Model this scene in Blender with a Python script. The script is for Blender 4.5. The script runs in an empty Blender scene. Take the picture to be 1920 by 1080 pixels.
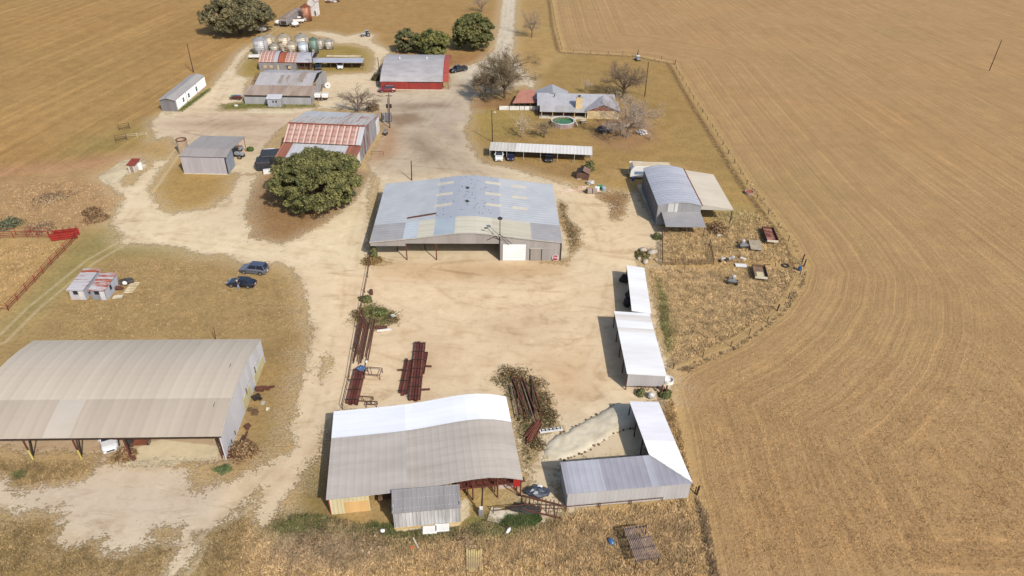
import bpy, math, random
import numpy as np
from mathutils import Vector, Matrix, noise as mnoise
random.seed(7); RNG = np.random.default_rng(7)
SC = bpy.context.scene; COL = SC.collection
R = math.radians
# ------------------------------------------------------------------ camera model (photo pixels 1920x1080 -> ground)
FPX = 1331.0; CH = 67.0; PITCH = R(33.9); ROLL = R(1.3)
_f = Vector((0, math.cos(PITCH), -math.sin(PITCH))); _r = Vector((1, 0, 0)); _u = _r.cross(_f)
CAM = Vector((0, 0, CH))
def ray(px, py):
    x = (px-960)/FPX; y = (py-540)/FPX; c, s = math.cos(ROLL), math.sin(ROLL)
    xr = c*x+s*y; yr = -s*x+c*y
    return _f+xr*_r-yr*_u
def G(px, py, z=0.0):
    d = ray(px, py); t = (z-CH)/d.z
    return Vector((d.x*t, d.y*t, z))
def G2(p, z=0.0):
    g = G(p[0], p[1], z); return (g.x, g.y)
def heading(p, q, z=0.0):
    d = G(*q, z)-G(*p, z); return math.atan2(d.y, d.x)
# ------------------------------------------------------------------ colours / materials
K = 1.42
def lin1(v):
    v /= 255.0
    return v/12.92 if v <= 0.04045 else ((v+0.055)/1.055)**2.4
def C(r, g, b, k=None):
    k = k or K
    return (min(lin1(r)/k, .88), min(lin1(g)/k, .88), min(lin1(b)/k, .88), 1)
MATS = {}
class NT:
    def __init__(self, name):
        self.m = bpy.data.materials.new(name); self.m.use_nodes = True
        self.t = self.m.node_tree; self.b = self.t.nodes['Principled BSDF']
    def n(self, typ, **kw):
        nd = self.t.nodes.new(typ)
        for k, v in kw.items():
            if k in nd.inputs.keys() if isinstance(k, str) else False: pass
            setattr(nd, k, v)
        return nd
    def l(self, a, b): self.t.links.new(a, b)
    def val(self, sock, v):
        if hasattr(v, 'is_linked') or isinstance(v, bpy.types.NodeSocket): self.l(v, sock)
        else: sock.default_value = v
    def math(self, op, a, b=0.0, c=None, clamp=False):
        nd = self.n('ShaderNodeMath', operation=op, use_clamp=clamp)
        self.val(nd.inputs[0], a); self.val(nd.inputs[1], b)
        if c is not None: self.val(nd.inputs[2], c)
        return nd.outputs[0]
    def mix(self, f, a, b, mode='MIX'):
        nd = self.n('ShaderNodeMix', data_type='RGBA', blend_type=mode)
        self.val(nd.inputs[0], f); self.val(nd.inputs[6], a); self.val(nd.inputs[7], b)
        return nd.outputs[2]
    def ramp(self, x, lo, hi, a=0.0, b=1.0, smooth=True):
        nd = self.n('ShaderNodeMapRange', interpolation_type='SMOOTHSTEP' if smooth else 'LINEAR')
        self.val(nd.inputs[0], x); self.val(nd.inputs[1], lo); self.val(nd.inputs[2], hi); self.val(nd.inputs[3], a); self.val(nd.inputs[4], b)
        return nd.outputs[0]
    def coord(self): return self.n('ShaderNodeTexCoord').outputs['Object']
    def mapping(self, v, scale=(1, 1, 1), rot=(0, 0, 0), loc=(0, 0, 0)):
        nd = self.n('ShaderNodeMapping'); self.l(v, nd.inputs[0])
        nd.inputs['Scale'].default_value = scale; nd.inputs['Rotation'].default_value = rot; nd.inputs['Location'].default_value = loc
        return nd.outputs[0]
    def noise(self, v, s=1.0, d=3.0, rough=.55, dist=0.0):
        nd = self.n('ShaderNodeTexNoise'); self.l(v, nd.inputs['Vector'])
        nd.inputs['Scale'].default_value = s; nd.inputs['Detail'].default_value = d
        nd.inputs['Roughness'].default_value = rough; nd.inputs['Distortion'].default_value = dist
        return nd.outputs['Fac']
    def attr(self, name, col=False):
        nd = self.n('ShaderNodeAttribute', attribute_name=name)
        return nd.outputs['Color'] if col else nd.outputs['Fac']
    def bump(self, h, strength=.3, dist=.1, prev=None):
        nd = self.n('ShaderNodeBump'); self.l(h, nd.inputs['Height'])
        nd.inputs['Strength'].default_value = strength; nd.inputs['Distance'].default_value = dist
        if prev is not None: self.l(prev, nd.inputs['Normal'])
        return nd.outputs[0]
def surf(name, col, col2=None, rough=.6, metal=0.0, ns=.7, stretch=(1, 1, 1), rust=0.0, rustcol=None, rustscale=.35, ruststretch=(1, 1, 1),
         ribs=None, seam=None, seamdark=.8, seamw=.09, fine=.06, spec=.3, contrast=1.0):
    """procedural surface. ribs=(axis, period m, depth); seam=(axis, period)"""
    if name in MATS: return MATS[name]
    t = NT(name); co = t.coord()
    c2 = col2 or tuple(v*.78 for v in col[:3])+(1,)
    n1 = t.noise(t.mapping(co, stretch), ns, 5, .6)
    f = t.ramp(n1, .5-.22/contrast, .5+.22/contrast)
    c = t.mix(f, col, c2)
    fn = t.noise(co, 9.0, 2)
    c = t.mix(t.ramp(fn, .3, .7, 0, fine, False), c, (0.05, .045, .04, 1))
    if ribs and ribs[0] != 2:
        st = (3.0, .07, .3) if ribs[0] == 0 else (.07, 3.0, .3)
        c = t.mix(t.ramp(t.noise(t.mapping(co, st), 1.0, 5, .7), .48, .75, 0, .13), c, (.27, .24, .21, 1))
    if rust > 0:
        rn = t.noise(t.mapping(co, ruststretch), rustscale, 6, .65)
        f = t.ramp(rn, .62-rust*.35, .72-rust*.3)
        rc = rustcol or C(150, 72, 45)
        rn2 = t.noise(co, 3.0, 3)
        c = t.mix(f, c, t.mix(rn2, rc, tuple(v*.6 for v in rc[:3])+(1,)))
    if seam:
        ax, per = seam
        sx = t.n('ShaderNodeSeparateXYZ'); t.l(co, sx.inputs[0])
        fr = t.math('FRACT', t.math('DIVIDE', sx.outputs[ax], per))
        c = t.mix(t.math('LESS_THAN', fr, seamw), c, tuple([seamdark]*3)+(1,), 'MULTIPLY') if True else c
        # only where the seam is
    t.l(c, t.b.inputs['Base Color'])
    t.b.inputs['Roughness'].default_value = rough; t.b.inputs['Metallic'].default_value = metal
    t.b.inputs['Specular IOR Level'].default_value = spec
    if ribs:
        ax, per, dep = ribs
        w = t.n('ShaderNodeTexWave', wave_type='BANDS', bands_direction='XYZ'[ax], wave_profile='SIN')
        t.l(co, w.inputs['Vector']); w.inputs['Scale'].default_value = .314/per
        w.inputs['Distortion'].default_value = 0
        pw = t.math('POWER', w.outputs['Fac'], 3.0)
        t.l(t.bump(pw, 1.0, dep), t.b.inputs['Normal'])
    else:
        t.l(t.bump(fn, .15, .03), t.b.inputs['Normal'])
    MATS[name] = t.m
    return t.m
def glass(name='dark_glass', col=(.015, .02, .03, 1), rough=.08):
    if name in MATS: return MATS[name]
    t = NT(name); t.b.inputs['Base Color'].default_value = col; t.b.inputs['Roughness'].default_value = rough
    co = t.coord(); n = t.noise(co, 2.0, 2); t.l(t.ramp(n, .3, .7, rough, rough+.15), t.b.inputs['Roughness'])
    MATS[name] = t.m; return t.m
def paint(name, col, rough=.3, coat=.5, metal=0.0):
    if name in MATS: return MATS[name]
    t = NT(name); co = t.coord(); n = t.noise(co, 1.3, 4)
    d = (.22, .18, .12, 1)
    t.l(t.mix(t.ramp(n, .45, .8, 0, .12), col, d), t.b.inputs['Base Color'])
    t.b.inputs['Roughness'].default_value = rough; t.b.inputs['Coat Weight'].default_value = coat; t.b.inputs['Metallic'].default_value = metal
    MATS[name] = t.m; return t.m
# ------------------------------------------------------------------ mesh builder
class MB:
    def __init__(self): self.v = []; self.f = []; self.m = []
    def poly(self, pts, m=0):
        k = len(self.v); self.v += [tuple(p) for p in pts]; self.f.append(tuple(range(k, k+len(pts)))); self.m.append(m); return self
    def box(self, x0, x1, y0, y1, z0, z1, m=0):
        if x0 > x1: x0, x1 = x1, x0
        if y0 > y1: y0, y1 = y1, y0
        if z0 > z1: z0, z1 = z1, z0
        k = len(self.v)
        self.v += [(x0, y0, z0), (x1, y0, z0), (x1, y1, z0), (x0, y1, z0), (x0, y0, z1), (x1, y0, z1), (x1, y1, z1), (x0, y1, z1)]
        for q in ((0, 3, 2, 1), (4, 5, 6, 7), (0, 1, 5, 4), (1, 2, 6, 5), (2, 3, 7, 6), (3, 0, 4, 7)):
            self.f.append(tuple(k+i for i in q)); self.m.append(m)
        return self
    def tube(self, p, q, r, n=6, m=0, r2=None):
        p = Vector(p); q = Vector(q); d = q-p
        if d.length < 1e-6: return self
        d.normalize(); a = d.orthogonal().normalized(); b = d.cross(a); r2 = r if r2 is None else r2; k = len(self.v)
        for c, rr in ((p, r), (q, r2)):
            for i in range(n):
                t = 2*math.pi*i/n; self.v.append(tuple(c+(a*math.cos(t)+b*math.sin(t))*rr))
        for i in range(n):
            j = (i+1) % n; self.f.append((k+i, k+j, k+n+j, k+n+i)); self.m.append(m)
        self.f.append(tuple(k+i for i in reversed(range(n)))); self.m.append(m)
        self.f.append(tuple(k+n+i for i in range(n))); self.m.append(m)
        return self
    def beam(self, p, q, w, h, m=0, up=(0, 0, 1)):
        p = Vector(p); q = Vector(q); d = (q-p).normalized(); s = d.cross(Vector(up))
        if s.length < 1e-4: s = d.orthogonal()
        s.normalize(); t = s.cross(d).normalized(); k = len(self.v)
        for c in (p, q):
            for a, b in ((-1, -1), (1, -1), (1, 1), (-1, 1)): self.v.append(tuple(c+s*(a*w/2)+t*(b*h/2)))
        for qd in ((3, 2, 1, 0), (4, 5, 6, 7), (0, 1, 5, 4), (1, 2, 6, 5), (2, 3, 7, 6), (3, 0, 4, 7)):
            self.f.append(tuple(k+i for i in qd)); self.m.append(m)
        return self
    def lathe(self, cx, cy, prof, n=20, m=0, cap=True):
        k = len(self.v)
        for r, z in prof:
            for i in range(n):
                t = 2*math.pi*i/n; self.v.append((cx+r*math.cos(t), cy+r*math.sin(t), z))
        for j in range(len(prof)-1):
            for i in range(n):
                i2 = (i+1) % n; self.f.append((k+j*n+i, k+j*n+i2, k+(j+1)*n+i2, k+(j+1)*n+i)); self.m.append(m)
        if cap and prof[0][0] > 1e-3: self.f.append(tuple(k+i for i in reversed(range(n)))); self.m.append(m)
        if cap and prof[-1][0] > 1e-3: self.f.append(tuple(k+(len(prof)-1)*n+i for i in range(n))); self.m.append(m)
        return self
    def prism(self, pts, a0, a1, axis, m=0):
        """2-d polygon extruded along axis (0: pts=(y,z), 1: pts=(x,z), 2: pts=(x,y))"""
        def w(p, a): return (a, p[0], p[1]) if axis == 0 else ((p[0], a, p[1]) if axis == 1 else (p[0], p[1], a))
        n = len(pts); k = len(self.v)
        self.v += [w(p, a0) for p in pts]+[w(p, a1) for p in pts]
        self.f.append(tuple(range(k, k+n))); self.f.append(tuple(reversed(range(k+n, k+2*n)))); self.m += [m, m]
        for i in range(n):
            j = (i+1) % n; self.f.append((k+j, k+i, k+n+i, k+n+j)); self.m.append(m)
        return self
    def blob(self, c, r, m=0, seg=10, rings=6, jit=0.0):
        c = Vector(c); k = len(self.v); rx, ry, rz = r if isinstance(r, (tuple, list)) else (r, r, r)
        for j in range(rings+1):
            ph = math.pi*j/rings
            for i in range(seg):
                th = 2*math.pi*i/seg; q = 1+random.uniform(-jit, jit)
                self.v.append((c.x+rx*q*math.sin(ph)*math.cos(th), c.y+ry*q*math.sin(ph)*math.sin(th), c.z+rz*q*math.cos(ph)))
        for j in range(rings):
            for i in range(seg):
                i2 = (i+1) % seg; self.f.append((k+j*seg+i, k+(j+1)*seg+i, k+(j+1)*seg+i2, k+j*seg+i2)); self.m.append(m)
        return self
    def mesh(self, name, mats, smooth=False):
        me = bpy.data.meshes.new(name); me.from_pydata(self.v, [], self.f)
        for q in (mats if isinstance(mats, (list, tuple)) else [mats]): me.materials.append(q)
        me.polygons.foreach_set('material_index', self.m)
        if smooth: me.polygons.foreach_set('use_smooth', [True]*len(self.f))
        me.validate(); me.update(); return me
    def build(self, name, mats, parent=None, loc=None, rz=0, smooth=False, bevel=0, label=None):
        o = bpy.data.objects.new(name, self.mesh(name, mats, smooth)); COL.objects.link(o)
        if parent: o.parent = parent
        if loc is not None: o.location = loc
        o.rotation_euler.z = rz
        if bevel:
            b = o.modifiers.new('bevel', 'BEVEL'); b.width = bevel; b.segments = 2; b.limit_method = 'ANGLE'
        if label: o['label'] = label
        return o
def tag(o, label, cat, group=None, kind=None):
    if label: o['label'] = label
    if cat: o['category'] = cat
    if group: o['group'] = group
    if kind: o['kind'] = kind
    return o
def thing(name, label, cat, loc=(0, 0, 0), rz=0.0, group=None):
    o = bpy.data.objects.new(name, None); COL.objects.link(o); o.empty_display_size = .5
    o.location = loc; o.rotation_euler.z = rz
    return tag(o, label, cat, group)
def solo(mb, name, mats, label, cat, loc=(0, 0, 0), rz=0.0, group=None, smooth=False, bevel=0):
    return tag(mb.build(name, mats, None, loc, rz, smooth, bevel), label, cat, group)
def copy_tree(o, parent=None):
    c = o.copy(); COL.objects.link(c); c.parent = parent
    for ch in list(o.children): copy_tree(ch, c)
    return c
class Frame:
    """building frame: A and B are photo pixels of the front edge at height h"""
    def __init__(self, name, label, cat, A, B, h=0.0, rz=None, group=None):
        a = G(*A, h); b = G(*B, h); d = b-a
        self.rz = math.atan2(d.y, d.x) if rz is None else rz
        self.o = Vector((a.x, a.y, 0)); self.W = d.length
        self.ux = Vector((math.cos(self.rz), math.sin(self.rz), 0)); self.vy = Vector((-math.sin(self.rz), math.cos(self.rz), 0))
        self.t = thing(name, label, cat, self.o, self.rz, group)
    def lo(self, w): d = w-self.o; return Vector((d.dot(self.ux), d.dot(self.vy), w.z))
    def gp(self, px, py, z=0.0): q = self.lo(G(px, py, z)); return (q.x, q.y)
    def front(self, px, py, v=0.0):
        d = ray(px, py); c = self.lo(CAM); dv = d.dot(self.vy); du = d.dot(self.ux); t = (v-c.y)/dv
        return (c.x+du*t, c.z+d.z*t)
    def side(self, px, py, u):
        d = ray(px, py); c = self.lo(CAM); dv = d.dot(self.vy); du = d.dot(self.ux); t = (u-c.x)/du
        return (c.y+dv*t, c.z+d.z*t)
    def part(self, mb, name, mats, parent=None, **k): return mb.build(name, mats, parent or self.t, **k)
def interp(prof, s):
    for (a, za), (b, zb) in zip(prof, prof[1:]):
        if a <= s <= b: return za+(zb-za)*(s-a)/max(b-a, 1e-9)
    return prof[0][1] if s < prof[0][0] else prof[-1][1]
def arc(s0, s1, z0, z1, rise, n=14):
    return [(s0+(s1-s0)*i/n, z0+(z1-z0)*i/n+rise*4*(i/n)*(1-i/n)) for i in range(n+1)]
def roof(mb, axis, prof, l0, l1, th=.1, cuts=(), fn=None, m=0):
    """sheet with cross profile prof=(s,z) running l0..l1; axis 'u': profile along u, sheet runs along v"""
    ls = sorted(set([l0, l1]+[c for c in cuts if l0 < c < l1]))
    def P(s, l, z): return (s, l, z) if axis == 'u' else (l, s, z)
    fl = (lambda q: q) if axis == 'u' else (lambda q: q[::-1])
    for (s, z), (s2, z2) in zip(prof, prof[1:]):
        for a, b in zip(ls, ls[1:]):
            mm = fn((s+s2)/2, (a+b)/2) if fn else m
            mb.poly(fl([P(s, a, z), P(s2, a, z2), P(s2, b, z2), P(s, b, z)]), mm)
        mb.poly(fl([P(s, l1, z-th), P(s2, l1, z2-th), P(s2, l0, z2-th), P(s, l0, z-th)]), m)
        mb.poly(fl([P(s, l0, z-th), P(s2, l0, z2-th), P(s2, l0, z2), P(s, l0, z)]), m)
        mb.poly(fl([P(s2, l1, z2-th), P(s, l1, z-th), P(s, l1, z), P(s2, l1, z2)]), m)
    for (s, z), e in ((prof[0], 0), (prof[-1], 1)):
        q = [P(s, l1, z-th), P(s, l0, z-th), P(s, l0, z), P(s, l1, z)]
        mb.poly(fl(q if not e else q[::-1]), m)
    return mb
def densify(prof, cuts):
    s = sorted(set([p[0] for p in prof]+[c for c in cuts if prof[0][0] < c < prof[-1][0]]))
    return [(x, interp(prof, x)) for x in s]
def endwall(mb, axis, prof, l, th=.12, z0=0.0, dz=.1, m=0):
    """wall under a roof profile, in the plane l..l+th"""
    pts = [(s, z-dz) for s, z in prof]+[(prof[-1][0], z0), (prof[0][0], z0)]
    return mb.prism(pts, l, l+th, 1 if axis == 'u' else 0, m)
# ------------------------------------------------------------------ world, sun, camera
SUN_AZ = R(126)      # direction the shadows run (from +x, ccw)
SUN_EL = R(41.5)
def setup():
    w = bpy.data.worlds.new('World'); SC.world = w; w.use_nodes = True
    nt = w.node_tree; bg = nt.nodes['Background']; sky = nt.nodes.new('ShaderNodeTexSky'); sky.sky_type = 'NISHITA'; sky.sun_disc = False
    sky.sun_elevation = SUN_EL
    sd = Vector((-math.cos(SUN_AZ), -math.sin(SUN_AZ), 0))         # towards the sun
    sky.sun_rotation = math.atan2(sd.x, sd.y)
    sky.dust_density = 2.0
    nt.links.new(sky.outputs[0], bg.inputs[0]); bg.inputs[1].default_value = .115
    L = bpy.data.lights.new('sun', 'SUN'); L.energy = 3.7; L.angle = R(.5); L.color = (1, .95, .87)
    o = bpy.data.objects.new('sun', L); COL.objects.link(o)
    dirv = Vector((math.cos(SUN_AZ)*math.cos(SUN_EL), math.sin(SUN_AZ)*math.cos(SUN_EL), -math.sin(SUN_EL)))
    o.rotation_euler = dirv.to_track_quat('-Z', 'Y').to_euler(); o.location = (30, -60, 120)
    cd = bpy.data.cameras.new('camera'); cam = bpy.data.objects.new('camera', cd); COL.objects.link(cam)
    cd.sensor_width = 36; cd.sensor_fit = 'HORIZONTAL'; cd.lens = FPX/1920*36; cd.clip_end = 6000
    c, s = math.cos(ROLL), math.sin(ROLL)
    # image axes expressed in world: x_img = c*r - s*(-u)..., from ray(): xr=c*x+s*y, yr=-s*x+c*y
    X = c*_r+s*_u; Yd = s*_r-c*_u            # d/dx and d/dy (image down)
    Mx = Matrix((X, -Yd, -_f)).transposed().to_4x4(); Mx.translation = CAM
    cam.matrix_world = Mx; SC.camera = cam
    SC.view_settings.view_transform = 'Standard'; SC.view_settings.look = 'None'; SC.view_settings.exposure = .68; SC.view_settings.gamma = 1
setup()
# ------------------------------------------------------------------ ground zones (outlined where they lie on the ground)
def poly_g(pts): return np.array([G2(p) for p in pts])
YARD = [
 # main yard, driveway, junction
 [(690,497),(700,470),(712,345),(690,318),(664,372),(627,407),(567,443),(533,457),(495,450),(467,447),(473,427),(458,410),(470,355),(488,330),(447,327),(433,360),(427,367),(390,393),(343,397),(320,402),
  (300,390),(277,360),(297,320),(333,290),(318,300),(290,302),(286,307),(247,348),(228,350),(227,337),(270,310),(262,296),(240,300),(187,333),(205,345),(233,373),(220,397),(207,420),(227,443),(230,456),(283,457),(333,463),
  (370,477),(430,480),(447,490),(473,493),(520,493),(547,503),(563,520),(573,560),(577,600),(593,617),(580,653),(568,700),(562,728),(552,780),(546,805),(547,837),(520,857),(500,870),(467,887),(413,907),(380,923),(350,920),
  (377,897),(367,880),(333,873),(230,873),(217,867),(187,863),(180,887),(133,907),(57,917),(23,923),(0,893),(-60,900),(-60,960),(0,953),(33,967),(77,950),(110,967),(117,993),(107,1007),(130,1023),(187,1010),(193,1037),(233,1040),(257,1030),
  (290,1017),(303,1013),(313,1020),(323,1000),(337,1007),(343,1023),(320,1050),(312,1085),(330,1085),(353,1070),(380,1017),(357,1023),(367,1003),(410,983),(477,947),(490,920),(480,967),(490,987),(513,967),(540,933),(553,917),
  (567,883),(597,850),(612,800),(640,765),(700,775),(950,745),(958,760),(985,885),(1020,865),(1040,880),(1060,930),(1075,960),(1062,870),(1215,852),(1205,760),(1240,745),(1262,745),(1232,600),(1208,500),(1235,500),(1240,430),(1215,400),(1195,362),(1170,362),(1120,355),(1090,362),(1060,345),
  (1000,330),(985,322),(940,312),(905,305),(885,278),(872,245),(880,222),(885,205),(880,186),(905,175),(985,160),(1000,170),(1003,152),(985,138),(972,118),(962,105),(905,118),(880,122),(852,128),(842,140),(842,165),(735,172),(712,160),(705,130),
  (690,137),(620,140),(597,155),(598,195),(545,205),(412,208),(408,198),(457,190),(460,165),(467,147),(447,143),(443,128),(458,106),(473,93),(466,84),(447,100),(427,127),(397,163),(392,172),(340,208),(300,214),(283,228),(290,262),(318,256),(345,290),(430,328),(488,325),(505,290),(520,245),(535,235),(570,215),(590,205),(640,204),(720,212),(716,255),(690,300),(695,325)],
 [(-120,838),(-120,815),(410,800),(424,838),(430,866),(240,866),(150,848),(0,846)],
 [(1000,985),(985,940),(1000,880),(985,870),(958,780),(975,760),(1060,790),(1060,860),(1045,890),(1062,960)],
 # track to the bins
 [(570,60),(600,58),(630,63),(650,68),(680,62),(703,65),(695,76),(716,88),(732,97),(716,112),(713,145),(695,145),(703,112),(700,98),(688,88),(662,81),(632,82),(618,72),(590,66)],
]
ROAD = [(958,-160),(974,-160),(968,-20),(966,40),(962,100),(972,118),(985,140),(960,150),(900,165),(860,150),(850,130),(885,121),(905,112),(925,95),(936,50),(944,-20)]
SLABS = [
 [(228,862),(247,850),(262,836),(300,824),(408,836),(412,856),(405,862),(335,866),(332,873),(300,875),(230,873)],      # slab before the machine shed
 [(296,219),(303,208),(334,209),(327,222)],                                              # pad at the mobile home
 [(455,212),(468,203),(556,204),(553,213)],                                                # narrow pad
 [(184,333),(232,300),(262,300),(224,340),(200,347)],                                      # pump house pad
 [(863,925),(880,940),(882,970),(863,978)],
 [(740,985),(862,975),(864,986),(742,998)],
 [(1040,425),(1060,440),(1056,466),(1066,470),(1066,484),(1052,487)],
 [(1193,345),(1215,348),(1238,420),(1229,424)],
 [(932,970),(945,958),(962,966),(955,980)],
]
ISLANDS = [  # grass inside the yard
 [(333,290),(297,320),(277,360),(300,390),(320,402),(343,397),(390,393),(427,367),(447,330),(440,322),(345,322)],
 [(458,410),(473,427),(467,447),(533,457),(567,443),(627,407),(668,372),(698,325),(680,316),(600,300),(520,300),(500,320),(488,345),(470,358)],
 [(505,265),(522,245),(530,240),(520,275),(500,300),(490,296)],
 [(288,301),(270,310),(227,337),(228,350),(247,348),(286,307)],
 [(410,196),(458,190),(595,195),(598,201),(545,204),(420,206)],
 [(918,712),(950,693),(985,700),(1010,725),(1030,750),(1045,780),(1050,800),(1015,815),(1010,850),(985,880),(958,760),(945,742),(955,722)],
 [(657,600),(680,570),(700,568),(720,580),(748,585),(745,605),(705,620),(690,615),(670,610)],
 [(680,487),(700,480),(715,488),(735,492),(705,500)],
 [(1047,375),(1062,385),(1065,410),(1085,430),(1090,455),(1083,470),(1068,478),(1062,440),(1048,420)],
 [(1075,475),(1060,484),(1040,490),(1000,489),(1030,494),(1060,495)],
 [(1118,360),(1160,355),(1180,365),(1172,400),(1160,415),(1145,410),(1150,385),(1120,372)],
 [(76,966),(117,940),(122,950),(100,955),(85,958)],
 [(350,906),(370,890),(395,900),(385,915),(368,925),(358,912)],
 [(1195,470),(1225,465),(1240,470),(1240,500),(1200,500)],
 [(280,1000),(300,985),(340,990),(330,1005),(300,1015)],
 [(430,965),(470,935),(488,917),(478,945),(455,962)],
 [(600,690),(612,665),(622,672),(615,700),(602,715)],
]
FIELD_R = [(1036,-30),(1050,55),(1062,95),(1195,102),(1268,117),(1310,188),(1408,338),(1492,448),(1519,500),(1508,540),(1472,590),(1400,645),(1290,697),(1268,722),(1290,800),(1306,900),(1326,960),(1352,1100),(1352,1500),(3500,1500),(3500,-150),(1036,-150)]
FIELD_L = [(-1500,345),(0,338),(80,325),(150,310),(210,292),(262,270),(282,240),(295,212),(340,180),(392,168),(398,155),(425,125),(446,98),(470,82),(490,60),(520,40),(560,12),(600,-20),(700,-160),(-1500,-160)]
FENCE_R = [(1033,0),(1042,50),(1053,94),(1075,99),(1140,102),(1195,105),(1240,112),(1262,121),(1300,186),(1345,256),(1400,346),(1440,402),(1478,452),(1503,495),(1500,515),(1478,560),(1438,605),(1370,650),(1262,692)]
FENCE_S = [(1303,925),(1312,965),(1335,1079)]
TINTS = [  # (outline, sRGB, softness m)
 (FIELD_R, (172,136,90), 1.5),
 (FIELD_L, (172,134,78), 2.0),
 ([(600,-20),(945,-20),(925,95),(880,122),(840,125),(735,95),(690,60),(640,68),(560,58),(520,40)], (166,130,76), 3),
 ([(150,260),(290,225),(285,250),(215,290),(120,300)], (158,134,76), 8),
 ([(0,312),(120,302),(215,290),(255,292),(190,318),(110,325),(0,333),(-300,345),(-300,318)], (182,138,98), 4),
 ([(0,335),(120,326),(187,333),(205,345),(230,373),(215,400),(150,430),(0,420),(-200,420)], (172,136,92), 3),
 ([(-200,450),(0,450),(132,455),(14,585),(-200,600)], (180,144,88), 1.5),
 ([(135,450),(215,420),(230,455),(330,462),(370,477),(300,480),(180,500),(120,560),(10,640),(0,620)], (152,134,80), 4),
 ([(120,560),(200,480),(430,485),(560,520),(575,610),(560,720),(520,800),(490,640),(85,640),(0,740),(-100,760),(10,640)], (164,134,84), 3),
 ([(480,640),(580,620),(560,730),(545,840),(440,900),(420,860)], (158,128,80), 2),
 ([(400,860),(560,840),(480,900),(380,930)], (160,128,78), 3),
 ([(-50,860),(230,865),(180,890),(0,925)], (152,122,70), 2),
 ([(-80,950),(330,990),(470,930),(520,960),(500,1100),(-80,1100)], (150,122,72), 2),
 ([(480,960),(600,850),(615,960),(700,985),(1000,960),(1300,935),(1335,1100),(430,1100)], (182,146,92), 2.5),
 ([(500,960),(620,962),(740,985),(860,985),(1000,930),(1060,960),(1050,985),(960,1000),(860,1015),(720,1035),(600,1010),(510,1000)], (146,122,72), 2),
 ([(880,975),(960,958),(1010,968),(1000,985),(950,1000),(880,1000)], (92,110,48), 1.5),
 ([(505,985),(560,965),(620,975),(600,1000),(520,1010)], (112,108,54), 2.5),
 ([(520,1000),(640,1000),(720,1030),(640,1060),(520,1040)], (150,124,92), 3),
 ([(555,900),(600,830),(615,930),(612,960),(560,945)], (128,108,58), 2),
 ([(1210,500),(1240,498),(1330,498),(1490,505),(1500,515),(1440,600),(1262,690),(1245,660)], (186,152,98), 2),
 ([(1232,520),(1250,560),(1262,640),(1252,660),(1236,600)], (140,128,66), 1.5),
 ([(1230,400),(1320,420),(1335,395),(1420,395),(1500,495),(1330,500),(1240,500)], (184,150,94), 4),
 ([(1330,395),(1375,380),(1400,400),(1370,420)], (170,150,88), 5),
 ([(1100,330),(1190,335),(1230,300),(1330,300),(1400,345),(1440,400),(1340,380),(1290,300),(1190,362),(1110,358)], (170,136,78), 3),
 ([(985,165),(1060,98),(1195,105),(1262,121),(1345,256),(1400,345),(1240,300),(1110,330),(905,305),(872,245),(885,200)], (162,130,74), 3),
 ([(1120,225),(1200,215),(1240,260),(1180,285),(1110,270)], (158,122,82), 3),
 ([(890,205),(1000,210),(960,260),(890,255)], (160,134,72), 3),
 ([(882,185),(960,183),(960,200),(882,205)], (150,112,70), 2),
 ([(965,0),(1035,0),(1055,95),(985,140),(962,105)], (172,138,82), 2),
 ([(735,97),(850,105),(925,95),(880,122),(842,128),(740,110)], (156,116,70), 2),
 ([(458,410),(473,427),(467,447),(533,457),(567,443),(627,407),(668,372),(698,325),(600,300),(500,320),(470,358)], (150,114,72), 1.5),
 ([(333,290),(277,360),(300,390),(343,397),(427,367),(447,330)], (172,138,78), 1.5),
 ([(470,97),(445,120),(443,143),(480,146),(690,133),(705,110),(690,92),(630,83)], (158,132,66), 1.5),
 ([(410,196),(458,190),(595,195),(598,201),(545,204),(420,206)], (120,112,50), 1),
 ([(330,208),(390,165),(400,168),(345,210)], (112,112,54), 1),
 ([(918,712),(950,693),(1010,725),(1050,800),(1010,850),(985,880),(958,760)], (140,116,72), 1),
 ([(660,600),(700,568),(748,585),(745,605),(690,615)], (140,118,66), 1),
 ([(1047,375),(1090,430),(1083,470),(1062,440)], (136,104,64), 1),
 ([(1118,360),(1180,365),(1172,400),(1145,410)], (150,114,72), 1),
 ([(930,305),(1060,300),(1110,320),(1090,340),(985,322)], (160,126,76), 1.5),
]
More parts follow.
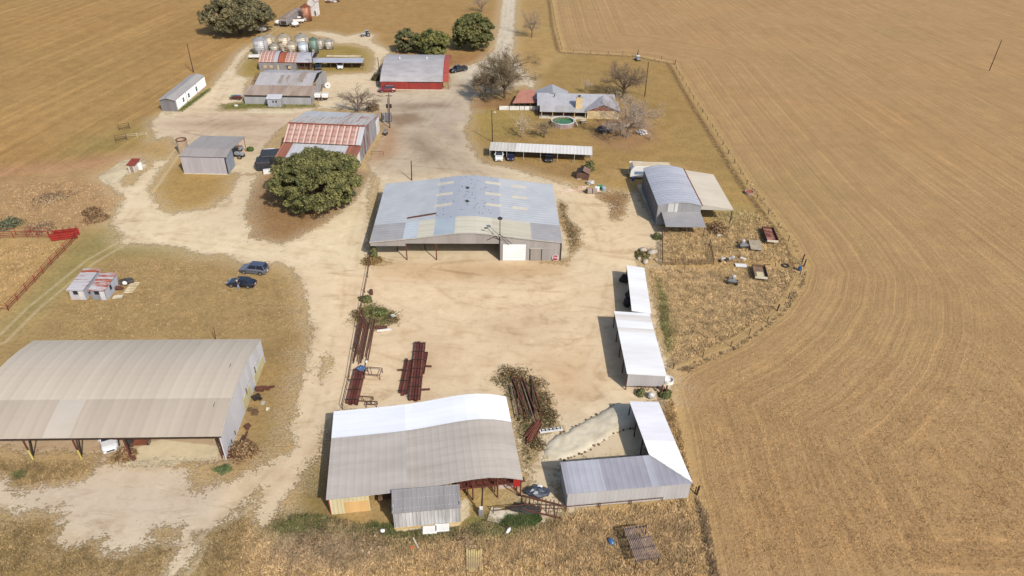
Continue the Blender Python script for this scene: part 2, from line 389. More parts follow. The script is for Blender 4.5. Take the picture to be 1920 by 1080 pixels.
DIRTS = [
 ([(560,500),(700,490),(1060,500),(1200,500),(1240,740),(950,745),(640,765),(600,850),(570,700),(590,600)], (222,194,152), 6),
 ([(690,497),(1070,490),(1070,520),(690,530)], (214,182,138), 3),
 ([(700,175),(880,180),(872,245),(900,305),(940,325),(900,330),(700,330),(690,300),(720,230)], (188,168,140), 6),
 ([(290,215),(600,205),(560,220),(500,290),(300,280)], (202,178,146), 5),
 ([(715,170),(880,130),(990,140),(960,180),(880,200),(735,190)], (198,180,150), 4),
 ([(300,300),(230,420),(240,460),(520,490),(690,497),(700,345),(640,400),(540,460),(440,440),(320,400)], (224,202,160), 6),
 ([(-60,890),(230,873),(430,880),(520,850),(400,1000),(200,1040),(0,960)], (202,182,156), 6),
 ([(430,880),(560,830),(620,780),(580,850),(490,940),(420,960)], (212,188,148), 3),
 ([(430,880),(545,820),(600,700),(625,780),(540,930)], (214,190,152), 4),
 ([(1060,330),(1200,360),(1240,500),(1100,500),(1080,400)], (224,196,152), 4),
 ([(985,140),(1005,165),(1003,180),(985,175)], (222,206,174), 2),
 ([(708,232),(748,238),(742,290),(700,306),(690,296),(716,255)], (172,136,100), 3), ([(735,190),(880,186),(876,230),(760,250)], (184,166,142), 4),
 ([(-120,845),(-120,780),(410,780),(430,866),(240,866)], (190,162,126), 2),
 ([(715,218),(745,238),(800,226),(780,212)], (150,126,100), 2), ([(755,258),(800,305),(835,292),(790,248)], (158,138,114), 3), ([(735,196),(830,192),(852,201),(760,207)], (160,140,116), 2),
 ([(820,230),(868,250),(860,268),(815,250)], (170,152,128), 3), ([(300,232),(420,225),(520,232),(430,244)], (178,150,118), 3), ([(850,160),(880,170),(900,160),(870,150)], (178,160,134), 2),
 ([(700,495),(830,500),(1060,494),(1040,512),(800,520)], (200,168,122), 3), ([(900,600),(1000,580),(1060,600),(960,640)], (206,176,136), 5), ([(740,720),(800,640),(840,660),(800,740)], (202,172,132), 4), ([(1000,680),(1090,660),(1110,740),(1040,760)], (206,172,126), 4),
 (ROAD, (204,190,164), 2),
]
TRACKS = [  # wheel ruts
 [(560,860),(600,800),(640,690),(655,560),(660,470),(700,330),(780,260),(830,200),(900,130),(948,60),(955,0)],
 [(300,440),(420,455),(560,470),(640,480),(700,560),(900,660),(1080,620),(1140,480),(1130,400),(1060,345)],
 [(230,430),(300,330),(340,275),(420,230),(560,215),(700,190)],
 [(640,650),(800,700),(1000,690),(1100,620),(1130,520)],
 [(700,640),(900,610),(1100,560),(1160,460)],
 [(400,200),(440,130),(480,80),(520,50)],
 [(0,640),(60,580),(170,490),(240,450)],
 [(330,1080),(420,980),(560,850)],
 [(1050,640),(1090,560),(1120,480)],
 [(780,500),(860,560),(1000,590),(1150,560)],[(700,560),(800,600),(1000,640),(1140,640)],[(1130,760),(1080,700),(960,650),(760,640)],[(1160,480),(1100,520),(1000,540),(820,530)],[(1060,345),(1120,420),(1150,520),(1130,640),(1080,740)],[(640,620),(620,700),(600,780),(560,860)],[(900,330),(850,290),(790,250),(760,200)],[(250,440),(280,400),(262,370),(300,330)],[(840,320),(800,270),(770,220),(800,180)],
]
def sdist(poly, P):
    """signed distance, positive inside"""
    n = len(poly); d2 = np.full(len(P), 1e18); ins = np.zeros(len(P), bool)
    for i in range(n):
        a = poly[i]; b = poly[(i+1) % n]; e = b-a; w = P-a
        t = np.clip((w@e)/max(e@e, 1e-9), 0, 1); q = w-t[:, None]*e
        d2 = np.minimum(d2, (q**2).sum(1))
        c = (a[1] > P[:, 1]) != (b[1] > P[:, 1])
        if abs(e[1]) > 1e-12: ins ^= c & (P[:, 0] < (b[0]-a[0])*(P[:, 1]-a[1])/e[1]+a[0])
    d = np.sqrt(d2); return np.where(ins, d, -d)
def pdist(line, P):
    d2 = np.full(len(P), 1e18)
    for a, b in zip(line, line[1:]):
        e = b-a; w = P-a; t = np.clip((w@e)/max(e@e, 1e-9), 0, 1); q = w-t[:, None]*e
        d2 = np.minimum(d2, (q**2).sum(1))
    return np.sqrt(d2)
def clip_poly(pts):   # keep outline points below the horizon
    return poly_g([(x, max(y, -170)) for x, y in pts])
gYARD = [clip_poly(p) for p in YARD]; gROAD = clip_poly(ROAD); gSLAB = [clip_poly(p) for p in SLABS]; gISL = [clip_poly(p) for p in ISLANDS]
gFR = clip_poly(FIELD_R); gFL = clip_poly(FIELD_L)
def gcol(c, k=1.0, desat=0.0):
    v = np.array(C(*c)[:3]); return (v*(1-desat)+v.mean()*desat)*k*(np.array((.975,1.0,.985)) if v[1] > v[2]*1.25 and k > 1 else 1.0)
gT = [(clip_poly(p), gcol(c, 1.03, .11), s) for p, c, s in TINTS]; gD = [(clip_poly(p), gcol(c, .95, .16), s) for p, c, s in DIRTS]
gTR = [clip_poly(p) for p in TRACKS]
def smooth01(x): x = np.clip(x, 0, 1); return x*x*(3-2*x)
def zones(P):
    z = {}
    y = np.max([sdist(p, P) for p in gYARD], axis=0)
    isl = np.max([sdist(p, P) for p in gISL], axis=0)
    road = sdist(gROAD, P)
    z['road'] = road; z['slab'] = np.max([sdist(p, P) for p in gSLAB], axis=0)
    z['dy'] = np.maximum(np.minimum(y, -isl), road)
    z['fr'] = sdist(gFR, P); z['fl'] = sdist(gFL, P)
    z['trk'] = np.min([pdist(p, P) for p in gTR], axis=0)
    base = gcol((166,134,80), 1.24, .17); t = np.tile(base, (len(P), 1))
    for p, c, s in gT:
        w = smooth01((sdist(p, P)+s)/(2*s))[:, None]; t = t*(1-w)+c*w
    d = np.tile(gcol((216,194,156), .95, .16), (len(P), 1))
    for p, c, s in gD:
        w = smooth01((sdist(p, P)+s)/(2*s))[:, None]; d = d*(1-w)+c*w
    z['tint'] = t; z['dirt'] = d
    return z
def row_dir(p, q):
    a, b = G(*p), G(*q); return math.atan2(b.y-a.y, b.x-a.x)
ROW_R = row_dir((1713,293), (1513,150)); ROW_L = row_dir((90,230), (320,110))
def ground_material():
    t = NT('ground_cover'); co = t.coord()
    dy = t.attr('dy'); fr = t.attr('fr'); fl = t.attr('fl'); trk = t.attr('trk'); slab = t.attr('slab'); tint = t.attr('tint', True); dirt = t.attr('dirt', True)
    nL = t.noise(co, .045, 4, .6); nM = t.noise(co, .28, 5, .6); nS = t.noise(co, 1.5, 4, .65); nF = t.noise(co, 4.2, 3, .7)
    # --- dry grass
    g = t.mix(t.ramp(nL, .35, .68, 0, .28), tint, (.74, .73, .70, 1), 'MULTIPLY')
    g = t.mix(t.math('MULTIPLY', t.ramp(nM, .42, .72, 0, .5), t.math('SUBTRACT', 1.0, t.math('MULTIPLY', t.ramp(fr, -.6, .8), .65))), g, (.76, .74, .70, 1), 'MULTIPLY')
    g = t.mix(t.ramp(nM, .3, .55, .35, 0), g, (1.25, 1.22, 1.12, 1), 'MULTIPLY')
    inR0 = t.ramp(fr, -.6, .8); g = t.mix(t.math('MULTIPLY', t.ramp(nS, .42, .68, 0, .55), t.math('SUBTRACT', 1.0, t.math('MULTIPLY', inR0, .5))), g, (.66, .63, .58, 1), 'MULTIPLY')
    g = t.mix(t.ramp(nF, .55, .78, 0, .42), g, (1.55, 1.48, 1.35, 1), 'MULTIPLY')
    g = t.mix(t.ramp(nF, .25, .45, .5, 0), g, (.58, .54, .48, 1), 'MULTIPLY')
    hue = t.noise(t.mapping(co, loc=(50, 20, 0)), .022, 4, .6); g = t.mix(t.ramp(hue, .45, .7, 0, .8), g, (1.04, .985, .94, 1), 'MULTIPLY'); g = t.mix(t.ramp(hue, .28, .45, .8, 0), g, (.95, 1.0, .93, 1), 'MULTIPLY')
    # --- rows of the right field, turning along the headland near its edge
    inR = t.ramp(fr, -.6, .8); inL = t.ramp(fl, -2, 3)
    rowR = t.noise(t.mapping(t.mapping(co, rot=(0, 0, -ROW_R)), (.02, 1.0, 1)), 1.25, 5, .78)
    cx = t.n('ShaderNodeCombineXYZ'); t.l(t.math('ADD', fr, t.math('MULTIPLY', nM, .25)), cx.inputs[0]); t.l(t.math('MULTIPLY', nL, 1.2), cx.inputs[1])
    head = t.noise(cx.outputs[0], 1.25, 5, .75)
    hw = t.ramp(fr, 20, 36)
    rows = t.math('ADD', t.math('MULTIPLY', rowR, hw), t.math('MULTIPLY', head, t.math('SUBTRACT', 1.0, hw)))
    rowL = t.noise(t.mapping(t.mapping(co, rot=(0, 0, -ROW_L)), (.025, 1.0, 1)), .42, 5, .7)
    dk = t.ramp(rows, .36, .56, .62, 0); g = t.mix(t.math('MULTIPLY', dk, inR), g, (.76, .73, .69, 1), 'MULTIPLY')
    lt = t.ramp(rows, .5, .72, 0, .9); g = t.mix(t.math('MULTIPLY', lt, inR), g, (1.30, 1.27, 1.2, 1), 'MULTIPLY')
    dk = t.ramp(rowL, .36, .62, .5, 0); g = t.mix(t.math('MULTIPLY', dk, inL), g, (.72, .68, .58, 1), 'MULTIPLY')
    lt = t.ramp(rowL, .54, .76, 0, .85); g = t.mix(t.math('MULTIPLY', lt, inL), g, (1.42, 1.36, 1.28, 1), 'MULTIPLY')
    # bank of pale straw along the field edge
    bank = t.math('MULTIPLY', t.ramp(fr, -2.6, -1.2), t.ramp(fr, -.2, .6, 1, 0)); bank = t.math('MULTIPLY', bank, t.ramp(nS, .3, .6))
    g = t.mix(t.math('MULTIPLY', bank, .6), g, C(190,156,108))
    ditch = t.math('MULTIPLY', t.ramp(fr, -4.2, -3.0), t.ramp(fr, -2.6, -2.0, 1, 0))
    g = t.mix(t.math('MULTIPLY', t.math('MULTIPLY', ditch, .9), t.ramp(nS, .35, .55)), g, C(104,80,56))
    # --- caliche
    d = t.mix(t.ramp(nL, .38, .66, 0, .45), dirt, (.82, .80, .78, 1), 'MULTIPLY')
    d = t.mix(t.ramp(nM, .45, .72, 0, .55), d, (.80, .74, .66, 1), 'MULTIPLY')
    wisp = t.noise(t.mapping(co, (.16, 1.0, 1), (0, 0, .2)), .5, 6, .68, 1.2)
    d = t.mix(t.ramp(wisp, .56, .74, 0, .42), d, (.72, .65, .56, 1), 'MULTIPLY')
    d = t.mix(t.ramp(wisp, .26, .42, .45, 0), d, (1.13, 1.14, 1.15, 1), 'MULTIPLY')
    sm = t.noise(t.mapping(co, (.5, 1.3, 1), (0, 0, -.3), (40, 7, 0)), .17, 6, .7, 1.5)
    d = t.mix(t.ramp(sm, .54, .70, 0, .75), d, (.68, .62, .55, 1), 'MULTIPLY')
    d = t.mix(t.ramp(t.noise(co, .9, 5, .7), .5, .72, 0, .5), d, (.78, .73, .68, 1), 'MULTIPLY')
    d = t.mix(t.ramp(nF, .54, .8, 0, .5), d, (.72, .66, .58, 1), 'MULTIPLY')
    d = t.mix(t.ramp(nF, .2, .42, .25, 0), d, (1.15, 1.15, 1.15, 1), 'MULTIPLY')
    d = t.mix(t.ramp(t.noise(t.mapping(co, loc=(9, 3, 0)), .55, 5, .7), .54, .7, 0, .5), d, (1.16, 1.18, 1.2, 1), 'MULTIPLY')
    tb = t.math('ABSOLUTE', t.math('SUBTRACT', trk, .95))
    rut = t.math('MULTIPLY', t.ramp(tb, .12, .5, .34, 0), t.ramp(nM, .35, .6))
    d = t.mix(rut, d, (.78, .74, .70, 1), 'MULTIPLY')
    tb2 = t.math('ABSOLUTE', t.math('SUBTRACT', trk, 2.4))
    d = t.mix(t.math('MULTIPLY', t.ramp(tb2, .2, 1.1, .35, 0), t.ramp(nM, .6, .4)), d, (1.12, 1.12, 1.12, 1), 'MULTIPLY')
    # ragged border: distance plus noise at several sizes
    edge = t.math('ADD', dy, t.math('MULTIPLY', t.math('SUBTRACT', nM, .5), 3.5))
    edge = t.math('ADD', edge, t.math('MULTIPLY', t.math('SUBTRACT', t.noise(co, .9, 6, .75), .5), 6.0))
    edge = t.math('ADD', edge, t.math('MULTIPLY', t.math('SUBTRACT', nF, .5), 4.5))
    my = t.ramp(edge, -.3, .3)
    worn = t.math('MULTIPLY', t.ramp(t.math('ADD', dy, t.math('MULTIPLY', t.math('SUBTRACT', nM, .5), 8.0)), -4.5, .5, 0, .5), t.ramp(nF, .38, .6)); g = t.mix(worn, g, dirt)
    rutg = t.math('MULTIPLY', t.ramp(tb, .1, .5, .4, 0), t.ramp(nS, .3, .6))
    g = t.mix(rutg, g, dirt)
    c = t.mix(my, g, d)
    # small stones and litter on the dirt
    vo = t.n('ShaderNodeTexVoronoi'); t.l(co, vo.inputs['Vector']); vo.inputs['Scale'].default_value = 1.1
    st = t.math('MULTIPLY', t.math('LESS_THAN', vo.outputs['Distance'], .10), t.ramp(nS, .55, .6))
    c = t.mix(t.math('MULTIPLY', st, .6), c, C(120,95,65))
    # --- concrete
    conc = t.mix(t.ramp(nM, .35, .7), C(206,190,158), C(180,164,134)); conc = t.mix(t.ramp(nF, .5, .8, 0, .3), conc, C(150,134,108))
    c = t.mix(t.ramp(t.math('ADD', slab, t.math('MULTIPLY', t.math('SUBTRACT', nS, .5), .5)), -.08, .08), c, conc)
    t.l(c, t.b.inputs['Base Color']); t.b.inputs['Roughness'].default_value = .95; t.b.inputs['Specular IOR Level'].default_value = .1
    hgt = t.math('MULTIPLY', t.math('ADD', nS, t.math('MULTIPLY', nF, .6)), t.math('SUBTRACT', 1.15, my))
    hgt = t.math('ADD', hgt, t.math('MULTIPLY', t.math('MULTIPLY', rows, inR), .9))
    t.l(t.bump(hgt, .7, .2), t.b.inputs['Normal'])
    return t.m
def axis_pts(segs, tail):
    out = []
    for a, b, s in segs: out += list(np.arange(a, b, s))
    x = segs[-1][1]; st = segs[-1][2]
    out.append(x)
    while x < tail: st *= 1.35; x += st; out.append(x)
    return out
def make_ground():
    xp = axis_pts([(0, 60, .7), (60, 110, 1.0), (110, 240, 2.5)], 2500)
    xs = np.array(sorted([-x for x in xp[1:]]+xp))
    up = axis_pts([(34, 150, .7), (150, 250, 1.1), (250, 420, 2.2)], 3000); dn = []; y = 34; st = 1
    while y > -400: st *= 1.35; y -= st; dn.append(y)
    ys = np.array(sorted(dn)+up); nx, ny = len(xs), len(ys)
    X, Y = np.meshgrid(xs, ys); P = np.stack([X.ravel(), Y.ravel()], 1)
    z = zones(P); mat = ground_material()
    ii, jj = np.meshgrid(np.arange(nx-1), np.arange(ny-1)); a = (jj*nx+ii).ravel()
    quads = np.stack([a, a+1, a+nx+1, a+nx], 1)
    ctr = lambda k: z[k][quads].mean(1)
    cls = np.zeros(len(quads), int)
    cls[ctr('fl') > 0] = 1; cls[ctr('fr') > 0] = 2; cls[ctr('dy') > 0] = 3; cls[ctr('road') > 0] = 4
    names = [('ground', 'dry tan grass covering the farm ground between the buildings'), ('hay_field', 'tan mown hay field with diagonal swaths left of the farm'),
             ('stubble_field', 'brown stubble field with sown rows right of the fence'), ('dirt_yard', 'pale caliche yard and drives between the sheds'), ('gravel_road', 'straight gravel road leaving past the bare trees')]
    for k, (nm, lb) in enumerate(names):
        q = quads[cls == k]; used, inv = np.unique(q, return_inverse=True); inv = inv.reshape(-1, 4)
        me = bpy.data.meshes.new(nm); co = np.zeros((len(used), 3)); co[:, :2] = P[used]
        me.vertices.add(len(used)); me.vertices.foreach_set('co', co.ravel())
        me.loops.add(len(q)*4); me.loops.foreach_set('vertex_index', inv.ravel().astype(np.int32))
        me.polygons.add(len(q)); me.polygons.foreach_set('loop_start', np.arange(0, len(q)*4, 4, dtype=np.int32))
        me.update(calc_edges=True)
        for key in ('dy', 'fr', 'fl', 'trk', 'slab'):
            at = me.attributes.new(key, 'FLOAT', 'POINT'); at.data.foreach_set('value', np.clip(z[key][used], -60, 60).astype(np.float32))
        for key in ('tint', 'dirt'):
            at = me.attributes.new(key, 'FLOAT_COLOR', 'POINT'); cc = np.ones((len(used), 4), np.float32); cc[:, :3] = z[key][used]
            at.data.foreach_set('color', cc.ravel())
        me.materials.append(mat); o = bpy.data.objects.new(nm, me); COL.objects.link(o); tag(o, lb, None, None, 'structure')
make_ground()
# ------------------------------------------------------------------ grass tufts: ground cover nobody could count
def tuft_material(name, vary=.35):
    t = NT(name); c = t.attr('tint', True)
    t.l(c, t.b.inputs['Base Color']); t.b.inputs['Roughness'].default_value = .9; t.b.inputs['Specular IOR Level'].default_value = .1
    return t.m
TUFT = tuft_material('grass_blades')
def scatter(outline, n, hmin, hmax, name, label, cols=None, wide=.045, blades=4, keep=None, cat='grass', bright=1.0, desat=.17):
    pg = clip_poly(outline); lo = pg.min(0); hi = pg.max(0)
    P = RNG.uniform(lo, hi, (n*8, 2)); sd = sdist(pg, P); ok = sd > 0; P = P[ok]; sd = sd[ok]; fd = min(3.5, .6*(sd.max() if len(sd) else 1)); P = P[RNG.random(len(P)) < np.clip(sd/fd+.05, 0, 1)]
    # clump: accept by noise
    pr = np.array([mnoise.noise(Vector((x*.35, y*.35, 3.3)))*.5+.5+.35*mnoise.noise(Vector((x*1.3, y*1.3, 7.7))) for x, y in P])
    P = P[RNG.random(len(P)) < np.clip(pr*1.3, .05, 1)]
    if keep is not None: P = P[keep(P)]
    P = P[:n]; m = len(P)
    if m == 0: return
    if cols is None: base = zones(P)['tint']; base = (base*(1-desat)+base.mean(1, keepdims=True)*desat)*bright*1.22
    else: base = np.array([gcol(c, 1.35, .24) for c in cols])[RNG.integers(0, len(cols), m)]
    cl = np.array([mnoise.noise(Vector((x*.9, y*.9, 1.7))) for x, y in P])[:, None]
    base = base*RNG.uniform(.6, 1.3, (m, 1))*(1+.45*cl)
    H = RNG.uniform(hmin, hmax, m); V = []; Cc = []
    for b in range(blades):
        an = RNG.uniform(0, 6.28, m); w = wide*RNG.uniform(.6, 1.4, m); lean = H*RNG.uniform(.2, .9, m); la = RNG.uniform(0, 6.28, m)
        bx = P[:, 0]+RNG.normal(0, .06, m); by = P[:, 1]+RNG.normal(0, .06, m)
        p0 = np.stack([bx-np.cos(an)*w, by-np.sin(an)*w, np.full(m, -.02)], 1); p1 = np.stack([bx+np.cos(an)*w, by+np.sin(an)*w, np.full(m, -.02)], 1)
        p2 = np.stack([bx+np.cos(la)*lean, by+np.sin(la)*lean, H*RNG.uniform(.6, 1, m)], 1)
        V.append(np.stack([p0, p1, p2], 1)); cc = base*RNG.uniform(.85, 1.15, (m, 1)); Cc.append(np.repeat(cc[:, None, :], 3, 1))
    V = np.concatenate(V).reshape(-1, 3); Cc = np.concatenate(Cc).reshape(-1, 3); tri_object(name, V, Cc, TUFT, label, 'grass', 'stuff')
def tri_object(name, V, Cc, mat, label=None, cat=None, kind=None, parent=None, per=3):
    n = len(V); me = bpy.data.meshes.new(name); me.vertices.add(n); me.vertices.foreach_set('co', V.astype(np.float32).ravel())
    me.loops.add(n); me.loops.foreach_set('vertex_index', np.arange(n, dtype=np.int32))
    me.polygons.add(n//per); me.polygons.foreach_set('loop_start', np.arange(0, n, per, dtype=np.int32)); me.update(calc_edges=True)
    at = me.attributes.new('tint', 'FLOAT_COLOR', 'POINT'); q = np.ones((n, 4), np.float32); q[:, :3] = Cc; at.data.foreach_set('color', q.ravel())
    me.materials.append(mat); o = bpy.data.objects.new(name, me); COL.objects.link(o)
    if parent: o.parent = parent
    tag(o, label, cat, None, kind); return o
def off_dirt(m=0.3):
    def k(P):
        z = zones(P); return (z['dy'] < -m) & (z['slab'] < -.1)
    return k
scatter([(480,975),(620,970),(740,1000),(870,990),(1000,965),(1062,960),(1300,935),(1340,1085),(430,1085)], 40000, .15, .42, 'dry_grass', 'tall golden dry grass along the bottom edge below the sheds', keep=off_dirt(), bright=1.26)
scatter([(1210,500),(1330,498),(1490,505),(1498,515),(1440,600),(1262,692),(1245,660)], 34000, .12, .36, 'dry_grass', 'golden dry grass in the fenced corner right of the white sheds', keep=off_dirt(), bright=1.26)
scatter([(1230,400),(1330,420),(1335,395),(1420,395),(1500,495),(1330,500),(1240,500)], 12000, .2, .6, 'dry_grass', 'tall golden weeds around the old trailers beside the round-roofed barn', keep=off_dirt(), bright=1.24)
scatter([(-20,860),(230,865),(180,890),(0,925)], 4000, .1, .3, 'dry_grass', 'short brown grass in front of the long machine shed', keep=off_dirt(.8))
scatter([(-80,960),(330,990),(470,930),(520,960),(500,1090),(-80,1090)], 9000, .1, .3, 'dry_grass', 'thin brown grass in the bottom left corner', keep=off_dirt(.8))
scatter([(500,960),(620,964),(740,996),(870,985),(1000,930),(1062,960),(1050,985),(960,1000),(860,1015),(720,1035),(600,1010),(510,1000)], 6000, .08, .42, 'weeds', 'dark tangled weeds behind the curved-roof workshop', [(112,104,60),(140,114,72),(118,94,64),(104,106,60),(164,132,88),(176,142,94)], keep=off_dirt())
scatter([(950,965),(1010,962),(1018,975),(1000,988),(958,992),(935,985)], 2600, .2, .45, 'green_grass', 'lush green grass patch below the rusty frame', [(78,98,46),(98,112,56),(72,88,44)])
scatter([(505,985),(560,962),(620,968),(615,990),(560,1005),(515,1005)], 2500, .15, .4, 'green_grass', 'green weeds left of the cream-walled workshop corner', [(84,100,42),(100,112,52),(120,104,58)])
scatter([(395,880),(425,870),(440,880),(415,893)], 500, .15, .35, 'green_grass', 'small green clump before the machine shed slab', [(84,100,54),(104,112,64)])
scatter([(15,890),(45,880),(55,893),(30,902)], 400, .15, .35, 'green_grass', 'small green clump at the left edge below the machine shed', [(88,100,56),(108,112,64)])
scatter([(700,978),(860,990),(858,1008),(760,1015),(640,1000)], 2000, .15, .4, 'green_grass', 'green weeds along the small grey lean-to shed', [(80,100,44),(98,108,52),(120,100,56)], keep=off_dirt())
scatter([(1232,520),(1250,560),(1262,640),(1254,665),(1238,610)], 1500, .1, .3, 'green_grass', 'greenish strip of grass behind the white open sheds', [(112,118,56),(132,122,66)])
scatter([(918,712),(950,693),(985,700),(1010,725),(1030,750),(1045,780),(1050,800),(1015,815),(1010,850),(985,880),(958,760),(945,742)], 2200, .1, .35, 'weeds', 'weeds growing through the pipe pile right of the workshop', [(96,88,50),(74,84,40),(120,98,62),(70,62,44)])
scatter([(657,600),(680,570),(700,562),(720,580),(748,585),(745,605),(705,620),(690,615)], 1100, .1, .35, 'weeds', 'green and brown weeds at the top of the fence pipe pile', [(74,90,38),(110,96,54),(90,96,44)])
scatter([(1047,375),(1062,385),(1065,410),(1085,430),(1090,455),(1083,470),(1068,478),(1062,440),(1048,420)], 700, .08, .25, 'weeds', 'brown weeds along the right side of the central barn', [(110,84,54),(92,80,46),(78,84,42)])
scatter([(458,410),(473,427),(467,447),(533,457),(567,443),(627,407),(668,372),(698,325),(600,300),(500,320),(488,345),(470,358)], 3500, .03, .12, 'leaf_litter', 'brown leaf litter and thin grass around the big yard oak', [(128,96,64),(150,116,78),(108,82,56),(164,132,92)], keep=off_dirt(.2))
scatter([(1118,360),(1160,355),(1180,365),(1172,400),(1160,415),(1145,410)], 500, .06, .2, 'weeds', 'brown weeds on the drive beside the round-roofed barn', [(112,84,56),(126,98,64)])
scatter([(410,196),(458,190),(595,195),(598,201),(545,204),(420,206)], 1500, .1, .3, 'green_grass', 'green strip of grass in front of the grey workshop', [(96,104,44),(120,112,54)])
scatter([(330,209),(392,164),(398,167),(342,211)], 900, .1, .35, 'green_grass', 'green strip along the white mobile home', [(84,98,44),(100,104,50)])
scatter([(-100,455),(0,452),(130,456),(16,580),(-100,600)], 6000, .08, .28, 'dry_grass', 'orange dry grass inside the red pipe corral', bright=1.0)
scatter([(0,345),(120,330),(205,345),(230,373),(215,400),(150,430),(0,415)], 3500, .06, .3, 'dry_grass', 'rough grass and brush above the red pipe corral', [(176,138,92),(190,150,98),(152,122,92),(164,130,80)], keep=off_dirt())
scatter([(120,560),(200,480),(430,485),(560,520),(575,610),(545,720),(510,800),(490,640),(85,640)], 14000, .06, .18, 'dry_grass', 'short dry grass around the two parked cars', keep=off_dirt(.4))
scatter([(1290,700),(1400,650),(1475,595),(1520,505),(1960,420),(1960,1090),(1355,1090),(1305,900)], 42000, .05, .15, 'stubble', 'short straw stubble standing in the near right field', wide=.035, bright=1.24, keep=lambda P: RNG.random(len(P)) < np.clip(1-(P[:, 1]-46)/50, 0, 1), desat=.04)
scatter([(1063,97),(1195,104),(1268,119),(1310,190),(1408,340),(1492,450),(1518,500),(1505,520),(1500,495),(1478,452),(1440,402),(1400,346),(1345,256),(1300,186),(1262,121),(1195,106),(1063,100)], 3500, .2, .5, 'dry_grass', 'bank of straw along the field fence', [(182,150,106),(168,136,94),(128,102,72)])
scatter([(1518,500),(1508,540),(1472,592),(1400,647),(1290,700),(1262,695),(1370,652),(1438,607),(1478,562),(1500,517)], 4500, .2, .5, 'dry_grass', 'pale straw bank along the curved fence corner', [(186,154,108),(170,138,96),(136,108,76)])
scatter([(1302,925),(1326,960),(1352,1090),(1335,1090)], 1500, .2, .5, 'dry_grass', 'straw bank along the fence at the bottom edge', [(186,150,100),(160,128,86)])
scatter([(1245,760),(1262,745),(1300,905),(1305,930),(1297,915)], 900, .15, .4, 'dry_grass', 'dry grass strip behind the L-shaped shed', [(196,156,94),(170,134,80)])
# ------------------------------------------------------------------ shared materials
M = {}
M['galv'] = surf('galvanised_roof', C(196,196,198), C(170,170,172), .45, .25, .5, (1, .15, 1), ribs=(0, .9, .05), rust=.12, rustscale=.25, ruststretch=(1, .12, 1))
M['galv_u'] = surf('galvanised_roof_cross', C(190,189,188), C(166,164,162), .45, .25, .5, (.15, 1, 1), ribs=(1, .9, .05))
M['wallgrey'] = surf('grey_wall_sheet', C(170,166,164), C(150,146,144), .5, .2, .8, (1, 1, .1), ribs=(0, .6, .015))
M['wallgrey_y'] = surf('grey_wall_sheet_side', C(168,168,172), C(146,146,150), .5, .2, .8, (1, 1, .1), ribs=(1, .6, .015))
M['trim'] = surf('trim_metal', C(196,192,186), C(170,166,160), .5, .2, 2)
M['red_steel'] = surf('red_oxide_steel', C(116,62,54), C(88,48,44), .7, .1, 1.2, rust=.4, rustcol=C(104,62,44))
M['rusty'] = surf('rusty_steel', C(112,66,48), C(78,46,38), .85, .1, 2.2, fine=.25)
M['darksteel'] = surf('dark_steel', C(70,58,52), C(48,40,38), .7, .3, 2)
M['wood'] = surf('weathered_wood', C(120,92,66), C(84,64,48), .9, 0, 1.5, (1, 1, .2))
M['pole'] = surf('pole_wood', C(78,54,42), C(52,36,30), .9, 0, 3, (1, 1, .1))
M['white'] = surf('white_sheet', C(232,230,226), C(210,208,204), .45, .1, .8, (1, .3, 1), fine=.03)
M['cream'] = surf('cream_sheet', C(216,204,166), C(198,184,146), .5, .1, .7, (1, 1, .1), ribs=(0, .45, .03))
M['concrete'] = surf('concrete', C(222,212,190), C(186,174,152), .9, 0, .8, fine=.2)
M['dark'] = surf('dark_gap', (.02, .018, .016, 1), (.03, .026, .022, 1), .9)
M['tyre'] = surf('tyre_rubber', (.018, .017, .016, 1), (.03, .028, .026, 1), .9, ns=3)
M['rim'] = surf('wheel_rim', C(190,190,188), C(140,140,140), .4, .6, 3)
M['whitepaint'] = paint('white_paint', C(226,224,220))
M['glass'] = glass()
M['galvwall'] = surf('old_galvanised_wall', C(186,188,196), C(160,162,172), .5, .3, .6, (1, 1, .1), rust=.15, ribs=(0, .5, .012))
M['galvwall_y'] = surf('old_galvanised_wall_side', C(176,178,186), C(150,150,158), .5, .3, .6, (1, 1, .1), rust=.3, rustscale=.5, ruststretch=(1, 1, .15), ribs=(1, .5, .012))
def post(fr, mb_or_none, u, v, z, r=.09, name='post', mat=None, n=6):
    m = MB(); m.tube((u, v, -.05), (u, v, z), r, n); return fr.part(m, name, mat or M['red_steel'])
def wallbox(fr, rects, mat, name='wall', th=.12):
    m = MB()
    for r in rects: m.box(*r)
    return fr.part(m, name, mat)
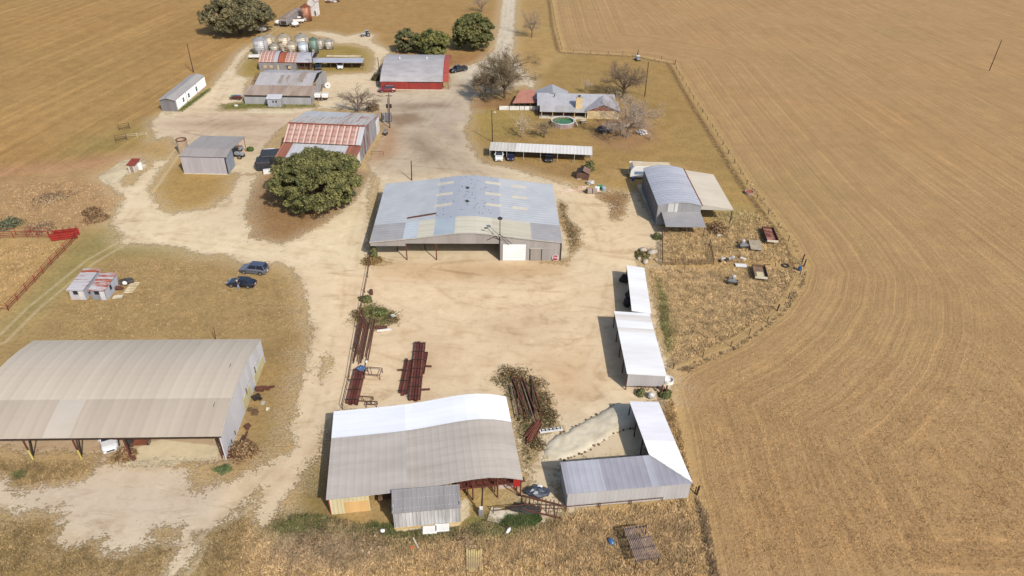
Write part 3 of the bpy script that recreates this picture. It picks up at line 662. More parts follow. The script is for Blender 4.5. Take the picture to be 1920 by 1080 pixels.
# ================================================================== central open-front barn
def central_barn():
    h = 3.75
    f = Frame('steel_barn', 'wide open-front steel barn with patched blue-grey roof in the middle of the yard', 'barn', (692.5,454.2), (1055,455), h)
    W = f.W; D = f.gp(718.7,343.3,h)[1]; D2 = f.gp(1038,346.5,h)[1]; D = (D+D2)/2
    pk = h+1.95; zf = f.front(850,456.5,.2)[1]; zl = f.front(720,461,.2)[1]
    prof = [(0,h),(W*.12,h+.42),(W*.24,h+.86),(W*.33,h+1.28),(W*.40,h+1.66),(W*.45,h+1.86),(W*.5,h+1.93),(W*.55,h+1.9),(W*.61,h+1.68),(W*.68,h+1.34),(W*.76,h+.95),(W*.88,h+.45),(W,h)]
    def U(px, py, z): return f.gp(px, py, z)[0]
    band = f.gp(870,405,pk)[1]
    cu = [U(761,415,h+.8), U(787,415,4.2), U(818,408,4.4), U(855,405,5), U(922,406,5), U(965,408,4.5), U(993,412,4.1)]
    prof = densify(prof, cu+[U(823,360,4.5), U(936,360,4.9), U(984,360,4.0)])
    a, b, c2, d, e, g2, k = cu
    x0, x1, x2 = U(823,360,4.5), U(936,360,4.9), U(984,360,4.0)
    sk = [(U(820,355,4.4), U(850,355,4.9)), (U(910,355,5), U(939,355,4.7)), (U(959,360,4.5), U(986,360,4.1))]
    prof = densify(prof, [q for s in sk for q in s])
    vs = [band]
    skv = []
    for py in (347, 367.5, 388):
        v0 = f.gp(836, py+1, 4.7)[1]; skv.append((v0-.55, v0+.55)); vs += [v0-.55, v0+.55]
    mats = [surf('barn_blue', C(186,188,190), C(174,176,180), .5, .05, .25, ribs=(1, .9, .03)),
            surf('barn_grey', C(178,174,172), C(164,160,158), .5, .2, .4, ribs=(1, .9, .03)),
            surf('barn_sky', C(190,196,203), C(180,186,194), .5, .05, .4, ribs=(1, .9, .03)),
            surf('barn_cream', C(212,206,186), C(200,192,170), .5, .1, .5, (.2, 2, 1), seam=(1, 1.1), seamdark=.82),
            surf('barn_pale', C(176,186,192), C(166,176,184), .45, .1, .4),
            surf('barn_tan', C(204,196,176), C(188,178,156), .5, .1, .5, (.2, 2, 1), seam=(1, .9), seamdark=.8),
            None, surf('skylight', C(206,197,178), C(190,182,164), .5, 0, .8)]
    # dotted middle section
    t = NT('barn_dotted'); co = t.coord(); vo = t.n('ShaderNodeTexVoronoi'); t.l(co, vo.inputs['Vector']); vo.inputs['Scale'].default_value = 1.25
    n = t.noise(co, .25, 2); base = t.mix(t.noise(co, .4, 4), C(182,184,189), C(168,171,178))
    sp = t.noise(co, 6, 2); base = t.mix(t.ramp(sp, .5, .8, 0, .35), base, C(120,128,146))
    f2 = t.math('MULTIPLY', t.math('LESS_THAN', vo.outputs['Distance'], .17), t.ramp(n, .38, .46))
    t.l(t.mix(f2, base, C(58,60,70)), t.b.inputs['Base Color']); t.b.inputs['Roughness'].default_value = .5; t.b.inputs['Metallic'].default_value = .2
    mats[6] = t.m
    def fn(s, l):
        if l < band:
            if s < a: return 1
            if s < b: return 2
            if s < c2: return 3
            if s < d: return 4
            if s < g2: return 3 if s < e else 5
            if s < k: return 5
            return 1
        for (p, q), j in zip(sk, (0, 1, 2)):
            if p < s < q and any(v0 < l < v1 for v0, v1 in skv): return 7
        return 6 if x0 < s < x1 else 0
    m = roof(MB(), 'u', prof, 0, D, .1, vs, fn)
    rf = f.part(m, 'roof', mats)
    tr = MB()
    for (s, z), (s2, z2) in zip(prof, prof[1:]): tr.beam((s, -.03, z-.02), (s2, -.03, z2-.02), .06, .16)
    f.part(tr, 'roof_trim', M['trim'], rf)
    # tar spots
    for px, py in ((877,352), (876,377)):
        u, v = f.gp(px, py, pk); z = interp(prof, u); q = MB()
        for i in range(9):
            an = i*.7; q.beam((u, v, z+.03), (u+.55*math.cos(an)*random.uniform(.5, 1), v+.55*math.sin(an), z+.035), .14, .03)
        f.part(q, 'tar_patch', M['dark'], rf)
    # front: fascia over the opening, solid right part, side and back walls
    uL = f.front(763,486)[0]; uR = f.front(936,486)[0]
    fz = MB()
    pts = [(s, z-.12) for s, z in prof if s <= uR]+[(uR, interp(prof, uR)-.12)]
    fz.prism([(s, z) for s, z in pts]+[(uR, zf), (uL, zf), (uL, zl), (.1, zl)], .15, .27, 1)
    f.part(fz, 'fascia', surf('barn_fascia', C(160,154,150), C(146,140,136), .6, .1, .6, (1, 1, .1), ribs=(0, .6, .012)))
    w = MB()
    pr = [(uR, interp(prof, uR))]+[p for p in prof if p[0] > uR]
    endwall(w, 'u', [(min(s, W-.25), z) for s, z in pr], .15, .12)
    w.box(W-.37, W-.25, .27, D-.3, 0, h-.12)
    endwall(w, 'u', [(max(.3, min(s, W-.25)), z) for s, z in prof], D-.42, .12)
    w.box(uR, uR+.12, .27, D*.62, 0, 3.9)
    f.part(w, 'wall', [surf('barn_front_wall', C(166,160,156), C(150,144,140), .6, .1, .6, (1, 1, .1), ribs=(0, .6, .012))])
    u0, z1 = f.front(943,457.5, .15); u1, _ = f.front(985.3,487, .15)
    dm = surf('roll_door_white', C(236,236,236), C(224,224,222), .5, 0, .5, seam=(2, .55), seamdark=.8, seamw=.16)
    d1 = f.part(MB().box(u0, u1, .06, .15, 0, z1), 'door', dm)
    fm = MB(); fm.box(u0-.12, u0, .04, .15, 0, z1+.12); fm.box(u1, u1+.12, .04, .15, 0, z1+.12); fm.box(u0, u1, .04, .15, z1, z1+.12); f.part(fm, 'door_frame', M['wallgrey'], d1)
    u0, z1 = f.front(995,466, .15); u1, _ = f.front(1014,487, .15)
    d2 = f.part(MB().box(u0, u1, .07, .15, .02, z1), 'door', surf('slide_door', C(160,152,144), C(146,138,130), .6, .1, .6, (1, 1, .1)), label='grey sliding walk door with dark jambs')
    for q in (u0-.14, u1): f.part(MB().box(q, q+.14, .04, .15, 0, z1), 'jamb', M['darksteel'], d2)
    fm = MB(); fm.box(u0-.2, u1+.25, .0, .15, z1, z1+.14); fm.box(u1+.4, u1+2.5, .08, .15, z1+.05, z1+.12); f.part(fm, 'door_track', M['trim'], d2)
    f.part(MB().box(W-.3, W-.12, .0, .17, 0, h-.15), 'corner_trim', M['darksteel'])
    for px in (763, 818.5): post(f, None, f.front(px,486)[0], .2, zf, .11)
    for px, py in ((745.5,470.5), (797,468)):
        gu, gv = f.gp(px, py); post(f, None, gu, gv, 3.4, .09, mat=M['darksteel'])
    for k2 in range(3): post(f, None, f.front(702+61*k2,470)[0], D*.55, 3.5, .1, mat=M['darksteel'])
    # loose rusty purlin lying on the roof
    p = f.gp(764,413.5,3.95); q = f.gp(818,405.5,4.5)
    b1 = MB().beam((p[0],p[1],interp(prof,p[0])+.09), (q[0],q[1],interp(prof,q[0])+.09), .3, .14)
    wl = lambda u, v, z: f.o+f.ux*u+f.vy*v+Vector((0,0,z))
    mm = MB(); o = wl(p[0],p[1],interp(prof,p[0])); e2 = wl(q[0],q[1],interp(prof,q[0]))-o
    mm.beam((0,-.12,.1), (e2.x,e2.y-.12,e2.z+.1), .1, .14); mm.beam((0,.14,.1), (e2.x,e2.y+.14,e2.z+.1), .1, .14)
    mm.beam((0,0,.1), (e2.x,e2.y,e2.z+.1), .2, .03)
    solo(mm, 'steel_purlin', M['rusty'], 'rusty channel purlin lying on the left slope of the central barn roof', 'purlin', o)
    return f
cb = central_barn()
# yard light pole before the barn
def light_pole():
    b = G(936.8,488.5); t = thing('light_pole', 'slim dark light pole with two spread lamp arms before the central barn', 'lamp post', b)
    MB().tube((0,0,0), (0,0,8.4), .09, 8, r2=.06).build('pole', M['darksteel'], t)
    MB().lathe(0, 0, [(.05,8.3),(.42,8.45),(.45,8.6),(.2,8.8),(.02,8.85)], 14).build('lamp_head', M['darksteel'], t)
    a = MB(); a.tube((0,0,5.4), (-2.3,-.1,4.2), .045); a.build('brace', M['darksteel'], t)
    a = MB(); a.tube((0,0,5.4), (2.1,-.6,3.9), .045); a.build('brace', M['darksteel'], t)
    a = MB(); a.tube((-.1,0,4.3), (-2.2,.3,6.4), .05); a.build('lamp_arm', M['darksteel'], t)
    MB().box(-2.75,-2.15,.15,.45,6.35,6.5).build('lamp_head', M['darksteel'], t, bevel=.04)
    a = MB(); a.tube((-1.4,.1,4.75), (1.9,-.4,4.1), .03); a.build('stay', M['darksteel'], t)
light_pole()
def stop_sign():
    b = G(1041,490); t = thing('stop_sign', 'red octagonal stop sign leaning on the central barn front', 'sign', b, R(1))
    def octo(r, y, m): return MB().prism([(r*math.cos(math.pi/8+i*math.pi/4), .68+r*math.sin(math.pi/8+i*math.pi/4)) for i in range(8)], y, y+.03, 1, m)
    octo(.60, 0, 0).build('border', [paint('sign_white', C(240,236,232))], t)
    octo(.54, -.018, 0).build('face', [paint('sign_red', C(140,20,38))], t)
    cu = bpy.data.curves.new('lettering', 'FONT'); cu.body = 'STOP'; cu.align_x = 'CENTER'; cu.align_y = 'CENTER'; cu.size = .46; cu.extrude = .008; cu.space_character = 1.0
    tmp = bpy.data.objects.new('lettering_curve', cu); COL.objects.link(tmp); bpy.context.view_layer.update()
    me = bpy.data.meshes.new_from_object(tmp.evaluated_get(bpy.context.evaluated_depsgraph_get())); bpy.data.objects.remove(tmp)
    me.materials.clear(); me.materials.append(paint('sign_white', C(240,236,232))); o = bpy.data.objects.new('lettering', me); COL.objects.link(o)
    o.parent = t; o.location = (0,-.03,.68); o.rotation_euler = (R(90),0,0)
    MB().tube((0,.06,0), (0,.06,.7), .04).build('post', M['darksteel'], t)
    t.rotation_euler.x = R(-12)
stop_sign()
# ================================================================== workshop with the curved roof (bottom middle)
def workshop():
    h = 3.15
    f = Frame('curved_roof_workshop', 'long workshop with half-arched grey roof and white far strip at the bottom', 'workshop', (611.5,931), (979.4,894), h)
    W = f.W; D = (f.gp(626.3,772.4,h)[1]+f.gp(953.1,742,h)[1])/2
    T = [(0,0),(.2,.02),(.35,.1),(.44,.2),(.52,.38),(.6,.62),(.68,.85),(.75,.98),(.82,.98),(.9,.72),(.96,.32),(1,0)]
    prof = [(W*a, h+b) for a, b in T]
    us = f.gp(760,800,3.4)[0]; band = (f.gp(760,806,3.5)[1]+f.gp(622,820,3.2)[1])/2
    prof = densify(prof, [us, W*.19])
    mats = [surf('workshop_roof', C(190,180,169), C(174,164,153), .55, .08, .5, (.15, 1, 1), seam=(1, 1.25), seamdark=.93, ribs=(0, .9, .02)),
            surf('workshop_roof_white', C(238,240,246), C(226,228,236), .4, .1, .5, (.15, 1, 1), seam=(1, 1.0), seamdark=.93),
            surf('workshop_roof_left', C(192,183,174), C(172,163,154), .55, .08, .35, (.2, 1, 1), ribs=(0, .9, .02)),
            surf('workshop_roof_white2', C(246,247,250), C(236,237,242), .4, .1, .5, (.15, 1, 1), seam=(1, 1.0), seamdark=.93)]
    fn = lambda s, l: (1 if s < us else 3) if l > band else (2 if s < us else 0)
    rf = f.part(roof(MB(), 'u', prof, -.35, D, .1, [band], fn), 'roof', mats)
    tr = MB()
    for (s, z), (s2, z2) in zip(prof, prof[1:]): tr.beam((s, -.38, z-.05), (s2, -.38, z2-.05), .06, .14)
    f.part(tr, 'roof_trim', M['trim'], rf)
    # walls
    u1 = f.front(695,957)[0]; w = MB()
    w.box(.25, u1, 0, .12, 0, h-.12); f.part(w, 'wall', M['cream']); w = MB(); endwall(w, 'u', [(max(.12, min(s, W-.12)), z) for s, z in prof], D-.3, .12)
    f.part(w, 'back_wall', M['cream'])
    f.part(MB().box(.12, .25, 0, D-.3, 0, h-.12), 'side_wall', surf('workshop_side', C(150,60,48), C(120,48,40), .6))
    a, b = f.front(645,945), f.front(692,957)
    f.part(MB().box(a[0], u1-.1, -.05, 0, .05, 1.9), 'door', surf('tan_panel', C(214,176,120), C(196,158,104), .6, 0, .8, (1, 1, .1)))
    # inner cross wall, back of the open bays
    f.part(MB().box(u1, W*.42, 7, 7.12, 0, 3.0), 'inner_wall', surf('inner_cream', C(206,190,160), C(188,170,140), .8))
    # red panel and steelwork at the open right end
    a = f.front(969,897)[0]; b = f.front(979,912)[0]
    f.part(MB().box(W-1.05, W-.12, -.02, .1, 1.55, h-.15), 'wall_panel', surf('red_panel', C(166,46,38), C(146,40,34), .5, 0, .8, (1, 1, .1)))
    f.part(MB().box(W-2.6, W-.1, 1.2, 1.35, 0, 1.5), 'low_wall', surf('pink_grey', C(188,170,160), C(170,150,140), .8))
    f.part(MB().box(W*.64, W-2.8, 4.2, 4.35, 0, 1.6), 'low_wall', M['concrete'])
    f.part(MB().box(W*.42, W*.66, 3.9, 4.0, 0, 2.6), 'back_wall', surf('tan_back', C(206,172,120), C(186,152,104), .8))
    for q in (W*.36, W*.66, W*.74, W*.87, W-.15): post(f, None, q, .0, interp(prof, q)-.15, .09)
    for q in (W*.44, W*.6, W*.8, W-.15): post(f, None, q, D*.5, interp(prof, q)-.15, .1)
    ch = MB()
    for i in range(10):
        s = W*.64+i*(W*.35)/10; s2 = s+W*.035
        ch.beam((s, .05, 2.15), (s2, .05, min(interp(prof, s2)-.2, 3.6)), .05, .05); ch.beam((s2, .05, min(interp(prof, s2)-.2, 3.6)), (s2+W*.01, .05, 2.15), .05, .05)
    ch.beam((W*.62,.05,2.15), (W-.15,.05,2.15), .1, .12)
    f.part(ch, 'truss', M['red_steel'])
    br = MB(); br.tube((W-1.5,.0,2.0), (W-.2,-.1,.05), .07); f.part(br, 'brace', M['red_steel'])
    # steel stored inside, each length its own thing
    wl = lambda u, v, z: f.o+f.ux*u+f.vy*v+Vector((0,0,z))
    for k, (uu, vv, zz, L, wd) in enumerate([(W*.66,1.5,.55,7.5,.55),(W*.665,2.2,.55,7.2,.5),(W*.67,1.0,1.35,7.8,.45),(W*.66,2.9,.55,7.0,.5),(W*.67,1.7,1.35,7.4,.5)]):
        g = MB(); g.box(0,L,-wd/2,wd/2,0,.12); g.box(0,L,-wd/2,-wd/2+.04,.12,.3); g.box(0,L,wd/2-.04,wd/2,.12,.3)
        for e in (1,3.2,5.6): g.box(e,e+.1,-wd/2-.1,wd/2+.1,-.1,0)
        solo(g, 'steel_channel', M['red_steel'], 'red oxide steel channel racked inside the open end of the curved-roof workshop', 'steel channel', wl(uu,vv,zz), f.rz, 'steel channels racked in the workshop')
    rk = thing('steel_rack', 'rusty storage rack carrying red channels in the open workshop end', 'rack', wl(W*.66,.8,0), f.rz)
    for e in (1.2, 4.4, 7.0):
        for vv in (.0, 2.6): MB().box(e,e+.1,vv,vv+.1,0,1.9).build('upright', M['red_steel'], rk)
        MB().box(e,e+.1,-.1,2.8,.42,.54).build('arm', M['red_steel'], rk); MB().box(e,e+.1,-.1,2.8,1.22,1.34).build('arm', M['red_steel'], rk)
    bn = thing('work_bench', 'brown steel bench by the cream wall of the curved-roof workshop', 'bench', wl(u1+.9,.6,0), f.rz)
    MB().box(0,2.6,0,.8,.85,1.0).build('bench_top', M['wood'], bn)
    for e in (.1,2.3): MB().box(e,e+.12,.1,.7,0,.85).build('leg', M['rusty'], bn)
    return f
ws = workshop()
def small_leanto():
    h = 2.9
    f = Frame('grey_lean_to_shed', 'small grey corrugated shed standing against the workshop at the bottom', 'shed', (736.4,960.9), (863,949.6), h)
    W = f.W; top = (f.gp(735,918.2,3.7)[1]+f.gp(861.2,908,3.7)[1])/2
    rm = surf('leanto_roof', C(150,146,146), C(130,126,126), .5, .2, .6, (1, .2, 1), ribs=(0, .5, .015))
    f.part(roof(MB(), 'v', [(-.15,h),(top,3.7)], -.1, W+.1, .08), 'roof', rm)
    # bright screw lines
    sc = MB()
    for v in (top*.12, top*.55, top*.95):
        for i in range(22):
            u = .3+i*(W-.6)/21; z = h+(3.7-h)*(v+.15)/(top+.15); sc.box(u-.03,u+.03,v-.03,v+.03,z+.005,z+.02)
    f.part(sc, 'screw_caps', M['white'])
    wm = surf('leanto_wall', C(150,148,150), C(216,214,212), .6, .2, .9, (1, 1, .12), ribs=(0, .4, .04), contrast=.9)
    w = MB(); w.box(0,W,0,.1,.25,h-.05); w.box(0,.1,.1,top-.1,.2,h+.3); w.box(W-.1,W,.1,top-.1,.2,h+.3); w.box(.1,W-.1,top-.2,top-.1,.2,3.6); f.part(w, 'wall', wm)
    f.part(MB().box(-.05,W+.05,-.06,top-.1,0,.25), 'base', surf('tan_base', C(206,178,120), C(180,150,100), .8))
small_leanto()
# ================================================================== long machine shed on the left
def machine_shed():
    h = 4.1
    f = Frame('machine_shed', 'very large tan barrel-roofed machine shed cut by the left edge', 'machine shed', (-60,823), (414,817.5), h)
    W = f.W; far = f.gp(487.6,635.6,h)[1]
    pr = arc(0, far, h, h, 1.5, 16)
    band = f.gp(230,746,5.5)[1]
    pr = densify(pr, [band])
    u0 = f.gp(100,780,4.9)[0]; u1 = f.gp(170,746,5.5)[0]
    ux0 = f.gp(85,636,h)[0]
    mats = [surf('shed_tan', C(194,181,163), C(185,172,155), .6, .02, .25, (1, .12, 1), ribs=(0, 1.6, .03)), surf('shed_tan_dark', C(178,165,149), C(168,155,140), .6, .02, .25, (1, .12, 1), ribs=(0, 1.6, .03)),
            surf('shed_tan_pale', C(192,182,168), C(186,176,162), .5, .1, .3)]
    ua = f.gp(88,800,4.5)[0]; ub = f.gp(147,780,4.9)[0]
    fn = lambda s, l: 0 if s > band else (2 if ua < l < ub else 1)
    L0 = min(ux0, -2)
    rf = f.part(roof(MB(), 'v', pr, L0, W, .1, [ua, ub], fn), 'roof', mats)
    q = MB()
    for (s, z), (s2, z2) in zip(pr, pr[1:]): q.beam((W+.02,s,z-.02), (W+.02,s2,z2-.02), .05, .16)
    f.part(q, 'roof_trim', surf('shed_trim', C(200,192,180)), rf)
    q = MB(); q.beam((W-1.9,4,interp(pr,4)+.06), (W-1.9,far*.62,interp(pr,far*.62)+.06), .05, .05); f.part(q, 'cable', M['darksteel'], rf)
    # right end wall with bluish upper sheets and yellowed lower ones
    bl = surf('shed_end_blue', C(214,214,220), C(196,196,200), .5, .1, .8, (1, 1, .1)); ye = surf('shed_end_yellow', C(204,194,150), C(192,182,140), .6, .1, .6, (1, 1, .2))
    w = MB(); endwall(w, 'v', pr, W-.25, .12); f.part(w, 'wall', bl)
    f.part(MB().box(W-.13, W-.1, far*.44, far*.62, .05, 2.0), 'wall_panel', ye)
    f.part(MB().box(W-.13, W-.1, far*.72, far*.97, .05, 1.6), 'wall_panel', ye)
    for vv in (.62, .86):
        f.part(MB().box(W-.12, W-.04, far*vv-1.1, far*vv+1.1, 2.5, 2.66), 'hood', M['trim'])
    for vv in (.12, .20, .53, .76): f.part(MB().tube((W-.03, far*vv, .5 if vv < .3 else 1.7), (W-.03, far*vv+.06, 1.1 if vv < .3 else 2.7), .06), 'brace', M['rusty'])
    f.part(MB().box(L0, W-.3, far-.25, far-.13, 0, h-.1), 'back_wall', surf('shed_back', C(176,168,156), C(160,150,138), .6))
    f.part(MB().box(L0, W, -.02, .1, h-.28, h-.08), 'eave_beam', M['darksteel'])
    # splayed front posts: rust above, yellow below
    ypm = surf('yellow_post', C(206,188,110), C(186,168,96), .6)
    for (tx, ty, bx, by), (sx, sy, ex, ey) in ((((40,820),(62.5,862)),((56,821),(60,856))), (((134,821),(153.5,861)),((146,822),(151,857)))) if False else (((40,820,62.5,862),(56,821,61,856)), ((134,821,153.5,861),(147,822,152,856)), ((229,819,246,860),(232,820,247,858))):
        a = f.gp(tx, ty, h-.25); b = f.gp(bx, by, 0); m = Vector((a[0]*.45+b[0]*.55, a[1]*.45+b[1]*.55, (h-.25)*.45))
        p = f.part(MB().tube((a[0],a[1],h-.25), m, .11), 'post', M['red_steel']); f.part(MB().tube(m, (b[0],b[1],-.05), .11), 'post_foot', ypm if bx < 200 else M['red_steel'], p)
        a = f.gp(sx, sy, h-.25); b = f.gp(ex, ey, 0); f.part(MB().tube((a[0],a[1],h-.25), (b[0],b[1]+.2,-.05), .09), 'post', M['darksteel'])
    q = MB(); e = f.gp(425,859,0)
    for v in (0.2, 1.2):
        q.beam((W-.7,v,0), (W-.4,v,h-.3), .1, .1); 
    for i in range(6): q.beam((W-.7+.05*i,.2,.3+i*.55), (W-.65+.05*i,1.2,.6+i*.55), .06, .06)
    f.part(q, 'lattice_post', M['red_steel'])
    f.part(MB().beam((W*.56,.3,h-.5), (W-.6,.3,h-.4), .12, .2), 'beam', M['red_steel'])
    for k in range(7): post(f, None, L0+2+k*(W-L0-4)/6, far*.5, interp(pr, far*.5)-.2, .1)
    return f, W, far
ms, msW, msF = machine_shed()
# ================================================================== L-shaped shed
def l_shed():
    h = 2.75; hi = 3.2
    f = Frame('l_shaped_shed', 'L-shaped open shed with grey front wing and white side wing', 'shed', (1062.6,925.9), (1299,906), h)
    W = f.W; d = (f.gp(1048.9,866.4,hi)[1]+f.gp(1217.5,853.6,hi)[1])/2
    iu = f.gp(1217.5,853.6,hi)[0]; Nn = (f.gp(1261.7,752.5,h)[1]+f.gp(1197.5,750,hi)[1])/2
    wid = W-iu; Nn += 0
    g1 = surf('lshed_grey', C(166,164,172), C(154,152,160), .45, .2, .4, ribs=(0, .8, .03)); g2 = surf('lshed_light', C(182,182,190), C(170,170,178), .45, .2, .4, ribs=(0, .8, .03))
    w1 = surf('lshed_white', C(234,232,236), C(218,216,220), .45, .1, .5, (.2, 1, 1), seam=(1, .75), seamdark=.94); w2 = surf('lshed_bright', C(250,250,252), C(242,242,244), .45, .1, .5, ribs=(1, .8, .03))
    m = MB()
    cu = [(f.gp(a,880,3.1)[0]) for a in (1066, 1127, 1214, 1240)]
    ed = [0]+cu+[iu]
    cuts = [0, cu[0]-.0, cu[1], cu[2], iu]
    mi = [0, 1, 0, 1]
    cuts[1] = f.gp(1068,895,3.1)[0]
    for a, b, k in zip(cuts, cuts[1:], mi): m.poly([(a,0,h),(b,0,h),(b,d,hi),(a,d,hi)], k)
    m.poly([(iu,0,h),(W,0,h),(iu,d,hi)], 0)
    v1 = f.gp(1250,862,3.1)[1]; v2 = f.gp(1240,825,3.1)[1]
    m.poly([(W,0,h),(W,d,h),(iu,d,hi)], 3)
    for a, b, k in ((d, v2, 3), (v2, Nn, 2)): m.poly([(iu,a,hi),(W,a,h),(W,b,h),(iu,b,hi)], k)
    t = .1
    m.poly([(0,d,hi-t),(iu,d,hi-t),(W,0,h-t),(0,0,h-t)], 0); m.poly([(W,0,h-t),(iu,d,hi-t),(iu,Nn,hi-t),(W,Nn,h-t)], 2)
    for p, q in (((0,0,h),(W,0,h)), ((W,0,h),(W,Nn,h)), ((W,Nn,h),(iu,Nn,hi)), ((iu,Nn,hi),(iu,d,hi)), ((iu,d,hi),(0,d,hi)), ((0,d,hi),(0,0,h))):
        m.poly([(p[0],p[1],p[2]-t),(q[0],q[1],q[2]-t),q,p], 1)
    f.part(m, 'roof', [g1, g2, w1, w2])
    f.part(MB().beam((W,0,h+.03),(iu,d,hi+.03),.12,.04), 'hip_flashing', M['trim'])
    wm = surf('lshed_wall', C(172,168,168), C(196,194,192), .55, .15, .5, (1, 1, .15), ribs=(0, .5, .012), contrast=.7)
    w = MB(); w.box(.15,W-.15,.1,.22,.12,h-.11); w.prism([(.22,.1),(d-.15,.1),(d-.15,hi-.14),(.22,h-.12)], .15, .27, 0)
    f.part(w, 'wall', wm)
    f.part(MB().box(W-.27,W-.15,.22,Nn-.1,0,h-.12), 'wall', surf('lshed_outer', C(180,178,180), C(160,158,160), .55))
    for u in (iu*.02+.4, iu*.33, iu*.66, iu-.2): post(f, None, u, d-.2, hi-.12, .08)
    for v in (d+(Nn-d)*.33, d+(Nn-d)*.66, Nn-.2): post(f, None, iu+.15, v, hi-.12, .08)
    f.part(MB().tube((0,-.08,.6),(W*.78,-.08,.72),.05), 'rail', M['rusty'])
    for u in (W*.0+.1, W*.26, W*.275, W*.51, W*.525, W*.775): f.part(MB().tube((u,-.08,0),(u,-.08,.75),.05), 'post', M['rusty'])
    return f
l_shed()
# ================================================================== the two white open sheds
def white_shed(name, label, A, B, Cc, Dd, hl, hr, longer):
    """A near-left, B near-right, Cc far-left, Dd far-right roof corners in the photo"""
    a = G(*A, hl); b = G(*B, hr); f = Frame(name, label, 'open shed', A, A, hl, rz=math.atan2(b.y-a.y, b.x-a.x))
    W = f.gp(*B, hr)[0]; D = (f.gp(*Cc, hl)[1]+f.gp(*Dd, hr)[1])/2
    rm = surf('white_roof_'+name, C(240,240,240), C(224,222,220), .45, .1, .5, (.15, 1.4, 1), seam=(1, .95), seamdark=.95)
    ex = surf('white_roof_stain', C(226,220,214), C(206,198,192), .45, .1, .6, (.15, 1.4, 1))
    cuts = [D*.66, D*.72, D*.85, D*.95] if longer else []
    fn = (lambda s, l: 1 if (D*.66 < l < D*.72 or D*.85 < l < D*.95) else 0) if longer else None
    f.part(roof(MB(), 'u', [(0,hl),(W*.5,(hl+hr)/2),(W,hr)], 0, D, .1, cuts, fn), 'roof', [rm, ex])
    f.part(MB().box(W-.25,W-.13,.15,D-.1,.3,hr-.12), 'back_wall', M['wallgrey_y'])
    if longer:
        w = MB(); w.prism([(.5,.75),(W-.25,.75),(W-.25,hr-.12),(.15,hl-.16),(.15,.75)][1:]+[], .1, .2, 1); f.part(w, 'wall', surf('white_shed_end', C(186,182,182), C(170,166,166), .5, .1, .6, (1, 1, .1), ribs=(0, .5, .012)))
    n = 5 if longer else 3
    for k in range(n): post(f, None, .15, .15+k*(D-.3)/(n-1), hl-.12, .08)
    for k in range(2): post(f, None, W-.35, .2+k*(D-.5), hr-.12, .08)
    return f, W, D
w1, w1W, w1D = white_shed('white_open_shed', 'longer lower white-roofed open shed with grey end wall facing the camera', (1175.7,700.4), (1250.4,705), (1155.2,581.9), (1221.9,589), 3.1, 2.75, True)
w2, w2W, w2D = white_shed('narrow_open_shed', 'narrow white-roofed open shed at the far end of the row right of the yard', (1184.5,582.4), (1221,588), (1168.2,498.1), (1200.6,500.2), 2.9, 2.55, False)
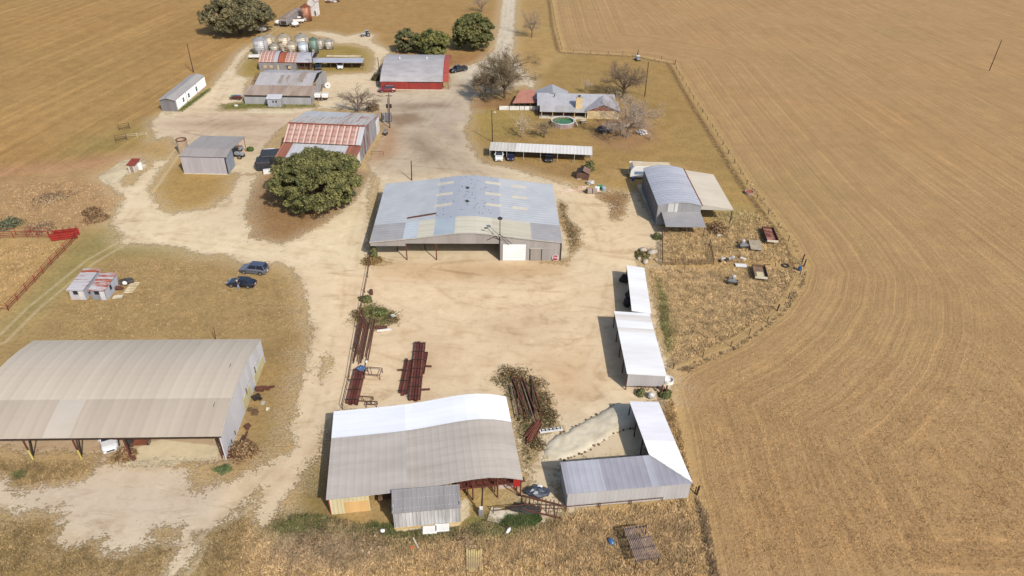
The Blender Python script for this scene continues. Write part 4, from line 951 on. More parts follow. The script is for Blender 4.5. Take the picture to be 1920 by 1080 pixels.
# ================================================================== round-roofed barn with lean-to, right
def round_barn():
    h = 4.4
    f = Frame('round_roof_barn', 'grey barn with ribbed arched roof, tan lean-to and front awning right of the yard', 'barn', (1233.3,384.3), (1316.6,385.3), h)
    W = f.W; D = (f.gp(1206.7,317,h)[1]+f.gp(1283.5,314.3,h)[1])/2
    pr = arc(0, W, h, h, .75, 12)
    rm = surf('round_barn_roof', C(206,206,214), C(190,190,198), .4, .2, .5, (.2, 1, 1), seam=(1, 1.05), seamdark=.68, seamw=.34, ribs=(1, 1.05, .1), rust=.0)  # light and dark of the ribs put into the colour as wide seam bands
    rf = f.part(roof(MB(), 'u', pr, -.15, D, .1), 'roof', rm)
    e = MB(); e.beam((W+.02,-.1,h+.0),(W+.02,D,h+.0),.22,.12); f.part(e, 'rust_edge', surf('rust_edge', C(134,84,66), C(110,70,56), .8), rf)
    w = MB(); endwall(w, 'u', [(max(.1, min(s, W-.1)), z) for s, z in pr], D-.3, .12); f.part(w, 'back_wall', M['wallgrey']); w = MB(); endwall(w, 'u', [(max(.1, min(s, W-.1)), z) for s, z in pr], .0, .12)
    f.part(w, 'wall', surf('round_barn_front', C(160,160,162), C(138,138,140), .5, .2, .6, (1, 1, .1), ribs=(0, .5, .015)))
    w = MB(); w.box(.1,.22,.12,D-.3,0,h-.12); w.box(W-.22,W-.1,.12,D-.3,0,h-.12); f.part(w, 'side_wall', surf('round_barn_side', C(120,122,130), C(104,106,114), .55, .2, .6, (1, 1, .1), ribs=(1, .5, .04)))
    w = MB(); w.box(W*.24,W*.37,-.04,0,2.6,h+.38); w.box(W*.39,W*.46,-.04,0,2.6,h+.45); f.part(w, 'wall_panel', surf('bright_sheet', C(206,206,204), C(190,190,188), .45, .1, .6, (1, 1, .1)))
    # tan lean-to on the far right side
    q = f.gp(1374.9,393,3.2); q2 = f.gp(1334,321,3.2)
    LW = (q[0]+q2[0])/2-W; v0 = q[1]
    lr = surf('leanto_tan', C(212,200,180), C(198,184,164), .5, .1, .4, (.3, 1, 1))
    lt = f.part(roof(MB(), 'u', [(W+.05,h-.15),(W+LW,3.25)], v0, D-.3, .1), 'lean_to_roof', lr)
    f.part(MB().prism([(W+.1,h-.3),(W+.1,h-1.3),(W+LW,2.95),(W+LW,3.13)], v0+.02, v0+.1, 1), 'fascia', surf('leanto_fascia', C(196,190,178), C(180,174,162), .5, .1, .6, (1, 1, .1), ribs=(0, .5, .012)))
    for v in (v0+.1, (v0+D)*.5, D-.5): post(f, None, W+LW-.15, v, 3.15, .09, mat=M['darksteel'])
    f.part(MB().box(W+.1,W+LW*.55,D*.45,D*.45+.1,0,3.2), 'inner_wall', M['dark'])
    # awning
    a = f.gp(1239.7,402.4,3.0); b = f.gp(1313.6,402.4,3.0); c = f.gp(1248.5,425.2,2.35); d = f.gp(1323.4,425.5,2.35)
    am = surf('awning_sheet', C(160,158,158), C(148,146,146), .5, .15, .4, ribs=(0, .5, .012))
    vo = (c[1]+d[1])/2
    f.part(roof(MB(), 'v', [(vo,2.35),(-.02,3.0)], c[0], d[0], .08), 'awning', am)
    for px in (1246, 1285.4, 1319): post(f, None, f.front(px,440,vo+.15)[0], vo+.15, 2.3, .06, mat=M['wood'])
    return f, W, D
rb, rbW, rbD = round_barn()
# ================================================================== camper trailer behind the round barn
def camper():
    b = G(1180.5,336); t = thing('camper_trailer', 'white camper trailer with tan roof parked behind the round-roofed barn', 'camper', b, 0)
    s = 8.0; L = G(1249,322,0).x-b.x; H = 3.1
    pts = [(0,.5),(.05,2.0),(.5,2.75),(.9,H),(L-.1,H),(L,2.9),(L,.5)]
    MB().prism(pts, 0, 2.5, 1).build('body', M['whitepaint'], t, bevel=.05)
    MB().box(.5,L-.1,.05,2.45,H,H+.05).build('roof', surf('camper_roof', C(206,190,160), C(190,172,144), .7), t)
    MB().box(-.1,3.0,2.4,2.62,2.9,3.15).build('awning_roll', M['whitepaint'], t)
    w = MB().box(.9,2.8,-.04,.0,1.2,1.9).build('window', glass('blue_glass', (.12,.16,.24,1), .15), t)
    MB().box(-.03,.03,.4,2.1,1.3,2.1).build('window', M['glass'], t)
    for x in (L*.55, L*.65):
        for y in (.02, 2.3): wheel(t, x, y+.1, .33)
    MB().tube((0,1.25,.55),(-1.2,1.25,.5),.06).build('hitch', M['darksteel'], t)
    bb = G(1187,338.5); solo(MB().lathe(0,0,[(.3,0),(.32,.4),(.3,.85),(0,.87)],12), 'barrel', paint('blue_plastic', C(36,72,150)), 'dark blue barrel in the shade below the camper', 'barrel', bb)
def wheel(t, x, y, r, w=.24, rim=True):
    o = bpy.data.objects.new('wheel', WH['tyre']); COL.objects.link(o); o.parent = t; o.location = (x,y,r); o.scale = (r,w,r)
    if rim:
        q = bpy.data.objects.new('rim', WH['rim']); COL.objects.link(q); q.parent = o
    return o
WH = {}
def _wh():
    m = MB(); m.tube((0,-.5,0),(0,.5,0),1,16); WH['tyre'] = m.mesh('wheel', M['tyre'])
    m = MB(); m.tube((0,-.53,0),(0,.53,0),.58,12); WH['rim'] = m.mesh('rim', M['rim'])
_wh()
camper()
# ================================================================== long carport
def long_carport():
    h = 2.25
    f = Frame('long_carport', 'long low carport with pale ribbed roof over three parked cars', 'carport', (917.2,281.1), (1110.7,290.2), h)
    W = f.W; D = (f.gp(920.9,266.1,h+.45)[1]+f.gp(1110.2,274.6,h+.45)[1])/2
    us = W*.26
    a = surf('carport_pale', C(222,219,213), C(210,206,200), .5, .1, .4, (1, .2, 1), seam=(0, .8), seamdark=.93, ribs=(0, .8, .04)); b = surf('carport_old', C(206,200,190), C(186,180,170), .5, .1, .4, (1, .2, 1), seam=(0, .8), seamdark=.93, ribs=(0, .8, .04))
    f.part(roof(MB(), 'v', [(0,h),(D,h+.45)], 0, W, .1, [us], lambda s, l: 1 if l < us else 0), 'roof', [a, b])
    f.part(MB().box(.2,W-.3,D-.3,D-.2,.1,h+.3), 'back_wall', surf('carport_back', C(120,104,84), C(98,84,68), .8))
    for k in range(7): post(f, None, .15+k*(W-.3)/6, .12, h-.1, .06, mat=M['trim'])
    for k in range(4): post(f, None, .15+k*(W-.3)/3, D-.12, h+.3, .06, mat=M['trim'])
long_carport()
# ================================================================== ranch house
def house():
    f = Frame('ranch_house', 'low ranch house with grey metal gable roofs, stone wing and front porch', 'house', (1013,220.5), (1154,223.7), 0)
    rm = surf('house_roof', C(186,184,188), C(172,170,174), .45, .2, .4, ribs=(0, .6, .012), seam=(0, 1.2), seamdark=.92); rx = surf('house_roof_cross', C(176,174,178), C(164,162,166), .45, .2, .4, ribs=(1, .6, .03))
    stone = surf('lime_stone', C(226,204,160), C(196,168,118), .9, 0, 1.6, fine=.2)
    uE = f.front(1156,215)[0]; u0 = f.front(1009.8,200)[0]-.3; uw = f.front(1100.1,222)[0]; uw2 = f.front(1160,222)[0]
    vb = f.gp(1060,198.4,2.5)[1]; vr = f.gp(1080,175.4,4.2)[1]; vback = vr+(vr-vb)
    f.part(roof(MB(), 'v', [(vb,2.5),(vr,4.2),(vback,2.5)], u0, uE, .12), 'roof', rm)
    f.part(roof(MB(), 'v', [(-.25,1.75),(vb,2.46)], u0+.7, uw+.2, .08), 'porch_roof', surf('porch_roof', C(190,188,188), C(160,156,152), .5, .2, .4, (1, .2, 1), ribs=(0, .5, .012)))
    # stone wing with gable to the front
    uc = (uw+uw2)/2; zp = 4.0; ve = vr
    f.part(roof(MB(), 'u', [(uw-.5,2.15),(uc,zp),(uw2+.35,2.15)], -.35, ve, .12), 'wing_roof', rx)
    w = MB().box(uw,uw2-.1,0,.2,0,2.15); f.part(w, 'stone_wall', stone)
    f.part(MB().prism([(uw+.1,2.16),(uc,zp-.2),(uw2-.2,2.16)], .02, .18, 1), 'gable', surf('red_brown_gable', C(130,62,44), C(108,52,40), .8, 0, 1, (1, 1, .1)))
    # rear wing
    ul = f.gp(1003.6,168,2.4)[0]; ur = f.gp(1064.5,168.5,2.4)[0]; ucp = (ul+ur)/2; vend = f.gp(1034.6,157.7,4.5)[1]
    f.part(roof(MB(), 'u', [(ul,2.6),(ucp,4.5),(ur,2.6)], vr-.5, vend, .12), 'wing_roof', rx)
    w = MB(); w.box(u0+.5,uw,vb,vb+.15,0,2.4); w.box(u0+.4,u0+.55,vb+.15,vback-.4,0,2.4); w.box(uE-.5,uE-.35,.2,vback-.4,0,2.1); w.box(u0+.4,uE-.4,vback-.4,vback-.25,0,2.4); w.box(ul+.4,ur-.4,vend-.6,vend-.45,0,2.5); w.box(ul+.3,ul+.45,vback-.25,vend-.6,0,2.5); w.box(ur-.45,ur-.3,vback-.25,vend-.6,0,2.5)
    f.part(w, 'wall', surf('house_wall', C(112,66,46), C(88,54,40), .8))
    n = 5
    for k in range(n): f.part(MB().box(0,.2,0,.2,0,1.7), 'porch_post', surf('porch_post', C(196,170,128), C(160,132,96), .8), loc=(u0+1.1+k*(uw-u0-1.6)/(n-1),0,0))
    for k in range(4): f.part(MB().box(0,1.2,-.04,0,.8,1.8), 'window', M['glass'], loc=(u0+2+k*2.6,vb,0))
    f.part(MB().box(u0+4.6+2.2,u0+5.5+2.2,vb-.05,vb,0,2.0), 'door', surf('house_door', C(90,50,36)))
    f.part(MB().box(u0+.6,uw-.1,-.6,vb,-.02,.1), 'porch_floor', M['concrete'])
    cu, cv = f.gp(1085.5,199,2.8); ch = f.part(MB().box(-.85,.85,0,1.0,0,2.9), 'chimney', stone, loc=(cu,cv-.1,2.2))
    f.part(MB().box(-.95,.95,-.1,1.1,2.9,3.02), 'chimney_cap', M['trim'], ch); f.part(MB().lathe(0,.5,[(.3,3.02),(.3,3.3),(.4,3.32),(0,3.42)],10), 'flue', M['dark'], ch)
    px = f.gp(1039.8,177.5,4.25); f.part(MB().lathe(px[0],px[1]-.5,[(.12,3.9),(.12,4.5),(0,4.55)],8), 'vent', M['dark'])
    # red patio roof on posts
    a = f.gp(961,193,2.0); b = f.gp(1006.5,192.5,2.0); c = f.gp(976,168,2.7); d = f.gp(1003.6,168,2.7)
    pm = surf('patio_red', C(190,132,112), C(174,118,100), .6, .1, .5, ribs=(0, .5, .02), rust=0)
    q = MB(); z = [2.0,2.0,2.7,2.7]; P = [(a[0],a[1],2.0),(b[0],b[1],2.0),(d[0],d[1],2.7),(c[0],c[1],2.7)]
    q.poly(P); q.poly([(x,y,zz-.1) for x,y,zz in reversed(P)])
    for i in range(4): j = (i+1)%4; q.poly([(P[i][0],P[i][1],P[i][2]-.1),(P[j][0],P[j][1],P[j][2]-.1),P[j],P[i]])
    f.part(q, 'patio_roof', pm)
    for k in range(5):
        x = a[0]+.2+(b[0]-a[0]-.4)*k/4; f.part(MB().tube((x,a[1]+.1,0),(x,a[1]+.1,1.95),.07), 'patio_post', M['wood'])
    for x, y in ((c[0]+.2,c[1]-.2),(d[0]-.2,d[1]-.2)): f.part(MB().tube((x,y,0),(x,y,2.6),.07), 'patio_post', M['wood'])
    # white panel fence
    A = G(935.6,206.5); Bp = G(1012.5,207); t = thing('panel_fence', 'low white panel fence with dark posts beside the red patio roof', 'fence', A, math.atan2((Bp-A).y, (Bp-A).x)); Lf = (Bp-A).length
    for k in range(4):
        x0 = Lf*k/4; MB().box(x0+.06,x0+Lf/4-.06,0,.06,.05,1.15).build('panel', surf('fence_white', C(230,228,222), C(196,192,184), .7), t)
    for k in range(5): MB().box(Lf*k/4-.06,Lf*k/4+.06,-.02,.08,0,1.25).build('post', M['darksteel'], t)
house()
def yard_things():
    # round pool
    c = G(1055,234); r = 2.95; t = thing('above_ground_pool', 'round above-ground pool with green water and pink-grey wall behind the house', 'pool', c)
    m = MB(); n = 28
    m.lathe(0,0,[(r,0),(r,1.15),(r-.12,1.15),(r-.12,.2)],n,cap=False); m.build('pool_wall', surf('pool_wall', C(176,150,148), C(150,124,122), .6, 0, 1, seam=(0, .9), seamdark=.6), t)
    m = MB(); m.lathe(0,0,[(r+.1,1.15),(r+.1,1.24),(r-.18,1.24),(r-.18,1.15),(r+.1,1.15)],n,cap=False); m.build('rim', surf('pool_rim', C(214,214,214)), t)
    m = MB().poly([((r-.12)*math.cos(2*math.pi*i/n),(r-.12)*math.sin(2*math.pi*i/n),.82) for i in range(n)])
    m.build('pool_water', paint('pool_green', C(52,104,44), .08, 0), t)
    m = MB().poly([((r-.12)*math.cos(2*math.pi*i/n),(r-.12)*math.sin(2*math.pi*i/n),.2) for i in range(n)]); m.build('liner', M['trim'], t)
    for k in range(14):
        an = 2*math.pi*k/14; MB().tube(((r+.05)*math.cos(an),(r+.05)*math.sin(an),0),((r+.05)*math.cos(an),(r+.05)*math.sin(an),1.2),.07).build('upright', M['trim'], t)
    ld = MB()
    for y in (-.3,.3):
        ld.tube((r+.9,y-.4,0),(r+.05,y-.4,1.75),.05); ld.tube((r+.05,y-.4,1.75),(r-.5,y-.4,.7),.05)
    for k in range(5): ld.box(r+.8-k*.17,r+.95-k*.17,-.7,-.1,.25*k+.15,.25*k+.2)
    ld.build('ladder', M['whitepaint'], t)
    c = G(1134.5,247.5); t = thing('trampoline', 'round black trampoline on short legs below the pale bare tree', 'trampoline', c); r = 2.1; n = 26
    MB().lathe(0,0,[(0,.86),(r-.25,.87)],n).build('mat', surf('tramp_mat', (.012,.012,.02,1), (.02,.02,.03,1), .7), t)
    MB().lathe(0,0,[(r-.26,.89),(r,.91),(r,.84),(r-.26,.84),(r-.26,.89)],n,cap=False).build('frame_pad', surf('tramp_pad', (.02,.022,.03,1), (.015,.016,.022,1), .7), t)
    for k in range(6):
        an = math.pi/3*k+.3; MB().tube((r*.95*math.cos(an),r*.95*math.sin(an),.85),(r*.97*math.cos(an),r*.97*math.sin(an),0),.04).build('leg', M['trim'], t)
    c = G(1093,231); t = thing('garden_table', 'small pale garden table near the pool', 'table', c, .2)
    MB().box(-.7,.7,-.4,.4,.68,.74).build('table_top', M['concrete'], t)
    for x in (-.55,.55): MB().box(x-.05,x+.05,-.3,.3,0,.68).build('leg', M['darksteel'], t)
    for y in (-.75,.75): MB().box(-.7,.7,y-.13,y+.13,.4,.45).build('bench_seat', M['concrete'], t)
    # rock pile (each stone its own thing)
    rm = surf('pale_rock', C(206,200,196), C(150,146,146), .9, 0, 3)
    g0 = G(1203,250); base = None
    for k in range(26):
        q = MB().blob((0,0,0),(random.uniform(.25,.45),random.uniform(.22,.4),random.uniform(.18,.32)),0,8,5,.22)
        rr = random.uniform(0,1)**.6; an = random.uniform(0,6.28)
        solo(q, 'stone', rm, 'pale broken stone in the heap right of the bare pinkish tree', 'stone', g0+Vector((1.4*rr*math.cos(an),1.7*rr*math.sin(an),.15+(1-rr)*.75)), random.uniform(0,3), 'stones heaped by the house lawn')
    c = G(1195.5,113.5); t = thing('utility_cart', 'small grey utility buggy by the far fence corner', 'buggy', c, R(100))
    MB().box(-1.1,1.1,-.6,.6,.45,.85).build('body', paint('grey_paint', C(120,124,130)), t, bevel=.08); MB().box(-.5,.5,-.55,.55,1.5,1.58).build('roof', M['whitepaint'], t)
    for x in (-.45,.45):
        for y in (-.5,.5): MB().tube((x,y,.85),(x,y,1.5),.03).build('roof_post', M['darksteel'], t)
    for x in (-.75,.75):
        for y in (-.55,.55): wheel(t, x, y, .3)
    c = G(1093,333); t = thing('dog_house', 'small brown shack with black tarp roof by the drive end', 'hut', c, R(-12))
    MB().box(-1.3,1.3,-1.1,1.1,0,1.6).build('wall', surf('shack_brown', C(112,82,66), C(90,66,56), .9), t)
    q = MB(); roof(q, 'u', [(-1.5,1.5),(0,2.2),(1.5,1.5)], -1.3, 1.3, .08, fn=lambda s,l: 0 if s < 0 else 1); q.build('roof', [M['dark'], surf('shack_roof', C(134,104,88), C(110,86,74), .9)], t)
yard_things()
# ================================================================== red barn
def red_barn():
    h = 2.4
    f = Frame('red_barn', 'red-sided barn with grey arched roof and red end porch', 'barn', (713.6,167.8), (830,168.5), 0)
    W = f.W; hr = 5.0; vr = f.gp(775,110.7,hr)[1]; D = 2*vr
    pr = [(0,h),(D*.05,h+.62),(D*.13,h+1.25),(D*.24,h+1.85),(D*.37,h+2.35),(D*.5,hr),(D*.63,h+2.35),(D*.76,h+1.85),(D*.87,h+1.25),(D*.95,h+.62),(D,h)]
    f.part(roof(MB(), 'v', pr, 0, W+.05, .12), 'roof', surf('red_barn_roof', C(190,184,184), C(168,162,160), .5, .2, .5, (.5, 1, 1), seam=(0, .75), seamdark=.9, ribs=(0, .75, .03)))
    red = surf('barn_red', C(150,52,44), C(130,46,40), .6, 0, .7, (1, 1, .1), ribs=(0, .5, .02))
    w = MB(); w.box(.15,W-.1,.1,.22,0,h-.1); w.box(.15,W-.1,D-.3,D-.18,0,h-.1); endwall(w, 'v', [(max(.22,min(s,D-.3)),z) for s,z in pr], .15, .12); endwall(w, 'v', [(max(.22,min(s,D-.3)),z) for s,z in pr], W-.25, .12)
    f.part(w, 'wall', red)
    a = f.front(817,155.5); b = f.front(823,161)
    f.part(MB().box(a[0],b[0],.02,.1,b[1],a[1]), 'window', M['glass']); 
    a2 = f.front(807,155); f.part(MB().lathe(0,0,[(.45,0),(.45,.05),(0,.06)],14), 'sign_disc', M['trim']).rotation_euler.x = R(90)
    o = list(f.t.children)[-1]; o.location = (a2[0]+1,.08,1.3)
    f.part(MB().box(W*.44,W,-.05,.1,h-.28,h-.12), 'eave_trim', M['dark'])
    f.part(MB().box(.1,W+.1,-.5,.1,-.02,.06), 'footing', M['concrete'])
    rr = surf('porch_red', C(176,82,68), C(158,72,60), .55, .1, .6, ribs=(1, .6, .02))
    c = W+1.75; f.part(roof(MB(), 'v', [(q, z-.05) for q, z in pr], W+.06, c, .1), 'porch_roof', rr)
    for v in (.3, D-.3): post(f, None, c-.15, v, 2.4, .07, mat=M['wood'])
    for px in (749.5, 800.5): q = f.gp(px,111,hr); f.part(MB().lathe(q[0],vr,[(.15,hr-.1),(.15,hr+.5),(.25,hr+.52),(0,hr+.7)],8), 'roof_vent', M['whitepaint'])
red_barn()
# ================================================================== grey workshop (north)
def grey_workshop():
    f = Frame('grey_workshop', 'grey workshop with weathered two-pitch roof and exposed left trusses', 'workshop', (459,194.6), (585,196.5), 0)
    W = f.W; h = 2.35; u0 = f.gp(455.4,178.3,h)[0]; u1 = f.gp(581.2,178.5,h)[0]; vf = f.gp(520,178.4,h)[1]
    vb = f.gp(527,160,3.2)[1]; vr = f.gp(540,136.2,4.6)[1]; ua = f.gp(481,148,4)[0]; ux = f.gp(593,140,4.4)[0]
    old = surf('workshop_low_roof', C(176,158,142), C(150,128,112), .6, .15, .5, (1, .12, 1), ribs=(0, .7, .04), rust=.1, rustscale=1.2, ruststretch=(1, .1, 1), rustcol=C(160,118,92))
    up = surf('workshop_high_roof', C(190,184,184), C(172,164,160), .5, .2, .4, (1, .15, 1), ribs=(0, .7, .04), rust=.16, ruststretch=(1, .1, 1), rustcol=C(170,146,124))
    pr = [(vf,h),(vb,3.2)]
    f.part(roof(MB(), 'v', pr, u0, u1+.6, .1), 'roof', old)
    f.part(roof(MB(), 'v', [(vb,3.25),(vr,4.6),(vr*2-vb,3.25)], ua, ux, .1), 'upper_roof', up)
    lt = surf('workshop_skylight', C(150,140,128), C(134,124,112), .6)
    for px, py in ((527,148),(567,147)):
        p = f.gp(px,py,3.95); f.part(MB().beam((p[0],p[1]-2.2,interp([(vb,3.25),(vr,4.6)],p[1]-2.2)+.05),(p[0],p[1]+2.2,interp([(vb,3.25),(vr,4.6)],p[1]+2.2)+.05),.9,.05), 'skylight', lt)
    tr = MB()
    for k in range(4):
        v = vb+(vr*2-2*vb)*k/3*.9; z = 3.0
        tr.beam((u0+.3,v,z),(ua,v,z),.08,.1); tr.tube((u0+.3,v,0),(u0+.3,v,z),.08)
    for k in range(5):
        x = u0+.3+(ua-u0-.3)*k/4; tr.beam((x,vb,3.0),(x,vr,4.4),.08,.1); tr.beam((x,vb+1.5,3.4),(x+.8,vr-.5,4.2),.06,.06)
    f.part(tr, 'truss', M['wood'])
    wm = surf('workshop_wall', C(170,168,168), C(150,148,148), .6, .1, .7, (1, 1, .1), ribs=(0, .6, .012))
    w = MB(); w.box(.1,W,0,.12,0,1.9); endwall(w, 'v', [(0,2.3),(vb,3.1),(vr,4.5),(vr*2-vb,3.1)], W-.12+.0, .12); w.box(u0+.3,W-.12,vr*2-vb-.2,vr*2-vb,0,3.1)
    f.part(w, 'wall', wm)
    f.part(MB().box(.1,W-.12,.5,.6,1.2,2.3), 'eave_band', M['dark'])  # near-black band set behind the gap under the front eave
    # small lean-in office in front
    a = f.gp(503,200.5,0); b = f.gp(527,201.8,0)
    hut = thing('grey_hut', 'tiny grey hut with two dark windows in front of the grey workshop', 'hut', f.o+f.ux*a[0]+f.vy*a[1], f.rz); hw = b[0]-a[0]; hd = -a[1]-.15
    MB().box(0,hw,0,max(hd,1.8),0,2.25).build('wall', M['galvwall'], hut)
    roof(MB(), 'v', [(-.25,2.3),(max(hd,1.8)+.1,2.8)], -.25, hw+.25, .08).build('roof', surf('hut_roof', C(206,206,208), C(190,190,194), .45, .2), hut)
    for k in (.38,.6): MB().box(hw*k,hw*k+.4,-.03,0,1.2,1.75).build('window', M['glass'], hut)
    MB().box(hw*.72,hw*.72+.7,-.025,0,.05,1.9).build('door', M['wallgrey'], hut)
    return f
grey_workshop()
def stripe_rust(name, pu, pv):
    t = NT(name); co = t.coord(); sx = t.n('ShaderNodeSeparateXYZ'); t.l(co, sx.inputs[0])
    fu = t.math('FRACT', t.math('DIVIDE', sx.outputs[0], pu)); fv = t.math('FRACT', t.math('DIVIDE', sx.outputs[1], pv))
    n1 = t.noise(t.mapping(co, (1, .25, 1)), .8, 4); n2 = t.noise(co, 3.5, 3, .7)
    c = t.mix(t.ramp(n1, .3, .7), C(182,152,140), C(168,132,118))
    row = t.math('MULTIPLY', t.ramp(fv, .25, .45), t.ramp(fv, .6, .85, 1, 0)); row = t.math('MULTIPLY', row, t.ramp(n2, .4, .58))
    c = t.mix(t.math('MULTIPLY', row, .8), c, C(120,84,74))
    c = t.mix(t.math('MULTIPLY', t.ramp(fu, .0, .08), t.ramp(fu, .2, .3, 1, 0)), c, C(204,176,164))
    c = t.mix(t.math('MULTIPLY', t.ramp(fu, .3, .38), t.ramp(fu, .44, .52, 1, 0)), c, C(150,92,76))
    t.l(c, t.b.inputs['Base Color']); t.b.inputs['Roughness'].default_value = .65; t.b.inputs['Metallic'].default_value = .1; return t.m
# ================================================================== rusty shed with carport (north)
def rusty_shed():
    f = Frame('rust_roof_shed', 'grey block shed with streaked rusty curved roof in front of the grain bins', 'shed', (487,132.6), (556,133.6), 0)
    h = 2.45; u0 = f.gp(483.9,116.5,h)[0]; uB = f.gp(520,116.5,h)[0]; u1 = f.gp(584,117.2,h)[0]; vf = f.gp(520,116.5,h)[1]
    vr = f.gp(505,96,4.3)[1]; uc = f.gp(556,116.5,h)[0]
    def pr(v0, v1, z0, z1): n = 6; return [(v0+(v1-v0)*i/n, z0+(z1-z0)*math.sin(math.pi/2*i/n)) for i in range(n+1)]+[(v1+(v1-v0)*(1-math.cos(math.pi/2*i/n))*1.0 if False else v1+(v1-v0)*i/n, z0+(z1-z0)*math.cos(math.pi/2*i/n)) for i in range(1, n+1)]
    rust = stripe_rust('streak_rust_roof', 1.1, 1.0)
    solid = surf('solid_rust_roof', C(164,90,60), C(140,74,50), .7, .1, .6, (1, .1, 1), ribs=(0, .7, .04))
    grey = surf('plain_galv_roof', C(186,184,190), C(170,168,174), .45, .2, .4, (1, .15, 1), ribs=(0, .7, .04))
    c1 = f.gp(538,104,3.6)[0]; c2 = f.gp(558,104,3.6)[0]
    f.part(roof(MB(), 'v', pr(vf, vr, h, 4.3), u0, uB, .1, [uB-1.2], lambda s, l: 1 if l > uB-1.2 else 0), 'roof', [rust, grey])
    f.part(roof(MB(), 'v', pr(vf, vr-.3, h, 4.0), uB+.1, u1, .1, [c1, c2], lambda s, l: 0 if l < c1 else (1 if l < c2 else 2)), 'roof', [solid, rust, grey])
    wm = surf('block_wall', C(140,136,136), C(122,118,118), .8, 0, .8)
    D = vr*2-vf-.3
    w = MB(); w.box(0,f.W,0,.15,0,h-.05); w.box(0,.15,.15,D,0,h); w.box(f.W-.15,f.W,.15,D,0,h); w.box(0,u1-.3,D-.1,D+.05,0,h); endwall(w, 'v', [(.1,h),(vr,4.2),(D,h)], .0, .14); f.part(w, 'wall', wm)
    f.part(MB().box(f.W,u1-.3,2.2,2.35,0,h), 'back_wall', surf('dark_wood_wall', C(90,62,50), C(70,50,42), .9))
    for px in (497,508.5,540): a = f.front(px,123); f.part(MB().box(a[0]-.5,a[0]+.5,-.04,0,.9,1.7), 'window', surf('boarded', C(196,172,132), C(170,140,104), .8) if px != 540 else M['glass'])
    a = f.front(542.5,123); ac = f.part(MB().box(a[0]-.4,a[0]+.4,-.5,0,.9,1.5), 'window_unit', surf('tan_unit', C(214,190,146)))
    f.part(MB().box(f.front(521.5,125)[0]-.2,f.front(521.5,125)[0]+.2,-.05,0,.3,1.8), 'pilaster', surf('tan_pilaster', C(208,190,150)))
    for k in range(3): post(f, None, f.W+1+k*(u1-f.W-1.3)/2, .2, h-.1, .07, mat=M['wood'])
    # carport to the right
    g = Frame('small_carport', 'narrow grey carport right of the rust-roofed shed', 'carport', (578,116.8), (680,117.2), 2.2)
    D2 = g.gp(680,108.8,2.4)[1]; W = g.W
    g.part(roof(MB(), 'v', [(0,2.2),(D2,2.4)], 0, W, .1), 'roof', surf('carport_blue', C(186,188,200), C(176,178,188), .45, .2, .4, ribs=(0, .8, .02)))
    for k in range(6):
        for v in (.15, D2-.15): post(g, None, .2+k*(W-.4)/5, v, 2.1, .06, mat=M['wood'])
    g.part(MB().box(W*.3,W-.3,D2-.35,D2-.27,.1,.9), 'back_board', M['wood'])
rusty_shed()
# ================================================================== mobile home
def mobile_home():
    f = Frame('mobile_home', 'long narrow white mobile home with grey shallow gable roof at the field edge', 'mobile home', (304,208.2), (333.4,208.9), 0)
    W = f.W; D = f.gp(392.5,162.5,0)[1]; h = 3.05; hp = 3.65
    f.part(roof(MB(), 'u', [(-.2,h),(W/2,hp),(W+.08,h)], -.4, D+.3, .12), 'roof', surf('mobile_roof', C(170,164,160), C(152,146,140), .6, .1, .5, (1, .2, 1), ribs=(1, .6, .02)))
    gw = surf('mobile_end', C(128,124,126), C(108,104,106), .7, 0, .8, (1, 1, .1)); ww = surf('mobile_white', (.86,.86,.85,1), (.78,.78,.76,1), .6, 0, .6, (1, 1, .3), fine=.08)
    f.part(endwall(MB(), 'u', [(0,h),(W/2,hp),(W,h)], 0, .12), 'end_wall', gw)
    w = MB(); w.box(0,.1,.12,D,0,h-.1); w.box(W-.1,W,.12,D,.35,h-.1); endwall(w, 'u', [(.1,h),(W/2,hp),(W-.1,h)], D-.12, .12); f.part(w, 'side_wall', ww)
    f.part(MB().box(W-.08,W+.02,.12,D,0,.35), 'skirting', surf('mobile_skirt', C(200,180,140), C(176,156,120), .8))
    for px, py in ((343.3,184.5),(353.3,176.3),(367.8,165)):
        v, z = f.side(px, py, W); o = f.part(MB().box(W,W+.05,v-.45,v+.45,1.05,2.1), 'window', M['glass']); f.part(MB().box(W,W+.07,v-.5,v+.5,1.53,1.6), 'window_bar', M['whitepaint'], o)
    for v in (.3,D*.33,D*.68): f.part(MB().box(W,W+.03,v-.06,v+.06,.1,h-.2), 'downpipe', M['darksteel'])
mobile_home()
